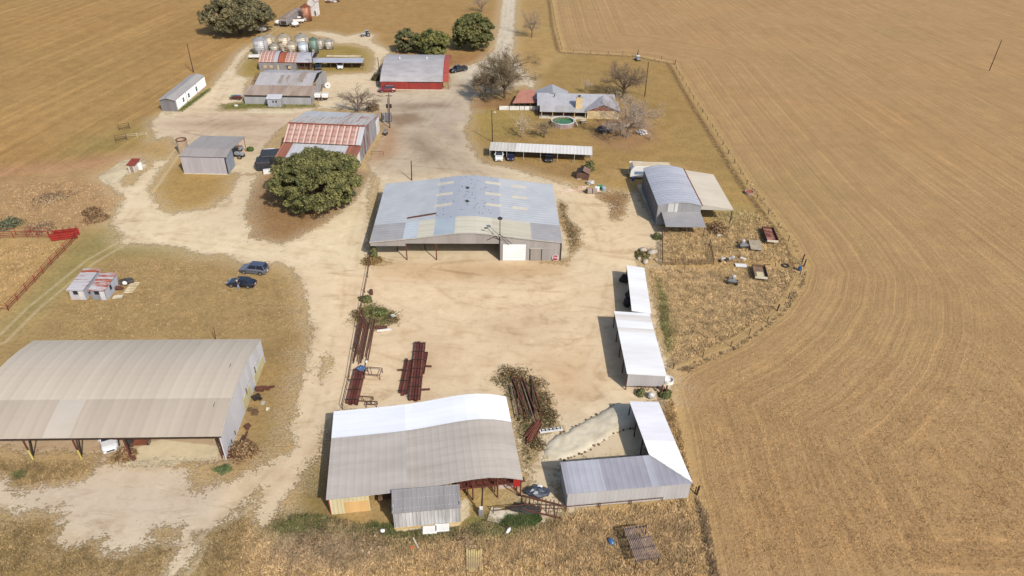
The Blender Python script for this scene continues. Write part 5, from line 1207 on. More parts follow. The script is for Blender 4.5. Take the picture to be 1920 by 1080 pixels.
# ================================================================== grey barn with tractors (west)
def west_barn():
    f = Frame('grey_pole_barn', 'plain grey barn with low-pitched roof and open right side sheltering a tractor', 'barn', (345.6,325.4), (428.3,327.2), 0)
    W = f.W; h = 3.95; hb = 4.45; hf = 3.6
    u0 = f.gp(336.7,292.6,h)[0]; u1 = f.gp(422.8,295.6,h)[0]; vf = f.gp(380,294,h)[1]; vb = f.gp(392,278.5,hb)[1]; ve = f.gp(424,255.2,hf)[1]
    f.part(roof(MB(), 'v', [(vf-.05,h),(vb,hb),(ve,hf)], u0, u1+.1, .12), 'roof', surf('west_roof', C(166,158,152), C(152,144,138), .55, .15, .4, (1, .2, 1), ribs=(0, 1.2, .02)))
    f.part(MB().box(u0,u1+.1,vf-.12,vf-.02,h-.22,h-.02), 'eave_trim', M['darksteel'])
    w = MB(); w.box(0,W,0,.12,0,h-.12); w.box(0,.12,.12,ve-.2,0,hf-.1); f.part(w, 'wall', surf('west_wall', C(180,174,178), C(164,158,162), .55, .1, .5, (1, 1, .15), ribs=(0, 1.2, .02)))
    vs = f.side(442,313,W)[0]
    f.part(MB().prism([(.12,0),(vs,0),(vs,hb-.2),(.12,h-.15)], W-.12, W, 0), 'end_wall', surf('west_end', C(150,160,176), C(130,140,156), .5, .2, .8, (1, 1, .1), ribs=(1, .6, .03)))
    f.part(MB().box(W-.14,W+.04,-.06,.16,0,h-.15), 'corner_trim', M['darksteel'])
    f.part(MB().box(-.1,W+.1,-.15,0,-.03,.12), 'footing', M['concrete'])
    for v in (vs+(ve-vs)*.5, ve-.25): post(f, None, W-.1, v, 3.5, .09, mat=surf('rust_post', C(150,104,70)))
    post(f, None, .5, ve-.25, 3.5, .09)
    # tractor under the roof
    wl = lambda u, v, z=0: f.o+f.ux*u+f.vy*v+Vector((0,0,z))
    p = f.gp(449.5,296,0); tractor('tractor', 'grey tractor with big wheels parked in the open side of the grey pole barn', wl(p[0]-1.2,p[1]+.3), f.rz-R(12))
    p = f.gp(458,286,0); tractor('tractor', 'second tractor with a taller cab behind in the same open barn side', wl(p[0]-2.6,p[1]+.3), f.rz-R(8), .9)
    c = G(345.5,286); t = thing('rusty_tank', 'open rust-rimmed round tank behind the grey pole barn', 'tank', c)
    MB().lathe(0,0,[(1.15,0),(1.15,3.2),(1.08,3.2),(1.08,2.7),(0,2.7)],20).build('tank_wall', surf('tank_tan', C(190,172,146), C(164,140,116), .7, .1, .8, (1, 1, .2)), t)
    MB().lathe(0,0,[(1.06,3.1),(1.2,3.1),(1.2,3.28),(1.02,3.28),(1.06,3.1)],20,cap=False).build('rim', M['rusty'], t)
    c = G(470,283); scb = MB().blob((0,0,.5),(.9,.7,.55),0,10,6,.15); solo(scb, 'shrub', surf('shrub_green', C(74,96,34), C(52,70,26), .9, ns=6), 'small round green shrub by the grey pole barn post', 'shrub', c)
def tractor(name, label, loc, rz, s=1.0):
    t = thing(name, label, 'tractor', loc, rz); t.scale = (s,s,s)
    gm = paint('tractor_grey', C(150,152,156), .4)
    MB().box(.2,2.3,-.4,.4,.75,1.35).build('hood', gm, t, bevel=.06); MB().box(-1.2,.3,-.45,.45,.6,1.1).build('chassis', M['darksteel'], t)
    MB().box(-1.0,.2,-.6,.6,1.1,2.3).build('cab', M['glass'], t); MB().box(-1.1,.3,-.68,.68,2.3,2.42).build('cab_roof', gm, t)
    for y in (-.85,.85): wheel(t, -.7, y, .8, .45); wheel(t, 1.7, y*.85, .5, .3)
    for y in (-.85,.85): MB().box(-1.2,-.2,y-.25,y+.25,1.62,1.7).build('fender', gm, t)
west_barn()
# ================================================================== rust-streaked warehouse
def warehouse():
    h = 3.6; hr = 6.2
    f = Frame('rust_roof_warehouse', 'big rust-streaked metal warehouse behind the large oak', 'warehouse', (531.1,265.6), (677,272.2), h)
    W = f.W; vr = (f.gp(548.9,230.7,hr)[1]+f.gp(689.6,237.1,hr)[1])/2; vb = (f.gp(579.3,208.5,4.2)[1]+f.gp(714,213,4.2)[1])/2
    rust = stripe_rust('warehouse_rust', 1.45, 1.25)
    r2 = surf('warehouse_rust_red', C(152,98,78), C(136,84,66), .7, .1, .5, (1, .1, 1), ribs=(0, 1.5, .05), seam=(0, 2.6), seamdark=1.5)
    gal = surf('warehouse_galv', C(190,190,192), C(174,173,175), .55, .08, .4, (1, .15, 1), ribs=(0, 1.2, .03)); mid = surf('warehouse_mid', C(190,184,180), C(174,166,160), .6, .05, .4, (1, .1, 1), ribs=(0, 1.2, .05), rust=.3, rustscale=1.1, ruststretch=(1, .08, 1), rustcol=C(168,122,104))
    ug = W*.93
    sl = (hr-h)/vr
    vk = vr+(vb-vr)*.55
    rf = f.part(roof(MB(), 'v', [(0,h),(vr,hr),(vk,hr-(hr-4.2)*.5),(vb,4.2)], 0, W, .1, [ug, W*.45, W*.6], lambda s, l: (0 if l < ug else 2) if s < vr else (3 if (s < vk or l > W*.6) else 2)), 'roof', [rust, r2, gal, mid])
    f.part(MB().beam((0,vr,hr+.06),(W,vr,hr+.06),.5,.1), 'ridge_cap', surf('ridge_rust', C(150,80,54), C(128,66,46), .7), rf)
    # lower lean-to toward the oak
    vn = (f.gp(512.6,295.2,2.5)[1]+f.gp(663.7,299,2.5)[1])/2
    ends = W*.13
    f.part(roof(MB(), 'v', [(vn,2.5),(-.05,h-.25)], 0, W, .1, [ends, W*.84], lambda s, l: 0 if (l < ends or l > W*.84) else 1), 'lean_to_roof', [r2, gal])
    w = MB(); pr = [(vn+.2,2.45),(0,h-.2),(.01,h),(vr,hr),(vb-.1,4.2)]
    endwall(w, 'v', pr, W-.2, .12); f.part(w, 'end_wall', M['galvwall_y'])
    w = MB(); endwall(w, 'v', pr, .1, .12); w.box(.22,W-.2,vb-.25,vb-.13,0,4.1); f.part(w, 'wall', M['galvwall'])
    f.part(MB().box(.2,W-.2,vn+.3,vn+.4,0,2.4), 'front_wall', M['galvwall'])
    for v, ww, z in ((vb-2.2,1.5,3.7),(vn+1.6,1.2,2.3),(vn+3.4,.9,2.6)):
        f.part(MB().box(W-.08,W-.02,v-ww,v+ww,.05,z), 'door', M['white'])
    f.part(MB().box(W-.08,W-.03,vr*.75,vr*.75+.1,0,4.5), 'downpipe', M['darksteel'])
    for v in (vr*.2, vr*1.1): f.part(MB().box(W-.08,W-.04,v,v+.1,0,4.2), 'seam_strip', M['darksteel'])
    wl = lambda u, v, z=0: f.o+f.ux*u+f.vy*v+Vector((0,0,z))
    # black bales / tarped stacks at the left end
    for (px, py, sx, sy, sz, lb) in ((511,305,2.3,2.0,2.6,'black tarped stack touching the rusty lean-to corner'),(496,315,1.6,1.7,2.2,'smaller black tarped heap left of the oak')):
        q = MB().box(-sx,sx,-sy,sy,0,sz); o = solo(q, 'tarped_stack', surf('black_tarp', (.015,.015,.017,1), (.03,.03,.034,1), .5, ns=2), lb, 'tarp', G(px,py), .2, bevel=.35)
    solo(MB().box(-1.2,1.2,-.9,.9,0,1.2), 'white_crate', M['white'], 'white crate under the rusty lean-to edge', 'crate', G(506,290), .3, bevel=.05)
    solo(MB().box(-.8,.8,-.5,.5,0,.9), 'white_crate', M['white'], 'white box beside the smaller black tarped heap', 'crate', G(501.5,325), .3, bevel=.05)
warehouse()
# ================================================================== two small tin sheds on the left grass
def tin_shed(label, A, B, far, rst, sd):
    f = Frame('tin_shed', label, 'shed', A, B, 0); W = f.W; h = 2.0
    D = f.gp(*far, 2.35)[1]
    rm = surf('tin_roof_%d' % sd, C(206,200,200), C(186,180,182), .5, .2, .8, (.1, 1, 1), rust=rst, rustscale=.9, ruststretch=(.25, 1, 1), rustcol=C(186,96,58), ribs=(1, .7, .03), seam=(1, 1.0), seamdark=.94)
    f.part(roof(MB(), 'v', [(-.25,h),(D,2.4)], -.2, W+.15, .07), 'roof', rm)
    wm = surf('tin_wall_%d' % sd, C(206,202,204) if sd == 1 else C(160,160,164), C(188,184,186) if sd == 1 else C(140,140,146), .55, .2, .9, (1, 1, .1), ribs=(0, .5, .012))
    w = MB(); w.box(0,W,0,.08,0,h-.08); w.box(0,.08,.08,D-.1,0,h); w.box(0.08,W,D-.18,D-.1,0,2.25); f.part(w, 'wall', wm)
    f.part(MB().box(W-.08,W,.08,D-.18,0,h), 'side_wall', surf('tin_side', C(196,200,212), C(178,182,194), .5, .2, .9, (1, 1, .1), ribs=(1, .5, .012)))
    q = f.part(MB().box(W*.28,W*.28+.75,-.04,0,1.05,1.7), 'window', M['glass']); f.part(MB().box(W*.28-.06,W*.28+.81,-.05,0,.98,1.05), 'sill', M['trim'], q)
    if sd == 2: q = MB().box(W,W+.04,D*.35,D*.35+.5,.9,1.7); f.part(q, 'window', M['glass'])
    f.part(MB().box(W*.62,W*.62+.8,-.03,0,.02,1.8), 'door', surf('tin_door', C(214,210,208)))
    return f
tin_shed('pale tin shed with lightly rusted roof, left of the pair on the grass', (134.5,561.8), (162.2,562.4), (175,504.3), .28, 1)
ts = tin_shed('grey tin shed with strongly rusted roof, right of the pair on the grass', (174.4,562.2), (201.6,562.8), (206,511.6), .55, 2)
def pump_house():
    f = Frame('pump_house', 'tiny pale pump house with rust-red roof on its concrete pad', 'hut', (242,322.8), (254.5,323.3), 0)
    W = f.W; D = 2.6; f.part(MB().box(0,W,0,D,0,1.7), 'wall', surf('pump_wall', C(206,200,192), C(180,174,166), .7))
    f.part(roof(MB(), 'v', [(-.2,1.7),(D+.2,2.05)], -.2, W+.25, .08), 'roof', surf('pump_roof', C(142,62,44), C(120,52,40), .7))
    f.part(MB().box(W*.3,W*.3+.7,-.03,0,0,1.4), 'door', surf('pump_door', C(150,130,110)))
    c = G(264,317); solo(MB().lathe(0,0,[(.5,0),(.5,1.3),(.3,1.5),(0,1.55)],12), 'pressure_tank', M['whitepaint'], 'white pressure tank beside the pump house', 'tank', c)
    c = G(270,314); solo(MB().box(-.5,.5,-.4,.4,0,.7), 'pump_box', M['concrete'], 'low pale pump cover right of the pump house', 'box', c, bevel=.06)
pump_house()
# ================================================================== grain bins
def grain_bin(label, px, yb, wpx, ytop, kind):
    b = G(px, yb); sc = (G(px+1,yb)-G(px,yb)).length; r = wpx*sc/2; b = b+Vector((0,r,0))
    f = 1.0; z = 0
    # height from the top pixel
    best = 9e9; hh = 4
    for i in range(20, 140):
        zz = i*.1; d = CAM; g = G(px, ytop, zz)
        e = abs(g.y-(b.y))
        if e < best: best = e; hh = zz
    t = thing('grain_bin', label, 'grain bin', b); n = 22
    col = {'galv': (C(198,198,200), C(170,168,168)), 'tan': (C(206,196,176), C(180,166,146)), 'white': (C(214,222,232), C(196,204,214)), 'green': (C(132,150,136), C(108,126,112)), 'pale': (C(196,190,178), C(172,164,152)), 'rust': (C(190,150,126), C(150,86,60))}[kind]
    wm = surf('bin_wall_'+kind, col[0], col[1], .5, .2, .5, (1, 1, .3), ribs=(2, .55, .05), rust=.22 if kind in ('tan','rust') else .08, rustscale=.6, rustcol=C(130,96,74))
    eave = max(hh-r*.42, 1.2)
    MB().lathe(0,0,[(r,0),(r,eave)],n).build('bin_wall', wm, t, smooth=True)
    MB().lathe(0,0,[(r+.08,eave-.05),(r*.35,eave+r*.36),(.28,eave+r*.42)],n).build('roof', surf('bin_roof_'+kind, tuple(v*.8 for v in col[1][:3])+(1,), tuple(v*.6 for v in col[1][:3])+(1,), .5, .2, .8), t)
    MB().lathe(0,0,[(.3,eave+r*.40),(.3,eave+r*.47),(0,eave+r*.5)],10).build('cap', M['darksteel'], t)
    MB().box(-.35,.35,-r-.05,-r+.08,.3,1.5).build('hatch', M['trim'], t)
    ld = MB()
    for s in (-.22,.22): ld.tube((r*.75+s,-r*.72,.2),(r*.75+s,-r*.72,eave),.03)
    for k in range(int(eave/.4)): ld.tube((r*.75-.22,-r*.72,.4+k*.4),(r*.75+.22,-r*.72,.4+k*.4),.02)
    ld.build('ladder', M['darksteel'], t)
for a in [('tall corrugated galvanised bin, leftmost of the front row',487,105,26,68,'galv'),('tan bin hidden behind the leftmost galvanised bin',503,96,23,64,'tan'),('short tan bin between the two tall tan bins in front',513,99,19,80,'pale'),
          ('tall tan bin with dark roof second from the left at the back',532,99,25,63,'tan'),('short cream bin in front of the dark-roofed tall bin',546.5,100,21,76,'tan'),('tall pale bin behind the light blue bin',565,99,25,63,'pale'),
          ('short light blue bin in the front row',567.5,102,18.5,78,'white'),('greenish narrow bin right of the light blue bin',588.5,102,16,70,'green'),('small pale bin half hidden by the greenish bin',600.5,94,12,72,'pale'),('small grey bin standing apart at the right end',615.5,94,17,72,'pale'),
          ('rust-stained tall bin standing far back by the grey grain trailer',573.5,41,19,8,'rust')]:
    grain_bin(*a)
def far_things():
    # white gabled bin house
    c = G(588,30); t = thing('white_shed', 'white narrow gabled shed behind the rusty far bin', 'shed', c+Vector((0,1.5,0)), R(-8))
    MB().prism([(-1.6,0),(1.6,0),(1.6,5.2),(0,6.6),(-1.6,5.2)], -1.6, 1.6, 1).build('wall', surf('white_old', C(226,222,218), C(200,194,188), .6), t)
    q = MB(); roof(q, 'u', [(-1.8,5.15),(0,6.75),(1.8,5.15)], -1.8, 1.8, .08); q.build('roof', surf('white_shed_roof', C(196,190,186), C(160,110,90), .6), t)
    MB().box(.8,1.3,-1.66,-1.6,.2,1.9).build('door', M['dark'], t); MB().beam((-1.5,-1.62,2.4),(1.5,-1.62,4.4),.12,.05,up=(0,1,0)).build('stripe', M['rusty'], t)
    # grey grain trailer
    a = G(533,51.5); d = heading((533,51.5),(563,31)); t = thing('grain_trailer', 'long grey covered grain trailer with dark open end near the far bins', 'trailer', a, d)
    L = (G(563,31)-a).length*.9
    MB().box(0,L,-1.3,1.3,.9,3.2).build('body', surf('trailer_grey', C(160,154,152), C(136,130,128), .6, .1), t); q = MB(); q.prism([(-1.4,3.2),(1.4,3.2),(0,3.75)], -.1, L+.1, 0); q.build('roof', surf('trailer_roof', C(150,138,130), C(120,100,90), .7), t)
    MB().box(-.06,0,-1.0,1.0,1.0,2.2).build('end_opening', M['dark'], t)  # black sheet painting the shaded inside of the open end
    for x in (L*.15,L*.25,L*.8):
        for y in (-1.1,1.1): wheel(t, x, y, .5, .3)
    # white tank carts and spreaders
    def cart(px, py, rz, label, L=2.6, r=.75):
        c = G(px,py); t = thing('tank_cart', label, 'cart', c, rz)
        m = MB(); m.blob((0,0,1.25),(L/2,r,r*.85),0,14,8); m.build('tank', M['whitepaint'], t, smooth=True)
        MB().box(-L/2,L/2,-.5,.5,.45,.6).build('frame', M['rusty'], t); MB().tube((L/2,0,.5),(L/2+1.0,0,.4),.05).build('hitch', M['rusty'], t)
        for y in (-.7,.7): wheel(t, 0, y, .4, .25)
    cart(492,61,.2,'white tank cart on the grass below the big far oak',3.4,.95); cart(523,48,.3,'white tank cart left of the grey grain trailer',3.0,.9)
    cart(554,51,.5,'pale tank cart right of the dark trailer end',2.8,.9)
    for (px, py, lb) in ((557,43,'long white boat-shaped wagon beside the grain trailer'),(561,37.5,'second white wagon further back beside the grain trailer')):
        c = G(px,py); t = thing('white_wagon', lb, 'wagon', c, R(12)); MB().prism([(-2.6,.7),(2.6,.7),(3.0,1.5),(-3.0,1.5)], -.9, .9, 1).build('bed', M['whitepaint'], t); MB().box(-2.6,2.6,-.7,.7,1.42,1.52).build('load', M['rusty'], t)
        for x in (-1.6,1.6):
            for y in (-.85,.85): wheel(t, x, y, .42)
    tractor('tractor', 'small grey tractor parked alone on the far track', G(687,68), R(200), .85)
    c = G(478,110); t = thing('white_pickup_bed', 'white pickup bed trailer beside the rust-roofed shed', 'trailer', c, R(5)); MB().box(-1.7,1.7,-.85,.85,.6,1.2).build('body', M['whitepaint'], t, bevel=.05)
    for y in (-.8,.8): wheel(t, 0, y, .36)
    # long pale pipes on the grass behind the carport
    for k in range(2): solo(MB().tube((0,0,.15),(11,.6*k,.15),.13), 'pale_pipe', M['concrete'], 'long pale pipe on the grass behind the narrow carport', 'pipe', G(612,106.5)+Vector((0,k*.8,0)), 0, 'pale pipes behind the narrow carport')
    for k in range(6):
        c = G(590+k*14+random.uniform(-4,4), 2+random.uniform(-3,4)) if False else G(612+k*4, 3+random.uniform(-2,3)); solo(MB().blob((0,0,.4),(random.uniform(.5,1.2),random.uniform(.5,1),.5),0,8,5,.25), 'scrap_heap', M['rusty'] if k%2 else M['trim'], 'piece of scrap in the heap at the top edge behind the far shed', 'scrap', c, 0, 'scrap heap at the top edge')
far_things()
# ================================================================== cars
def car(name, label, cat, px, d, kind, col, rough=.25, dark_roof=False):
    """px centre on the ground, d=(from pixel, to pixel) heading"""
    c = G(*px); rz = heading(*d); t = thing(name, label, cat, c, rz)
    pm = paint('car_'+label[:24].replace(' ', '_'), col, rough, .8, .2)
    if kind == 'sedan': L, W, st, gl = 4.8, 1.84, [(-2.4,.72,.70),(-2.25,.98,.82),(-1.5,1.04,.90),(-.2,.98,.92),(.9,.94,.91),(1.9,.82,.86),(2.3,.68,.74),(2.42,.5,.6)], (-1.75,1.05,-1.0,.15,.98,1.42,.76,.60)
    elif kind == 'suv': L, W, st, gl = 4.9, 1.96, [(-2.42,.75,.78),(-2.35,1.08,.90),(-1.5,1.15,.97),(0,1.13,.98),(1.0,1.10,.97),(2.0,1.02,.92),(2.36,.85,.80),(2.46,.6,.7)], (-2.3,1.1,-2.0,.35,1.1,1.78,.86,.70)
    elif kind == 'pickup': L, W, st, gl = 5.8, 2.0, [(-2.9,.8,.94),(-2.85,1.12,.98),(-.75,1.14,.99),(.0,1.14,.99),(1.2,1.12,.98),(2.4,1.02,.94),(2.8,.85,.86),(2.9,.6,.8)], (-.75,1.5,-.55,.75,1.12,1.82,.88,.74)
    elif kind == 'van': L, W, st, gl = 5.6, 2.0, [(-2.8,.8,.9),(-2.78,1.2,.98),(-1,1.22,1),(1.0,1.2,.99),(2.2,1.05,.94),(2.7,.9,.86),(2.8,.6,.8)], (-2.7,1.7,-2.6,1.0,1.2,2.1,.92,.78)
    m = MB(); n = len(st); k = 0; rings = []
    for x, z, w in st:
        m.v += [(x,-w,.28),(x,-w*1.0,z-.2),(x,-w+.12,z),(x,w-.12,z),(x,w,z-.2),(x,w,.28)]
    for i in range(n-1):
        for j in range(6):
            j2 = (j+1)%6; m.f.append((i*6+j,(i+1)*6+j,(i+1)*6+j2,i*6+j2)); m.m.append(0)
    m.f.append(tuple(range(6))); m.f.append(tuple(reversed(range((n-1)*6,n*6)))); m.m += [0,0]
    m.build('body', pm, t, bevel=.05)
    xb0, xb1, xt0, xt1, zb, zt, wb, wt = gl
    g = MB(); g.v += [(xb0,-wb,zb-.05),(xb1,-wb,zb-.05),(xb1,wb,zb-.05),(xb0,wb,zb-.05),(xt0,-wt,zt),(xt1,-wt,zt),(xt1,wt,zt),(xt0,wt,zt)]
    for q in ((4,5,6,7),(0,1,5,4),(1,2,6,5),(2,3,7,6),(3,0,4,7)): g.f.append(q); g.m.append(0)
    g.build('windows', M['glass'], t)
    rp = MB().box(xt0-.04,xt1+.04,-wt-.02,wt+.02,zt,zt+.05); rp.build('roof', pm if not dark_roof else paint('dark_roof', C(64,70,92), .2, .8), t, bevel=.03)
    for s in (-1,1):
        for (x0,x1) in ((xb0,xt0),(xb1,xt1),((xb0+xb1)/2-.1,(xt0+xt1)/2-.05)): MB().beam((x0,s*(wb-.0),zb-.03),(x1,s*(wt+.0),zt+.02),.09,.06).build('pillar', pm, t)
    if kind == 'pickup':
        b = MB(); b.box(-2.75,-.85,-.82,.82,1.10,1.15); b.build('bed_floor', M['dark'], t)
        b = MB(); b.box(-2.85,-.78,-.98,-.84,1.1,1.28); b.box(-2.85,-.78,.84,.98,1.1,1.28); b.box(-2.88,-2.75,-.84,.84,.9,1.27); b.build('bed_side', pm, t, bevel=.03)
    fx = st[-2][0]
    for s in (-1,1):
        MB().box(fx-.18,fx+.08,s*(st[-2][2]-.34),s*(st[-2][2]-.02),.58,.74).build('headlight', paint('lamp_glass', C(150,152,158), .1), t)
        MB().box(st[0][0]-.03,st[0][0]+.14,s*(st[0][2]-.3),s*(st[0][2]-.0),.62,.84).build('taillight', paint('tail_red', C(96,20,20), .2), t)
        MB().box(xb1-.45,xb1-.2,s*(wb+.04),s*(wb+.24),zb+.02,zb+.18).build('mirror', pm, t, bevel=.02)
        for wx in (-L*.30, L*.30): MB().prism([(wx+.46*math.cos(math.pi*q/8),.36+.46*math.sin(math.pi*q/8)) for q in range(9)], s*(W/2-.06), s*(W/2+.012), 1).build('wheel_arch', M['dark'], t)
        MB().box(-.8,.9,s*(st[3][2]-.01),s*(st[3][2]+.012),zb-.30,zb-.25).build('door_trim', M['darksteel'], t)
    MB().box(st[0][0]-.035,st[0][0],-.26,.26,.55,.68).build('plate', M['whitepaint'], t)
    MB().box(fx-.02,fx+.13,-.45,.45,.42,.62).build('grille', M['dark'], t)
    wx = L*.30
    for x in (-wx, wx):
        for s in (-1,1): wheel(t, x, s*(W/2-.10), .37 if kind != 'sedan' else .34, .26)
    return t
car('parked_suv','silver-grey large sport utility car with dark roof glass on the grass edge','car',(477.8,510),((503,514),(453,509)),'suv',C(104,106,116),.22,True)
car('parked_sedan','black sedan parked nearest the camera on the left grass, person beside it','car',(454,535),((480,536.5),(428,532.5)),'sedan',C(26,30,46),.15)
car('parked_pickup','black pickup truck parked at the red porch of the red barn','pickup truck',(859.5,134),((873,132),(846,137.5)),'pickup',C(30,34,42),.2)
car('parked_suv','red sport utility car in front of the red barn','car',(726,172),((739,172),(713,173)),'suv',C(126,26,32),.2)
car('parked_pickup','white pickup at the left end of the long carport','pickup truck',(936,294.5),((936,288),(935.2,302)),'pickup',C(232,232,230))
car('parked_sedan','dark blue car second from the left under the long carport','car',(957.5,295.5),((957.6,290),(957,303)),'sedan',C(42,42,78))
car('parked_sedan','black car standing alone near the middle of the long carport','car',(1028.7,298),((1029,291),(1028.5,304)),'suv',C(24,26,28))
car('parked_pickup','dark pickup under the small carport by the rust-roofed shed','pickup truck',(598,127),((599,122),(597,133)),'pickup',C(44,48,56))
car('parked_suv','white sport utility car under the middle of the small carport','car',(638.5,126.5),((639,121),(638,131)),'suv',C(228,230,232))
car('parked_pickup','white pickup nose-out under the long machine shed roof','pickup truck',(207,822),((205,800),(208,833)),'pickup',C(226,228,232))
# ------------------------------------------------------------------ person beside the sedan
def person():
    b = G(447.6,542.6); rz = R(70); t = thing('person', 'person in dark top, light jeans and pale cap standing beside the black sedan', 'person', b, rz)
    J = [(0,0,.95,.15),(0,0,1.15,.14),(0,0,1.38,.16),(0,0,1.5,.06),(0,0,1.56,.05),          # 0 pelvis 1 waist 2 chest 3 neck 4 neck top
         (0,.1,.9,.1),(.03,.11,.5,.075),(0,.12,.1,.05),(.16,.13,.04,.045),                      # left leg 5..8
         (0,-.1,.9,.1),(.05,-.11,.5,.075),(.02,-.12,.1,.05),(.18,-.13,.04,.045),                # right leg 9..12
         (0,.19,1.42,.065),(.05,.26,1.14,.05),(.26,.16,1.12,.04),                               # left arm 13..15
         (0,-.19,1.42,.065),(.05,-.26,1.14,.05),(.26,-.16,1.12,.04)]                            # right arm 16..18
    E_ = [(0,1),(1,2),(2,3),(3,4),(0,5),(5,6),(6,7),(7,8),(0,9),(9,10),(10,11),(11,12),(2,13),(13,14),(14,15),(2,16),(16,17),(17,18)]
    head = [(0,0,1.62,.085),(.01,0,1.70,.095),(0,0,1.78,.07)]
    k = len(J); J += head; E_ += [(4,k),(k,k+1),(k+1,k+2)]
    for a, s in ((15,1),(18,-1)):           # five fingers on each hand
        x, y, z, _ = J[a]
        for i, (dy, ln) in enumerate(((-.028,.07),(-.01,.085),(.01,.09),(.028,.07))):
            n = len(J); J += [(x+.06,y+dy,z,.011),(x+.06+ln*.7,y+dy,z-.015,.009),(x+.06+ln,y+dy,z-.04,.008)]; E_ += [(a,n),(n,n+1),(n+1,n+2)]
        n = len(J); J += [(x+.03,y-s*.045,z,.012),(x+.075,y-s*.06,z+.005,.010)]; E_ += [(a,n),(n,n+1)]
    import bmesh
    me = bpy.data.meshes.new('body'); bmh = bmesh.new(); ly = bmh.verts.layers.skin.verify()
    vs = [bmh.verts.new(j[:3]) for j in J]
    for i, j in enumerate(J): vs[i][ly].radius = (j[3], j[3])
    vs[0][ly].use_root = True
    for e in E_: bmh.edges.new((vs[e[0]], vs[e[1]]))
    bmh.to_mesh(me); bmh.free(); o = bpy.data.objects.new('body', me); COL.objects.link(o); o.parent = t
    sk = o.modifiers.new('skin', 'SKIN'); sk.use_smooth_shade = True; o.modifiers.new('sub', 'SUBSURF').render_levels = 1
    # skin tone and clothes by height in one surface
    n = NT('person_body'); sx = n.n('ShaderNodeSeparateXYZ'); n.l(n.coord(), sx.inputs[0]); z = sx.outputs[2]; x = sx.outputs[0]
    c = n.mix(n.math('GREATER_THAN', z, .98), C(150,166,196), C(62,58,62)); c = n.mix(n.math('GREATER_THAN', z, 1.5), c, C(196,142,112))
    arm = n.math('MULTIPLY', n.math('GREATER_THAN', x, .12), n.math('GREATER_THAN', z, 1.0)); c = n.mix(n.math('MULTIPLY', arm, n.math('LESS_THAN', z, 1.3)), c, C(196,142,112))
    c = n.mix(n.math('LESS_THAN', z, .09), c, C(60,50,44)); n.l(n.mix(n.noise(n.coord(), 12, 2), c, (.02,.02,.02,1)) if False else c, n.b.inputs['Base Color']); n.b.inputs['Roughness'].default_value = .8
    me.materials.append(n.m)
    MB().blob((-.01,0,1.755),(.105,.095,.085),0,12,7).build('cap', surf('cap_pale', C(226,220,210), C(206,200,190), .8), t, smooth=True)
    MB().box(.06,.19,-.07,.07,1.735,1.75).build('cap_brim', surf('cap_pale', C(226,220,210)), t, bevel=.005)
    f = MB()
    for y in (-.035,.035): f.blob((.1,y,1.705),.012,0,6,4)
    f.build('eye', M['dark'], t); MB().blob((.112,0,1.68),(.018,.014,.022),0,6,4).build('nose', surf('skin', C(196,142,112)), t); MB().box(.094,.106,-.025,.025,1.635,1.645).build('mouth', surf('lip', C(150,84,76)), t)
    for y in (-.1,.1): MB().blob((0,y,1.69),(.022,.012,.034),0,6,4).build('ear', surf('skin', C(196,142,112)), t)
    MB().box(.33,.45,-.1,.1,1.08,1.12).build('held_controller', M['darksteel'], t, bevel=.01)
person()
# ================================================================== poles
def pole(label, base, top, r=.14, arm=None, lamp=False, name='utility_pole', cat='pole', mat=None):
    b = G(*base); z = 8.0; best = 9
    for i in range(20, 140):
        zz = i*.1; g = G(*top, zz); e = (g-Vector((b.x,b.y,zz))).length
        if i == 20 or e < best: best = e; z = zz
    g = G(*top, z); t = thing(name, label, cat, b)
    lean = Vector((g.x-b.x, g.y-b.y, 0)); lean = lean if lean.length < 1.0 else lean.normalized()*1.0
    MB().tube((0,0,-.1), (lean.x,lean.y,z), r, 8, r2=r*.7).build('pole', mat or M['pole'], t)
    MB().tube((lean.x,lean.y,z), (lean.x,lean.y,z+.06), r*.75, 8).build('pole_cap', M['darksteel'], t)
    if arm:
        MB().box(-arm,arm,-.06,.06,z-.7,z-.55).build('crossarm', M['pole'], t, loc=(lean.x*.93,lean.y*.93,0))
        for x in (-arm*.9,0,arm*.9): MB().lathe(0,0,[(.05,0),(.07,.08),(.03,.2),(0,.21)],8).build('insulator', M['trim'], t, loc=(lean.x*.93+x,lean.y*.93,z-.55))
    if lamp:
        MB().tube((lean.x,lean.y,z-.6),(lean.x+.7,lean.y-.1,z-.3),.035).build('lamp_arm', M['trim'], t); MB().blob((lean.x+.8,lean.y-.1,z-.36),(.22,.14,.1),0,10,6).build('lamp_head', M['whitepaint'], t)
    return t, z, lean
pole('lone dark pole standing out in the right field', (1855,132.5), (1878.3,75), .15)
pole('dark pole in the left field behind the mobile home', (363,136), (350.7,82), .15)
pole('dark pole right of the ranch house', (1208.7,181), (1216,117), .15)
pole('pole with a white meter box at the left end of the long carport', (923.5,266), (922,207), .13, lamp=True)
pole('short dark pole behind the far eave of the central barn', (772,338), (771,302), .13)
pole('dark pole between the rust-roofed shed and the grey workshop', (589,136.5), (583,93), .13, arm=.9)
pole('yard light pole at the left corner of the red barn', (711.5,135), (708,108), .12, lamp=True)
pole('thin rusty pole behind the long machine shed', (405,640), (401,616), .07, mat=M['rusty'])
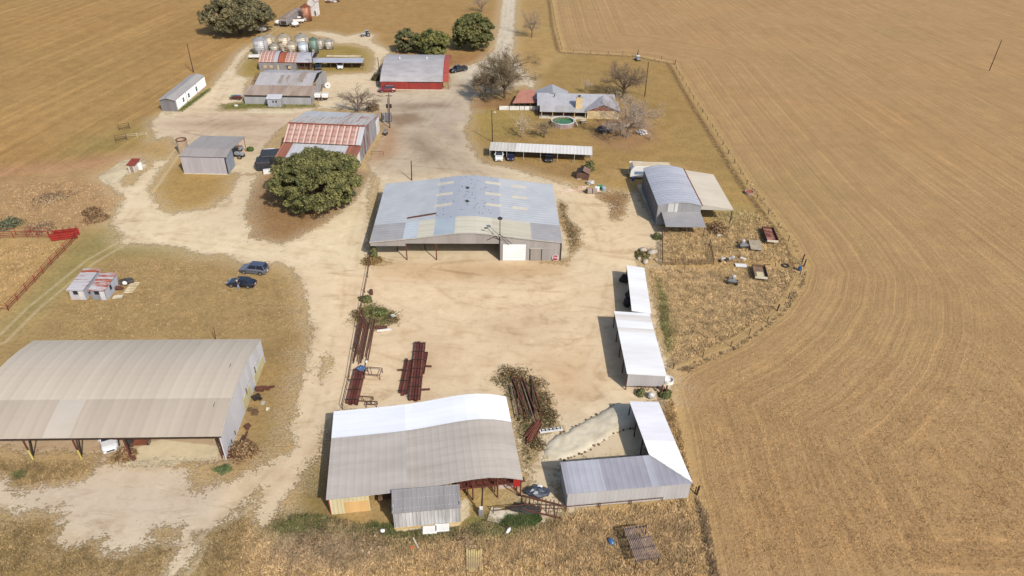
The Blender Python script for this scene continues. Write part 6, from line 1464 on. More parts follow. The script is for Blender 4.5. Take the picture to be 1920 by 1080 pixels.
def transformer_pair():
    b = G(731,240); t, z, l = pole('taller pole of the power pair at the warehouse corner', (731,240), (729,175), .13, arm=.8)
    q = MB(); 
    for k in (-.5,.45): MB().lathe(k,-.25,[(.24,z-3.6),(.24,z-2.7),(0,z-2.6)],10).build('transformer', M['darksteel'], t, loc=(l.x*.6,l.y*.6,0))
    pole('shorter pole of the power pair at the warehouse corner', (728,232), (727,184), .12)
    g = G(725,229); t = thing('switch_panel', 'grey metal switch panel between posts by the power pair', 'panel', g, R(2)); MB().box(-1.2,1.2,0,.12,.2,2.4).build('panel', surf('panel_grey', C(152,150,156), C(134,132,138), .5, .2), t)
    for x in (-1.25,-.1,1.25): MB().tube((x,.1,0),(x,.1,2.7),.06).build('post', M['darksteel'], t)
    g = G(723.5,253); t = thing('gas_tank', 'small grey tank on a stand by the warehouse doors', 'tank', g, R(80)); MB().blob((0,0,.9),(1.0,.5,.5),0,12,8).build('tank', surf('tank_grey', C(132,128,126), C(100,96,94), .5, .2), t, smooth=True)
    for x in (-.5,.5): MB().box(x-.06,x+.06,-.35,.35,0,.6).build('leg', M['darksteel'], t)
    g = G(706,291); t = thing('pipe_rail', 'low grey pipe rail before the warehouse end', 'rail', g, R(0)); MB().tube((-1.2,0,.9),(1.6,0,.9),.04).build('rail', M['darksteel'], t)
    for x in (-1.2,1.6): MB().tube((x,0,0),(x,0,.9),.04).build('post', M['darksteel'], t)
transformer_pair()
def meter_pole():
    t, z, l = pole('steel service pole with meter box before the open workshop end', (902.5,964), (905,915), .11, mat=M['darksteel'], name='service_pole')
    MB().box(-.3,.3,-.4,.0,.0,1.1).build('meter_box', surf('box_grey', C(138,132,128)), t, bevel=.03); MB().box(-.18,.18,-.3,-.1,1.15,1.5).build('meter', M['whitepaint'], t)
meter_pole()
# ================================================================== fences
def fence(name, label, pts, hgt, step, rails, pr, rr, pm, rm, loc_z=0, cat='fence', maxposts=100):
    P = [G(*p) for p in pts]; o = P[0]; t = thing(name, label, cat, o)
    acc = []; 
    for a, b in zip(P, P[1:]):
        n = max(1, round((b-a).length/step))
        acc += [a+(b-a)*i/n for i in range(n)]
    acc.append(P[-1])
    if len(acc) > maxposts: acc = acc[::math.ceil(len(acc)/maxposts)]
    m0 = MB().tube((0,0,-.1),(0,0,1),pr,6).mesh('post', pm)
    for p in acc:
        q = bpy.data.objects.new('post', m0); COL.objects.link(q); q.parent = t; q.location = (p.x-o.x,p.y-o.y,0); q.scale = (1,1,hgt*random.uniform(.95,1.08))
    for z in rails:
        m = MB()
        for a, b in zip(P, P[1:]): m.tube((a.x-o.x,a.y-o.y,z),(b.x-o.x,b.y-o.y,z),rr,5)
        m.build('rail' if rr > .02 else 'wire', rm, t)
    return t
cr = surf('corral_red', C(158,62,48), C(120,48,40), .7, .1, 1.5)
fence('corral_fence','red pipe corral fence running diagonally down the left grass',[(146,446),(97,497),(16,583)],1.5,2.6,(.35,.7,1.05,1.4),.06,.045,cr,cr)
fence('corral_fence','red pipe corral fence along the top edge of the left pen',[(-60,449),(0,447.5),(52,446),(93,447)],1.5,2.6,(.35,.7,1.05,1.4),.06,.045,cr,cr)
fence('corral_fence','low red pipe fence leaving the corral corner at the left edge',[(-60,588),(0,583),(16,583)],1.2,2.6,(.5,1.1),.06,.045,cr,cr)
fence('corral_fence','outer red pipe rail behind the left pen',[(-60,443),(0,441),(60,439),(92,440)],1.4,2.8,(.7,1.35),.06,.045,cr,cr)
def loading_chute():
    a, b = G(97,453), G(146,447); d = b-a; t = thing('loading_chute', 'solid bright red sheet-sided cattle chute at the corral corner', 'chute', a, math.atan2(d.y,d.x)); L = d.length
    rs = surf('chute_red', C(158,44,38), C(138,38,34), .5, .1, 1, (1, 1, .2), ribs=(2, .45, .05))
    MB().box(0,L,0,.06,.1,1.5).build('side_panel', rs, t); MB().box(.2,L+.2,1.3,1.36,.1,1.5).build('side_panel', rs, t)
    for k in range(5):
        x = L*k/4; MB().tube((x,-.04,0),(x,-.04,2.0),.05).build('post', cr, t); MB().tube((x,1.4,0),(x,1.4,2.0),.05).build('post', cr, t); MB().tube((x,-.04,2.0),(x,1.4,2.0),.04).build('bow', cr, t)
loading_chute()
fence('field_fence','long wire fence along the inner edge of the right field',FENCE_R,1.15,6.0,(.4,.75,1.1),.06,.012,M['darksteel'],M['darksteel'])
fence('field_fence','wire fence running down to the bottom edge right of the L-shaped shed',FENCE_S,1.1,3.5,(.4,.75,1.05),.06,.012,M['darksteel'],M['darksteel'])
for (px, py, hh, lb) in ((1306,928,1.5,'dark leaning corner post at the outer corner of the L-shaped shed'),(1503.5,492,1.7,'dark corner post just above the blue barrel'),(1507,500,1.5,'second dark corner post right of the blue barrel'),(1457,583,1.3,'dark fence post on the lower curve of the field fence'),(1195,104,1.8,'dark fence post behind the grey buggy'),(1265,122,1.6,'dark gate post where the field fence bends')):
    m = MB().tube((0,0,-.1),(.12,.05,hh),.12,7); solo(m, 'corner_post', M['darksteel'], lb, 'post', G(px,py))
rp = surf('pen_rail', C(110,82,64), C(84,64,52), .85, 0, 2)
fence('pen_fence','brown pipe pen below the awning of the round-roofed barn',[(1241,440),(1241,498),(1290,498),(1337,497),(1330,460)],1.35,2.2,(.35,.7,1.0,1.3),.06,.04,rp,rp)
fence('yard_fence','long rusty pipe fence on the left side of the main yard',[(697,470),(690,520),(678,580),(664,660),(655,715),(643,768)],1.2,4.5,(.6,1.15),.055,.045,M['rusty'],M['rusty'])
fence('south_fence','rusty pipe rail between the workshop and the L-shaped shed',[(925,963),(985,957),(1060,960)],1.1,3.0,(.5,1.05),.05,.045,M['rusty'],M['rusty'])
def field_gates():
    for px, py, lb in ((234,243,'small dark gate frame at the edge of the left field'),(228,264,'second dark gate frame nearer the camera at the left field edge')):
        t = thing('gate', lb, 'gate', G(px,py), R(35)); 
        for x in (-1.2,1.2): MB().tube((x,0,0),(x,0,1.6),.08).build('post', M['wood'], t)
        for z in (.5,1.0,1.5): MB().beam((-1.2,0,z),(1.2,0,z),.05,.12).build('rail', M['wood'], t)
    fence('field_fence','low wire fence along the drive edge by the left field',[(236,259),(258,257),(276,256)],1.0,3.0,(.5,.9),.06,.03,M['concrete'],M['concrete'])
field_gates()
# ================================================================== steel in the yard: every length is a thing
def pile(name, label, cat, group, items, mk, mats):
    pr = {}; mats = mats if isinstance(mats, list) else [mats]
    for k, (a, b, z) in enumerate(items):
        A, B = G(*a), G(*b); d = B-A; L = (round(d.length*2)/2, random.randrange(len(mats)))
        if L not in pr: pr[L] = mk(L[0]).mesh(name, mats[L[1]])
        o = bpy.data.objects.new(name, pr[L]); COL.objects.link(o); o.location = (A.x,A.y,z); o.rotation_euler.z = math.atan2(d.y,d.x); tag(o, label, cat, group)
def pipe_mk(r): return lambda L: MB().tube((0,0,0),(L,0,0),r,7)
it = []
for k in range(21):
    x0 = 677+random.uniform(0,28); y0 = 578+random.uniform(0,22)+(x0-677)*.5; ln = random.uniform(60,95); it.append(((x0,y0),(x0-(4+ln*.13)+random.uniform(-3,2),y0+ln*random.uniform(.85,1)),.08+random.choice((0,0,.14,.28))))
pile('steel_pipe','rusty steel pipe in the long pile leaning along the left yard fence','pipe','rusty pipes piled along the yard fence',it,pipe_mk(.07),[M['rusty'], surf('pipe_dull', C(126,88,66), C(92,62,50), .9, 0, 1.5), surf('pipe_dark', C(84,64,54), C(60,46,42), .9, 0, 1.5)])
it = []
for k in range(18):
    x0 = 955+random.uniform(0,42); y0 = 712+random.uniform(-8,16); dx = 20+random.uniform(-9,9)-(x0-958)*.15; ln = random.uniform(58,80); it.append(((x0,y0),(x0+dx,y0+ln),.08+random.choice((0,.15,.3,.45))))
brk = surf('pipe_red', C(128,70,54), C(88,52,44), .8, .1, 1.5)
pile('steel_pipe','rusty red pipe in the large upright pile right of the curved-roof workshop','pipe','rusty red pipes right of the workshop',it,pipe_mk(.075),[brk, surf('pipe_dull', C(126,88,66)), surf('pipe_grey', C(150,130,112), C(112,94,82), .9, 0, 1.5), surf('pipe_dark', C(84,64,54)), brk])
it = []
for k in range(14):
    x0 = 1005+random.uniform(0,14); y0 = 788+random.uniform(0,10); it.append(((x0,y0),(x0-20+random.uniform(-5,5),y0+34+random.uniform(-6,4)),.08+random.choice((0,.15,.3))))
pile('steel_pipe','short rusty pipe in the small slanting pile above the white sign board','pipe','short slanting pipes by the white board',it,pipe_mk(.08),brk)
it = [((1002,812),(1006,830),.1),((1005,808),(1009,828),.1),((955,700),(985,697),.1),((982,770),(1046,771),.06),((1040,772),(1030,800),.06),((1000,750),(1008,764),.1)]
pile('steel_pipe','loose thin pipe lying at the edge of the weedy pipe pile','pipe','loose pipes around the pile',it,pipe_mk(.06),M['rusty'])
def chan(L):
    g = MB(); w = .36; g.box(0,L,-w/2,w/2,0,.05); g.box(0,L,-w/2,-w/2+.035,.05,.2); g.box(0,L,w/2-.035,w/2,.05,.2); return g
def stack(a0, a1, n, wpx, layers, label, group):
    A, B = G(*a0), G(*a1); d = (B-A).normalized(); s = Vector((d.y,-d.x,0)); L = (B-A).length; mes = [chan(L).mesh('steel_channel', q) for q in (M['red_steel'], surf('red_steel_faded', C(134,84,72), C(104,64,56), .8, .1, 1.2), M['red_steel'])]
    for l in range(layers):
        for k in range(n):
            o = bpy.data.objects.new('steel_channel', mes[(k+l)%3]); COL.objects.link(o); p = A+s*(k*.4)+d*random.uniform(-.35,.35); o.location = (p.x,p.y,.14+l*.24); o.rotation_euler.z = math.atan2(d.y,d.x); tag(o, label, 'steel channel', group)
    m0 = MB().box(-.06,.06,-.15,n*.4-.05,0,.07).mesh('spacer_bar', M['darksteel'])
    for l in range(layers):
        for k in range(max(3, int(L/1.7))):
            q = bpy.data.objects.new('spacer_bar', m0); COL.objects.link(q); e = .5+k*(L-1)/(max(3, int(L/1.7))-1); p = A+d*e; q.location = (p.x,p.y,(.06 if l == 0 else .34+(l-1)*.24)); 
            q.rotation_euler.z = math.atan2(d.y,d.x); q.scale = (1,-1,1); tag(q, 'dark spacer bar across the '+group, 'spacer', 'spacer bars of the '+group)
            if l == layers-1:
                q.location.z = .14+layers*.24-.03
stack((796,645),(786,753),4,0,2,'red channel in the longer right-hand stack on the open yard','long red channel stack')
stack((773,676),(761,741),3,0,1,'red channel in the shorter left-hand stack on the open yard','short red channel stack')
stack((801,660),(794,700),1,0,1,'red channel of the offcuts right of the long stack','red channel offcuts')
stack((684,695),(669,760),4,0,2,'red channel stacked beside the lower yard fence','red channels by the lower fence')
it = [((790,688),(810,689),.12),((786,733),(806,732),.12),((792,710),(784,732),.3),((746,696),(756,695),.1)]
pile('steel_pipe','short steel post sticking out from the red channel stacks','post','posts around the channel stacks',it,lambda L: MB().box(0,L,-.1,.1,0,.2),M['rusty'])
def bench(px, py, label, rz, L=2.2, W=1.5, h=.9):
    t = thing('steel_trestle', label, 'trestle', G(px,py), rz)
    m = MB()
    for y in (0,W): m.beam((0,y,h),(L,y,h),.08,.08)
    for x in (0,L): m.beam((x,0,h),(x,W,h),.08,.08)
    m.beam((L*.5,0,h),(L*.2,W,h),.08,.08); m.build('frame', M['rusty'], t)
    for x in (0,L):
        for y in (0,W): MB().tube((x,y,0),(x,y,h),.05).build('leg', M['rusty'], t)
bench(684,710,'rusty steel trestle beside the blue tarp on the yard',R(-5)); bench(670,756,'low rusty frame at the near end of the fence-side channels',R(-4),2.0,.9,.5)
bench(687,764,'small rusty crate frame just above the white workshop roof',R(0),1.4,.6,.6)
solo(MB().blob((0,0,.35),(.7,.5,.4),0,10,6,.25),'blue_tarp',paint('tarp_blue',C(66,92,130),.5,.1),'crumpled blue tarp on the fence-side channel stack','tarp',G(678,697)+Vector((0,0,.3)))
solo(MB().lathe(0,0,[(.3,0),(.32,.45),(.3,.9),(0,.91)],12),'rusty_drum',M['rusty'],'dark rusty drum standing by the yard fence','drum',G(696.5,552))
solo(MB().box(-.9,.9,-.25,.25,0,.4),'rusty_trough',M['rusty'],'small rusty trough at the right of the fence pipe pile','trough',G(715,616),R(6),bevel=.05)
solo(MB().box(-1.1,1.1,-.12,.12,0,.2),'white_plank',M['white'],'white plank below the rusty trough','plank',G(720,619.5),R(14))
solo(MB().lathe(0,0,[(.32,0),(.32,.25),(.15,.25),(.15,.0)],14),'white_spool',M['whitepaint'],'white cable spool on the pale pipes right of the fence pile','spool',G(736.5,594.5)+Vector((0,0,.1)))
it = [((722,602),(746,584),.08),((725,605),(748,588),.08)]
pile('pale_pipe','pale pipe slanting under the white spool','pipe','pale pipes under the spool',it,pipe_mk(.06),M['concrete'])
solo(MB().blob((0,0,.18),(.22,.22,.2),0,8,5),'white_jug',M['whitepaint'],'small white jug at the near end of the fence pipe pile','jug',G(687.5,680))
# white sign board lying in the weeds
def white_board():
    a, b = G(1012,811), G(1054,805); d = b-a; t = thing('fallen_board', 'long white board with dark brackets lying right of the pipe piles', 'board', a, math.atan2(d.y,d.x)); L = d.length
    MB().box(0,L,-.3,.3,.1,.22).build('panel', M['white'], t)
    for k in range(6): MB().box(L*k/6+.2,L*k/6+.35,-.1,.22,.22,.28).build('bracket', M['darksteel'], t)
    MB().box(.4,L-.4,.0,.06,.225,.27).build('rod', M['darksteel'], t)
white_board()
# ================================================================== gravel mound
def mound():
    P = [(1020,848),(1026,862),(1048,864),(1068,859),(1104,843),(1150,815),(1168,806),(1190,800),(1200,793),(1196,778),(1178,764),(1160,757),(1150,760),(1120,778),(1070,804),(1064,810),(1041,817),(1027,833)]
    pg = poly_g(P); lo = pg.min(0); hi = pg.max(0); s = .28
    xs = np.arange(lo[0]-.5, hi[0]+.5, s); ys = np.arange(lo[1]-.5, hi[1]+.5, s); X, Y = np.meshgrid(xs, ys); Q = np.stack([X.ravel(), Y.ravel()], 1); d = sdist(pg, Q)
    ej = np.array([mnoise.noise(Vector((x*1.1,y*1.1,9)))*.18 for x, y in Q]); d = d+ej*(d < 1.2); h = .26*smooth01((d+.1)/.8)+.03; h = np.where(d > -.1, h, -.3)
    nz = np.array([mnoise.noise(Vector((x*1.6,y*1.6,0)))*.10+mnoise.noise(Vector((x*.5,y*.5,5)))*.12 for x, y in Q]); h = np.where(d > .1, h+nz, h)
    tip = np.array(G2((1182,783))); w = np.exp(-((Q-tip)**2).sum(1)/5.0); h = np.where(d > 0, h+w*.75, h)
    nx = len(xs); q = []
    for j in range(len(ys)-1):
        for i in range(nx-1):
            a = j*nx+i
            if max(d[a], d[a+1], d[a+nx], d[a+nx+1]) > -.25: q.append((a,a+1,a+nx+1,a+nx))
    o = Vector((*pg.mean(0), 0)); me = bpy.data.meshes.new('gravel_mound'); me.from_pydata([(x-o.x,y-o.y,z) for (x, y), z in zip(Q, h)], [], q); me.update()
    me.polygons.foreach_set('use_smooth', [True]*len(q))
    t = NT('gravel_pale'); co = t.coord(); n1 = t.noise(co, .5, 4); n2 = t.noise(co, 6, 3, .7)
    c = t.mix(t.ramp(n1, .35, .7), C(204,193,170), C(186,174,150)); c = t.mix(t.ramp(n2, .5, .75, 0, .3), c, C(140,124,98)); t.l(c, t.b.inputs['Base Color']); t.b.inputs['Roughness'].default_value = .95
    t.l(t.bump(n2, .6, .08), t.b.inputs['Normal']); me.materials.append(t.m)
    ob = bpy.data.objects.new('gravel_mound', me); COL.objects.link(ob); ob.location = o; tag(ob, 'long low mound of pale gravel inside the corner of the L-shaped shed', 'gravel', None, 'stuff')
    # dark clods along its edge
    E2 = [p for p in range(len(P))]; m = MB()
    for a, b in zip(pg, np.roll(pg, -1, 0)):
        L = np.linalg.norm(b-a)
        if a[0] < np.array(G2((1050,830)))[0] and b[0] < np.array(G2((1050,830)))[0]: continue
        for k in range(int(L*3.5)):
            p = a+(b-a)*random.random()+RNG.normal(0,.12,2); r = random.uniform(.05,.16); m.blob((p[0],p[1],r*.5),(r*1.3,r,r*.8),0,6,4,.3)
    solo(m, 'edge_clods', surf('dark_clods', C(120,102,78), C(82,70,54), .95), 'dark clods and weeds edging the pale gravel mound', 'clods')['kind'] = 'stuff'
mound()
# ================================================================== trailers and machines in the rough grass on the right
def flat_trailer(label, near, far, wpx, bed, sides=None, z=.75, rails=True):
    a = G(*near); b = G(*far); d = b-a; L = d.length; t = thing('flat_trailer', label, 'trailer', a, math.atan2(d.y,d.x)); W = wpx
    MB().box(0,L,-W/2,W/2,z-.08,z).build('deck', bed, t)
    if sides:
        for y in (-W/2,W/2-.08): MB().box(0,L,y,y+.08,z,z+.4).build('side_board', sides, t)
        MB().box(0,.08,-W/2+.08,W/2-.08,z,z+.4).build('tail_board', M['concrete'] if bed is not M['wood'] else sides, t); MB().box(L-.08,L,-W/2+.08,W/2-.08,z,z+.4).build('head_board', sides, t)
    for x in (L*.38,L*.55):
        for y in (-W/2+.15,W/2-.15): wheel(t, x, y, .33, .22)
    for y in (-.4,.4): MB().tube((L,y,z-.15),(L+1.1,0,z-.25),.05).build('drawbar', M['rusty'], t)
    return t
bedr = surf('bed_rust', C(168,124,104), C(112,60,48), .8, .1, .8, contrast=1.6)
flat_trailer('rusty red box trailer with pale rear board near the field fence corner',(1447,461),(1437,435),2.2,bedr,M['rusty'],.8)
flat_trailer('grey plank flat trailer behind the small axle machine',(1418,474),(1413,456),2.2,surf('grey_planks', C(178,164,142), C(150,136,116), .9, 0, 1, seam=(1, .25), seamdark=.85),None,.7)
t = flat_trailer('brown trailer with a cream sheet on its deck, below the white panel',(1426,528),(1420,505),2.3,surf('brown_planks', C(150,124,100), C(112,90,74), .9),M['wood'],.6)
MB().box(.7,2.2,-.6,.6,.605,.66).build('deck_sheet', M['cream'], t)
def axle_machine(px, py, rz, label, s=1.0):
    t = thing('farm_implement', label, 'farm implement', G(px,py), rz); t.scale = (s,s,s)
    MB().box(-.9,.9,-.35,.35,.6,.95).build('body', paint('impl_grey', C(120,120,118), .5), t, bevel=.05)
    MB().lathe(.2,.9,[(.35,.7),(.4,1.3),(.15,1.45),(0,1.46)],10).build('hopper', M['trim'], t); MB().tube((0,0,.7),(0,1.6,.5),.06).build('drawbar', M['darksteel'], t)
    for x in (-.8,.8): wheel(t, x, 0, .5, .26).rotation_euler.z = R(90)
    MB().tube((-1.0,-.5,.5),(1.0,-.5,.5),.06).build('axle', M['darksteel'], t)
axle_machine(1393,466,R(8),'two-wheeled grey farm implement left of the grey plank trailer'); axle_machine(1372,533,R(-12),'grey engine-like implement standing alone in the rough grass',.95)
solo(MB().box(-1.0,1.0,-.5,.5,.15,.28),'white_sheet_metal',M['white'],'flat white panel lying left of the brown trailer','panel',G(1389,499.5),R(-4))
solo(MB().box(-.5,.5,-.2,.2,.0,.35),'white_tray',M['white'],'small tilted white tray above the flat white panel','tray',G(1393,487),R(-35))
solo(MB().box(-.45,.45,-.16,.16,0,.25),'white_scrap',M['white'],'white scrap piece near the awning corner of the round-roofed barn','scrap',G(1348,442),R(5))
tb = MB(); tb.lathe(0,0,[(.62,.0),(.7,.12),(.62,.24),(.42,.22),(.4,.02),(.62,.0)],18,cap=False); solo(tb,'tyre_ring',M['tyre'],'old dark tyre lying in the grass left of the blue barrel','tyre',G(1472.5,499))
solo(MB().lathe(0,0,[(.3,0),(.32,.42),(.3,.85),(0,.87)],14),'blue_barrel',paint('barrel_blue',C(48,86,140),.35,.3),'bright blue barrel at the corner of the field fence','barrel',G(1498.5,507))
tb = MB(); tb.lathe(0,0,[(.95,0),(.95,.55),(.85,.55),(.85,.12),(0,.12)],20); t_ = thing('water_trough','round rusty-red water trough by the field fence above the rough grass','trough',G(1404,363)); tb.build('trough_wall',surf('trough_tin',C(176,160,150),C(150,128,116),.6,.1),t_); tb = MB(); tb.lathe(0,0,[(.84,.4),(0,.42)],20); tb.build('trough_inside',surf('trough_red',C(164,88,60)),t_)
for k,(px,py) in enumerate(((1355,487),(1362,490),(1367,487),(1350,492),(1374,485))): solo(MB().blob((0,0,.22),(.5,.3,.3),0,8,5,.35),'scrap_iron',M['darksteel'] if k%2 else M['trim'],'piece of scrap iron in the grass left of the white tray','scrap',G(px,py),k*.7,'scrap iron in the rough grass')
for k,(px,py) in enumerate(((1444,503),(1450,508),(1432,500),(1438,497),(1456,497),(1465,511),(1463,532),(1473,530))): solo(MB().box(-.6,.6,-.08,.08,.04,.16),'old_board',M['wood'] if k%2 else surf('pinkboard',C(200,160,130)),'old board lying in the dry grass near the fence corner','board',G(px,py),k*1.1,'boards in the rough grass')
# rocks by the pen
for k,(px,py,rx,ry,rz) in enumerate(((1206,470.5,.8,.7,.5),(1223,475,1.2,.7,.5),(1210,493,.6,.5,.5),(1198,486,.4,.35,.3),(1230,488,.4,.3,.25),(1218,484,.3,.3,.2))):
    solo(MB().blob((0,0,rz*.5),(rx,ry,rz),0,12,7,.14),'boulder',surf('boulder_pale',C(186,176,162),C(150,134,116),.9,0,1.5),['rounded pale boulder left of the flat white one by the brown pen','wide whitish boulder beside the corner of the brown pen','tan boulder just above the narrow white shed','small grey stone left of the tan boulder','small stone touching the pen fence','smallest stone between the boulders'][k],'boulder',G(px,py),k*.6,smooth=True)
# clutter by the drive north of the round barn
def clutter():
    c = G(1101,362); t = thing('air_unit','pair of grey boxed units on the drive edge','unit',c,R(2))
    for x in (0,1.1): MB().box(x,x+.95,-.45,.45,.1,1.0).build('case', surf('unit_grey',C(176,158,148),C(150,134,126),.6), t, bevel=.04)
    MB().box(-.35,0,-.4,.4,.05,.8).build('end_cap', M['dark'], t)
    solo(MB().box(-.5,.5,-.3,.3,0,1.0),'white_cabinet',M['whitepaint'],'white cabinet right of the grey boxed units','cabinet',G(1119,358),R(3),bevel=.05)
    solo(MB().box(-.6,.6,-.4,.4,0,.7),'green_box',paint('green_box',C(52,132,78),.4),'bright green box behind the white cabinet','box',G(1124.5,353),R(5),bevel=.06)
    solo(MB().lathe(0,0,[(.45,0),(.5,.8),(.4,.95),(0,.97)],14),'blue_tub',paint('pale_blue',C(140,160,172),.4),'pale blue round tub beside the green box','tub',G(1131.5,357.5))
    it = [((1083,352),(1102,350),.1),((1083,355),(1100,352),.1),((1084,358),(1098,354),.1),((1050,359),(1080,355),.1),((1052,362),(1082,357),.1),((1082,336.5),(1095,336.5),.1)]
    pile('pale_pipe','pale pipe lying on the drive edge by the boxed units','pipe','pipes on the drive edge',it,pipe_mk(.09),surf('pipe_pink',C(196,140,116),C(214,206,200),.6))
    solo(MB().blob((0,0,.4),(.9,.7,.5),0,9,6,.25),'grey_heap',M['trim'],'grey rubble heap above the boxed units','rubble',G(1107,345))
    g = G(443,186); t = thing('junk_cart','flat rusty cart with red scrap left of the grey workshop','cart',g,R(-8)); MB().box(-1.6,1.6,-.8,.8,.4,.55).build('deck', M['rusty'], t); MB().blob((.2,0,.75),(1.1,.6,.25),0,9,5,.3).build('load', M['red_steel'], t)
    for x in (-1,1):
        for y in (-.75,.75): wheel(t, x, y, .28)
    solo(MB().box(-1.0,1.0,-.6,.6,0,.8),'green_bin',paint('bin_green',C(36,128,96),.4),'green plastic bin left of the grey workshop','bin',G(441,184),R(5),bevel=.1)
    solo(MB().box(-.55,.55,-.5,.5,0,.9),'blue_bin',paint('bin_blue',C(30,108,170),.4),'blue plastic bin between the green bin and the workshop','bin',G(448,184.5),R(5),bevel=.1)
    solo(MB().box(-.4,.4,-.25,.25,0,.35),'white_tub',M['whitepaint'],'small white tub on the grass below the junk cart','tub',G(443,199))
    # tandem trailer with two white tanks
    a = G(590,186.5); t = thing('tank_trailer','rusty tandem trailer carrying white tanks right of the grey workshop','trailer',a,R(0)); L = G(618,184).x-a.x
    MB().box(0,L,-.9,.9,.6,.75).build('deck', M['rusty'], t)
    for x in (.8,2.9): MB().box(x-.75,x+1.0,-.75,.75,.76,1.75).build('tank', M['whitepaint'], t, bevel=.12)
    for x in (1.4,2.3):
        for y in (-.9,.9): wheel(t, x, y, .38)
    MB().tube((L,0,.6),(L+1.3,0,.5),.06).build('drawbar', M['rusty'], t)
    tt = MB(); tt.lathe(0,0,[(.25,-.3),(.8,-.3),(.85,0),(.8,.3),(.25,.3),(.25,-.3)],18); o = solo(tt,'white_reel',M['whitepaint'],'white round hose reel standing right of the grey workshop','reel',G(615,165)+Vector((0,0,.8))); o.rotation_euler = (R(90),0,R(8))
    c = G(598,170); t = thing('wood_rack','brown slatted wooden rack by the right wall of the grey workshop','rack',c,R(0))
    for k in range(8): MB().beam((-1.2+k*.3,-.6,0),(-.9+k*.3,.6,1.6),.1,.1).build('slat', M['wood'], t)
    MB().box(-1.3,1.4,.5,.6,1.5,1.62).build('rail', M['wood'], t)
    # by the tin sheds
    solo(MB().blob((0,0,.4),(1.5,.75,.55),0,10,6,.25),'black_scrap',surf('black_scrap',(.02,.02,.02,1),(.05,.045,.04,1),.6,ns=3),'heap of black scrap right of the grey tin shed','scrap',G(238,531),R(20))
    solo(MB().blob((0,0,.35),(.4,.35,.35),0,10,6,.05),'white_bucket',M['whitepaint'],'white bucket on the black scrap heap','bucket',G(237,534)+Vector((0,-.3,.2)))
    solo(MB().blob((0,0,.3),(.9,.5,.4),0,9,5,.3),'rusty_scrap',M['rusty'],'small rusty scrap heap at the grey tin shed wall','scrap',G(222,543))
    for k in range(3): solo(MB().tube((0,0,0),(.2,.3,1.6),.05),'leaning_pole',M['wood'],'pole leaning on the right wall of the grey tin shed','pole',G(220+k*3,538),0,'poles leaning on the grey tin shed')
    a = G(240,551); t = thing('pallet_deck','pale broken wooden platform right of the tin sheds','platform',a,heading((240,551),(255,530)))
    L = (G(256,530)-a).length
    for k in range(7): MB().box(.05+k*L/7,(k+.8)*L/7,-.75,.75,.1,.16).build('board', surf('pale_board',C(222,206,172),C(190,168,132),.9), t, loc=(0,0,0))
    for y in (-.6,.6): MB().box(0,L,y-.06,y+.06,0,.1).build('bearer', M['wood'], t)
    solo(MB().box(-.7,.7,-.45,.45,.02,.1),'pale_slab',M['concrete'],'small pale slab right of the grey tin shed corner','slab',G(221,557),R(12))
    # machine shed yard
    flat_trailer('rusty flat trailer parked in the front bay of the long machine shed',(262,842),(272,821),2.0,surf('rust_deck',C(140,84,60),C(104,62,48),.85),None,.7)
    solo(MB().blob((0,0,.5),(.6,.45,.55),0,9,6,.2),'dark_engine',M['dark'],'dark engine block beside the trailer in the machine shed','engine',G(246,835))
    for k,(px,py) in enumerate(((240,852),(246,857),(243,847),(250,862))): solo(MB().blob((0,0,.25),(.4,.3,.3),0,8,5,.3),'junk_part',M['rusty'] if k%2 else M['concrete'],'junk part heaped at the third post of the machine shed','scrap',G(px,py),k,'junk at the machine shed post')
    for k,(px,py,w,d,h,mt,lb) in enumerate(((490,733,1.6,1.0,.8,'rusty','rust-red steel box by the machine shed end wall'),(506,728,.9,.7,.4,'rusty','flat rusty plate heap right of the rust-red box'),(483,748,.8,1.2,.7,'darksteel','dark engine scrap by the machine shed end wall'),(494,757,.5,.6,.3,'trim','small pale scrap right of the dark engine scrap'),(474,776,1.0,1.0,.6,'wood','yellowish pallet heap by the machine shed end wall'),(503,768,.6,.5,.3,'concrete','pale blocks out on the grass right of the pallet heap'),(465,800,.9,.8,.3,'rusty','row of small rusty plates by the machine shed end'))):
        m = MB()
        for j in range(5): x0 = random.uniform(-w/2,w/2); y0 = random.uniform(-d/2,d/2); m.box(x0-w*.3,x0+w*.3,y0-d*.25,y0+d*.25,j*h/6,(j+1.4)*h/6)
        solo(m,'scrap_pile',M[mt],lb,'scrap',G(px,py),k*.4)
    it = [((452,838),(465,810),.1),((448,842),(459,818),.3),((424,856),(448,852),.1),((424,860),(450,857),.1),((426,852),(447,848),.3)]
    pile('steel_beam','rusty beam at the near corner of the machine shed end wall','beam','rusty beams at the machine shed corner',it,lambda L: MB().box(0,L,-.1,.1,0,.18),M['rusty'])
    # south side of the workshop
    for k,(px,py,w) in enumerate(((806,996,1.6),(829,992,1.6))): solo(MB().box(-w/2,w/2,-.5,.5,0,.35),'white_slab',M['white'],['white slab left of the pair below the small grey lean-to','white slab right of the pair below the small grey lean-to'][k],'slab',G(px,py),R(6),bevel=.06)
    solo(MB().blob((0,0,.22),(.3,.24,.24),0,9,6,.1),'white_jug',M['whitepaint'],'white jug in the weeds left of the small grey lean-to','jug',G(717.5,997.5))
    solo(MB().blob((0,0,.22),(.5,.2,.2),0,9,6,.1),'white_can',M['whitepaint'],'white can lying below the green grass patch','can',G(953,997),R(60))
    solo(MB().box(-.2,.2,-.12,.12,0,.2),'orange_piece',paint('orange',C(220,96,40),.5),'small orange piece in the grass below the lean-to','scrap',G(773,1028),0,bevel=.03)
    solo(MB().box(-.08,.08,-.8,.8,.05,.2),'pale_stick',M['concrete'],'pale stick in the weeds above the orange piece','stick',G(780,1020),R(30))
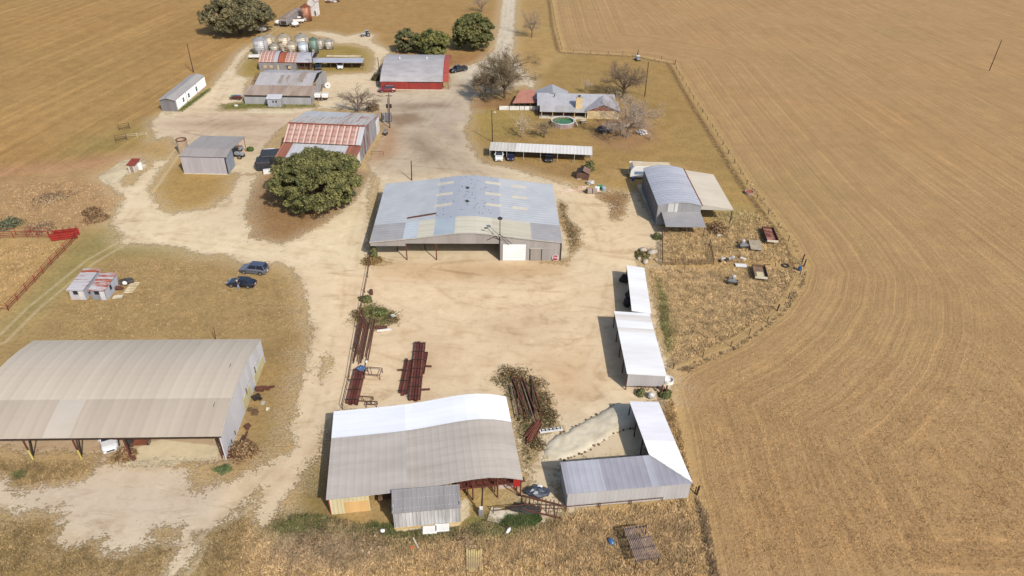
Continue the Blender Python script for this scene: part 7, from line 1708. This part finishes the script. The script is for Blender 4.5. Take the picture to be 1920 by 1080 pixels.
    solo(MB().blob((0,0,.28),(.34,.5,.3),0,12,7),'blue_drum',paint('drum_blue',C(58,100,146),.3,.4),'blue plastic drum lying left of the slatted frame','drum',G(1145.5,1018),R(22),smooth=True)
    solo(MB().blob((0,0,.5),(1.3,.8,.6),0,12,7,.2),'black_tarp_heap',surf('tarp_black',(.02,.025,.035,1),(.05,.06,.08,1),.4,ns=3),'black tarp heap behind the rusty frame by the L-shaped shed','tarp',G(1008,928))
    solo(MB().blob((0,0,.2),(.38,.38,.25),0,12,7),'white_ball',M['whitepaint'],'round white float on the black tarp heap','float',G(1011.5,921)+Vector((0,0,.55)))
    t = thing('steel_gantry','long rusty steel frame lying between workshop and L-shaped shed','frame',G(978,938),heading((978,938),(1055,950)))
    L = (G(1055,950)-G(978,938)).length
    for y,z in ((0,.9),(-1.6,.5)): MB().beam((0,y,z),(L,y-.3,z*.6),.14,.16).build('rail', M['rusty'], t)
    for k in range(5): MB().beam((.4+k*L/5,-1.8,.2),(.5+k*L/5,.1,.8),.1,.1).build('cross_bar', M['rusty'], t)
    for k in range(3): MB().tube((.6+k*L/3,-.6,0),(.6+k*L/3,-.6,.75),.06).build('leg', M['rusty'], t)
    solo(MB().blob((0,0,.3),(1.8,.7,.35),0,12,6,.3),'burnt_heap',M['dark'],'dark burnt rubbish heap under the rusty frame','rubbish',G(985,956))
    solo(MB().box(-1.6,1.6,-1.0,1.0,.0,.12),'concrete_slab',M['concrete'],'tilted pinkish concrete slab above the green grass patch','slab',G(943,969),R(-12))
    # bundle of pale posts in the bottom grass
    it = [((876+k*4.4,1034+random.uniform(-2,2)),(876.5+k*4.0,1070+random.uniform(-3,3)),.12+.02*(k%2)) for k in range(7)]
    pile('pale_post','pale wooden post in the bundle lying in the bottom grass','post','posts bundled in the bottom grass',it,lambda L: MB().box(0,L,-.1,.1,0,.2),surf('pale_post',C(206,184,124),C(164,140,104),.8,ns=.8,contrast=1.6))
    # slatted rack on legs
    a = G(1194,1053,1.6); b = G(1237,1046,1.6); c2 = G(1172,990,1.6); t = thing('slatted_rack','weathered slatted steel rack on legs in the bottom right grass','rack',Vector((a.x,a.y,0)),math.atan2((b-a).y,(b-a).x))
    W = (b-a).length; ux = (b-a).normalized(); vy = Vector((-ux.y,ux.x,0)); D = (c2-a).dot(vy); sk = (c2-a).dot(ux); n = 14
    gm = surf('slat_grey',C(168,146,136),C(120,102,96),.8,.1,1.5)
    for k in range(n):
        x = W*k/(n-1)
        MB().box(x-.045,x+.045,0,D*(1.0 if k < 6 or k%2 == 0 else .66),1.57,1.65).build('slat', gm, t)
    for v in (.1,D*.36,D*.64,D-.15): MB().box(-.1,W+.1,v,v+.12,1.45,1.565).build('cross_bar', M['darksteel'], t)
    for x in (0,W-.0):
        for v in (.1,D-.2): MB().tube((x,v,0),(x,v,1.5),.06).build('leg', M['darksteel'], t)
    # under the white sheds and around
    for k in range(9):
        px = 1166+k*.9 if False else 1168+k*1.0; py = 620+k*12
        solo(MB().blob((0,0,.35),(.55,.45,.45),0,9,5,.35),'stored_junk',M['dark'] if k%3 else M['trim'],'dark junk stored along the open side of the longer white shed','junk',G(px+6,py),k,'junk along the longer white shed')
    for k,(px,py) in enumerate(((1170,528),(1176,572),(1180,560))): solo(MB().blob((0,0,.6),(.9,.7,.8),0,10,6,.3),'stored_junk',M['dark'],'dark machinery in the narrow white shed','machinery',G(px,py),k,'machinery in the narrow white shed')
    solo(MB().lathe(0,0,[(.75,0),(.75,.55),(.65,.55),(.65,.15),(0,.15)],18),'white_tub',M['whitepaint'],'white round tub at the right corner of the longer white shed','tub',G(1253,716))
    solo(MB().blob((0,0,.5),(.55,.5,.55),0,10,7,.08),'grey_tank',M['trim'],'rounded grey tank between the white sheds and the L-shaped shed','tank',G(1220,746))
    solo(MB().box(-1.3,1.3,-.08,.08,.1,.9),'brace_fence',M['rusty'],'short rusty rail frame behind the rounded grey tank','rail',G(1212,732)) if False else None
    t = thing('rail_frame','short rusty rail with slanted stubs below the longer white shed','rail',G(1196,732),R(-2)); MB().tube((0,0,.8),(3.6,0,.8),.05).build('rail', M['rusty'], t)
    for x in (.2,1.3,2.4,3.4): MB().tube((x,0,.0),(x+.3,.1,.8),.05).build('stub', M['rusty'], t)
    c = G(1240,740); t = thing('rusty_post_pair','pair of thick rusty posts at the corner below the longer white shed','post',c)
    for x in (0,.6): MB().tube((x,0,0),(x,.1,1.6),.12).build('post', M['rusty'], t)
clutter()
# ================================================================== trees
def leaf_material(name, dark, light):
    t = NT(name); c = t.attr('tint', True); t.l(c, t.b.inputs['Base Color']); t.b.inputs['Roughness'].default_value = .7; t.b.inputs['Specular IOR Level'].default_value = .25
    t.b.inputs['Subsurface Weight'].default_value = 0
    return t.m
LEAF = leaf_material('oak_leaves', None, None)
BARK = surf('bark', C(104,84,66), C(74,60,50), .95, 0, 3, (1, 1, .3))
BARK2 = surf('bark_pale', C(170,150,134), C(128,110,98), .95, 0, 3, (1, 1, .3))
def limb(m, a, b, r0, r1, seg=4, wob=.12):
    a = Vector(a); b = Vector(b); p = a; L = (b-a).length
    for i in range(1, seg+1):
        q = a+(b-a)*i/seg
        if i < seg: q = q+Vector((random.uniform(-1,1),random.uniform(-1,1),random.uniform(-.5,.8)))*L*wob*.5
        m.tube(p, q, r0+(r1-r0)*(i-1)/seg, 6, r2=r0+(r1-r0)*i/seg); p = q
def leafy(name, label, px, py, zc, a, c, nl, leaf, dark, light, lobes=60, seed=1, group=None, b=None, flat=.0, gaps=.12, lr0=.15, lr1=.27):
    rng = np.random.default_rng(seed); random.seed(seed); b = b or a
    g = G(px, py, zc); base = Vector((g.x, g.y, 0)); t = thing(name, label, 'tree', base, 0, group)
    # lobe centres over the crown, small lobes -> uneven outline
    u = rng.normal(size=(lobes, 3)); u /= np.linalg.norm(u, axis=1)[:, None]; u[:, 2] = np.where(u[:, 2] < -.8, -u[:, 2], u[:, 2])
    rad = rng.uniform(.55, 1.0, (lobes, 1))**.6; ctr = u*rad*np.array([a*.86, b*.86, c*.84])+np.array([0, 0, zc]); ctr[:, 2] = np.maximum(ctr[:, 2], .5)
    lr = rng.uniform(lr0, lr1, lobes)*a
    sel = rng.random(lobes) > gaps; ctr, lr = ctr[sel], lr[sel]; n = len(ctr)
    # secondary clumps
    per = 9; cc = np.repeat(ctr, per, 0); rr = np.repeat(lr, per); v = rng.normal(size=(n*per, 3)); v /= np.linalg.norm(v, axis=1)[:, None]; v[:, 2] = np.abs(v[:, 2])*.9-.15
    sc = cc+v*rr[:, None]*.85; sr = rr*rng.uniform(.3, .5, n*per); tone = np.repeat(rng.uniform(0, 1, n), per)*.55+rng.uniform(0, 1, n*per)*.45
    k = rng.integers(0, n*per, nl); w = rng.normal(size=(nl, 3)); w /= np.linalg.norm(w, axis=1)[:, None]; w[:, 2] = w[:, 2]*.75
    P = sc[k]+w*(sr[k]*rng.uniform(.3, 1.08, nl)**.5)[:, None]; P[:, 2] = np.maximum(P[:, 2], .15)
    N = w+rng.normal(0, .55, (nl, 3))+np.array([0, 0, .35]); N /= np.linalg.norm(N, axis=1)[:, None]
    T = np.cross(N, rng.normal(size=(nl, 3))); T /= np.linalg.norm(T, axis=1)[:, None]; Bn = np.cross(N, T)
    s = leaf*rng.uniform(.6, 1.4, (nl, 1)); T = T*s; Bn = Bn*s*.6
    V = np.stack([P-T, P-Bn*.9+T*.1, P+T, P+Bn*.9+T*.1], 1).reshape(-1, 3)
    cd, cl = np.array(C(*dark)[:3]), np.array(C(*light)[:3]); tn = np.clip(tone[k]+rng.normal(0, .22, nl), 0, 1)[:, None]; col = cd*(1-tn)+cl*tn
    tri_object('crown', V, np.repeat(col, 4, 0), LEAF, None, None, None, t, per=4)
    m = MB(); tr = max(.25, a*.055)
    limb(m, (0,0,-.1), (0,0,zc*.6), tr, tr*.75, 3, .05)
    for i in rng.choice(n, min(n, 16), False): limb(m, (0,0,zc*random.uniform(.35,.6)), tuple(ctr[i]), tr*.45, .05, 4, .15)
    m.build('trunk', BARK, t); return t
leafy('oak_tree','big spreading live oak in the middle of the yard beside the rusty warehouse',593,338,5.2,10.0,5.6,150000,.16,(58,64,36),(140,136,82),230,3,gaps=.0,lr0=.09,lr1=.18)
leafy('oak_tree','largest live oak standing in the field at the top left',445,28,6.2,13.0,6.4,90000,.26,(70,68,48),(136,126,90),190,4,gaps=.03,lr0=.10,lr1=.19)
leafy('cedar_tree','dark rounded evergreen leftmost of the three behind the red barn',763,77,3.4,4.5,4.1,36000,.22,(60,66,44),(124,120,78),70,5,'evergreens behind the red barn')
leafy('cedar_tree','middle yellow-green evergreen behind the red barn',812,82,3.3,5.9,4.2,46000,.22,(60,70,36),(140,136,76),90,6,'evergreens behind the red barn')
leafy('cedar_tree','tallest rounded evergreen beside the gravel road',887,62,5.2,7.3,6.4,70000,.24,(58,66,36),(130,126,74),130,7,'evergreens behind the red barn',gaps=.04)
# bare trees
def bare(name, label, base, top, spread, mat, twig, n0=5, depth=4, fuzz=0, fcol=((120,98,80),(160,140,120)), seed=1, lean=(0, 0), trunk=.25, fz=.4, group=None, fw=1.0):
    random.seed(seed); rng = np.random.default_rng(seed); b = G(*base); H = 5.0; best = 1e9
    for i in range(15, 160):
        g = G(base[0], top, i*.1); e = abs(g.y-b.y)
        if e < best: best = e; H = i*.1
    t = thing(name, label, 'tree', b, 0, group); tm = MB(); bm_ = MB(); tips = []
    def grow(p, d, L, r, lev):
        segs = 3 if lev < 3 else 2; q = p
        for i in range(segs):
            d = (d+Vector((random.gauss(0,1),random.gauss(0,1),random.gauss(0,.6)))*.17+Vector((0,0,.05))).normalized(); e = q+d*L/segs
            if e.z < .3: e.z = .3+random.random()*.2
            (tm if lev == 0 else bm_).tube(q, e, r*(1-.3*i/segs), 6 if lev < 2 else (4 if lev < 3 else 3), r2=r*(1-.3*(i+1)/segs)); q = e
            if lev < depth and i > 0 or (lev > 0 and lev < depth):
                for _ in range(1 if lev < 2 else 2):
                    s = (d+Vector((random.gauss(0,1),random.gauss(0,1),random.gauss(0,.7)))*.75).normalized(); s = Vector((s.x*spread,s.y*spread,s.z)).normalized(); grow(q, s, L*random.uniform(.5,.72), r*.5, lev+1)
        if lev >= depth-1: tips.append(q.copy())
    th = H*.22; tm.tube((0,0,-.1), (lean[0]*.2,lean[1]*.2,th), trunk, 8, r2=trunk*.8); p0 = Vector((lean[0]*.2,lean[1]*.2,th))
    for k in range(n0):
        an = 2*math.pi*(k+random.uniform(-.25,.25))/n0; dv = Vector((math.cos(an)*spread*.75+lean[0]*.4,math.sin(an)*spread*.75+lean[1]*.4,random.uniform(.6,1.1))).normalized(); grow(p0, dv, H*random.uniform(.36,.5), trunk*.55, 1)
    tm.build('trunk', mat, t); bm_.build('branches', twig, t)
    if fuzz and tips:
        T = np.array([tuple(q) for q in tips]); k = rng.integers(0, len(T), fuzz); P = T[k]+rng.normal(0, fz, (fuzz, 3)); P[:, 2] = np.maximum(P[:, 2], .2)
        d = rng.normal(size=(fuzz, 3)); d[:, 2] = np.abs(d[:, 2])*.8; d /= np.linalg.norm(d, axis=1)[:, None]; s = np.cross(d, rng.normal(size=(fuzz, 3))); s /= np.linalg.norm(s, axis=1)[:, None]
        ln = rng.uniform(.15, .5, (fuzz, 1)); V = np.stack([P-s*.04, P+s*.04, P+d*ln], 1).reshape(-1, 3)
        P = P; s = s*fw
        c0, c1 = np.array(C(*fcol[0])[:3]), np.array(C(*fcol[1])[:3]); w = rng.random((fuzz, 1)); tri_object('twigs', V, np.repeat(c0*(1-w)+c1*w, 3, 0), LEAF, None, None, None, t)
    return t
TW = surf('twig_grey', C(140,122,108), C(108,92,80), .95); TWB = surf('twig_brown', C(104,86,66), C(78,64,50), .95)
bare('bare_tree','large brown half-bare tree beside the house patio',(946,184),100,1.05,BARK,TWB,9,4,26000,((92,78,56),(150,132,102)),11,trunk=.35,fz=.34,fw=1.7)
bare('bare_tree','smaller brown tree left of the large half-bare one',(906,187),138,.95,BARK,TWB,7,4,11000,((100,86,64),(156,138,112)),12,trunk=.2,fz=.28,fw=1.6)
bare('bare_tree','dark gnarled tree crossing the gravel road behind the brown tree',(962,128),94,1.3,BARK,TWB,5,3,700,((92,76,54),(120,104,80)),13,trunk=.22)
bare('bare_tree','rounded bare brown tree behind the stone house wing',(1168,183),117,1.05,BARK,TWB,8,4,9000,((112,92,74),(150,130,108)),14,trunk=.3,fz=.3,fw=1.3)
bare('bare_tree','pale pinkish bare tree beside the trampoline',(1175,258),178,1.05,BARK2,surf('twig_pale', C(172,156,142), C(138,122,110), .95),8,4,9000,((142,126,110),(176,160,144)),15,trunk=.32,fz=.3,fw=1.1)
bare('bare_tree','small white-trunked bare tree left of the pool',(978,257),208,.9,BARK2,surf('twig_white', C(190,174,156), C(160,144,126), .95),4,3,700,((170,150,124),(190,172,146)),16,trunk=.2)
bare('bare_tree','small low bare tree touching the pool edge',(1020,258),222,1.15,BARK,TW,5,3,1500,((130,116,84),(160,144,112)),17,trunk=.2)
bare('bare_tree','wide twisting grey bare tree behind the rust-streaked warehouse',(673,210),155,1.7,BARK2,TW,7,4,1800,((140,122,104),(170,152,132)),18,trunk=.4,fz=.4)
bare('bare_tree','small grey bare tree right of the gravel road',(997,70),18,.9,BARK,TW,5,4,2500,((140,122,104),(172,152,130)),19,trunk=.2)
bare('bare_tree','faint bare tree at the top edge left of the gravel road',(903,22),-8,.9,BARK,TW,5,3,2000,((140,122,104),(170,150,126)),20,trunk=.2)
bare('bare_sapling','thin pale sapling behind the ranch house roof',(1098,174),152,.7,BARK2,TW,3,3,500,((170,150,130),(190,170,150)),21,trunk=.08)
random.seed(31)
def bush(label, px, py, r, h, cols, seed, n=1500, name='shrub', leaf=.16):
    rng = np.random.default_rng(seed); g = G(px, py); u = rng.normal(size=(n, 3)); u /= np.linalg.norm(u, axis=1)[:, None]; u[:, 2] = np.abs(u[:, 2])
    cl = rng.normal(0, .35, (12, 3)); P = (u*rng.uniform(.5, 1, (n, 1))+cl[rng.integers(0, 12, n)])*np.array([r, r, h])*.75; P[:, 2] = np.abs(P[:, 2])
    N = u+rng.normal(0, .6, (n, 3)); T = np.cross(N, rng.normal(size=(n, 3))); T /= np.linalg.norm(T, axis=1)[:, None]; N /= np.linalg.norm(N, axis=1)[:, None]; B = np.cross(N, T); s = leaf*rng.uniform(.6, 1.4, (n, 1))
    V = np.stack([P-T*s, P-B*s*.6, P+T*s, P+B*s*.6], 1).reshape(-1, 3); col = np.array([C(*c)[:3] for c in cols])[rng.integers(0, len(cols), n)]*rng.uniform(.75, 1.25, (n, 1))
    o = tri_object(name, V, np.repeat(col, 4, 0), LEAF, label, 'shrub', None, None, per=4); o.location = g
gr = [(84,96,52),(98,104,60),(112,104,66)]; br = [(132,104,72),(150,122,88),(110,84,60)]; gy = [(150,126,96),(164,138,106),(136,112,86)]
for a in (('grey-green shrub above the red corral',17,423,2.6,1.2,[(76,88,66),(98,104,78),(120,112,84)],41),('greyish dead brush right of the corral shrub',75,428,3.2,.4,gy,42),('dead brush patch high on the left slope',92,372,3.5,.4,gy,43),('dark dead brush near the drive bend',180,410,2.4,.5,br,44),('brown dead brush at the near corner of the machine shed',455,850,1.8,1.3,br,45),
          ('brown weeds at the third machine shed post',234,856,1.4,1.0,br,46),('green weed at the left eave corner of the central barn',702,482,.7,2.2,gr,47),('low weeds spreading at the fence top by the central barn',700,490,1.6,.5,[(120,100,60),(140,112,72)],48),('green bush at the head of the fence pipe pile',688,563,1.0,.8,gr,49),('green bush right of the fence pipe pile',709,588,1.1,.9,gr,50),
          ('small dark bush by the carport end post',1104,318,1.2,1.6,gr,51),('dark shrub at the left corner of the red barn',706,150,1.6,2.0,[(70,64,44),(98,86,58)],52),('dead bushy vine mound by the twisting bare tree',698,207,1.6,3.0,[(110,90,64),(132,112,82)],53),('green weed by the pen fence corner',1231,446,.9,1.2,gr,54),('weeds around the pale boulders',1203,480,1.6,.5,[(96,96,54),(126,106,66)],55),
          ('grey dead brush behind the bottom workshop weeds',575,1035,3.0,.3,gy,56),('grey dead brush in the bottom grass strip',690,1020,2.2,.28,gy,57),('dark dead brush right of the small grey lean-to',880,1012,1.6,.25,gy,58),('green weed between rail frame and grey tank',1200,740,.6,.8,gr,59),('green bush at the corner by the L-shaped shed top',1248,742,.8,.8,gr,60),('tangled brown weeds by the awning of the round barn',1340,432,2.4,1.3,br,61),('dry weed clump near the gate of the left field',175,398,2.0,.7,br,62)):
    bush(*a)
for k, (px, py, r, h) in enumerate(((950,700,1.7,.9),(975,702,1.9,1.0),(1008,720,1.5,.7),(1022,748,1.4,.6),(1030,780,1.5,.6),(672,590,1.2,.7),(735,600,1.3,.6),(1005,835,1.2,.5))):
    bush(['dry brush at the left tip of the weedy pipe pile','dry brush across the top of the weedy pipe pile','dry brush at the upper right of the weedy pipe pile','weeds right of the upright red pipes','thin weeds right of the slanting pipes','brown brush left of the fence pipe pile','brown brush under the white spool','weeds between workshop and gravel mound'][k], px, py, r, h, [(120,98,66),(150,126,90),(96,92,56),(84,64,48)], 80+k, 420, 'shrub', .11)
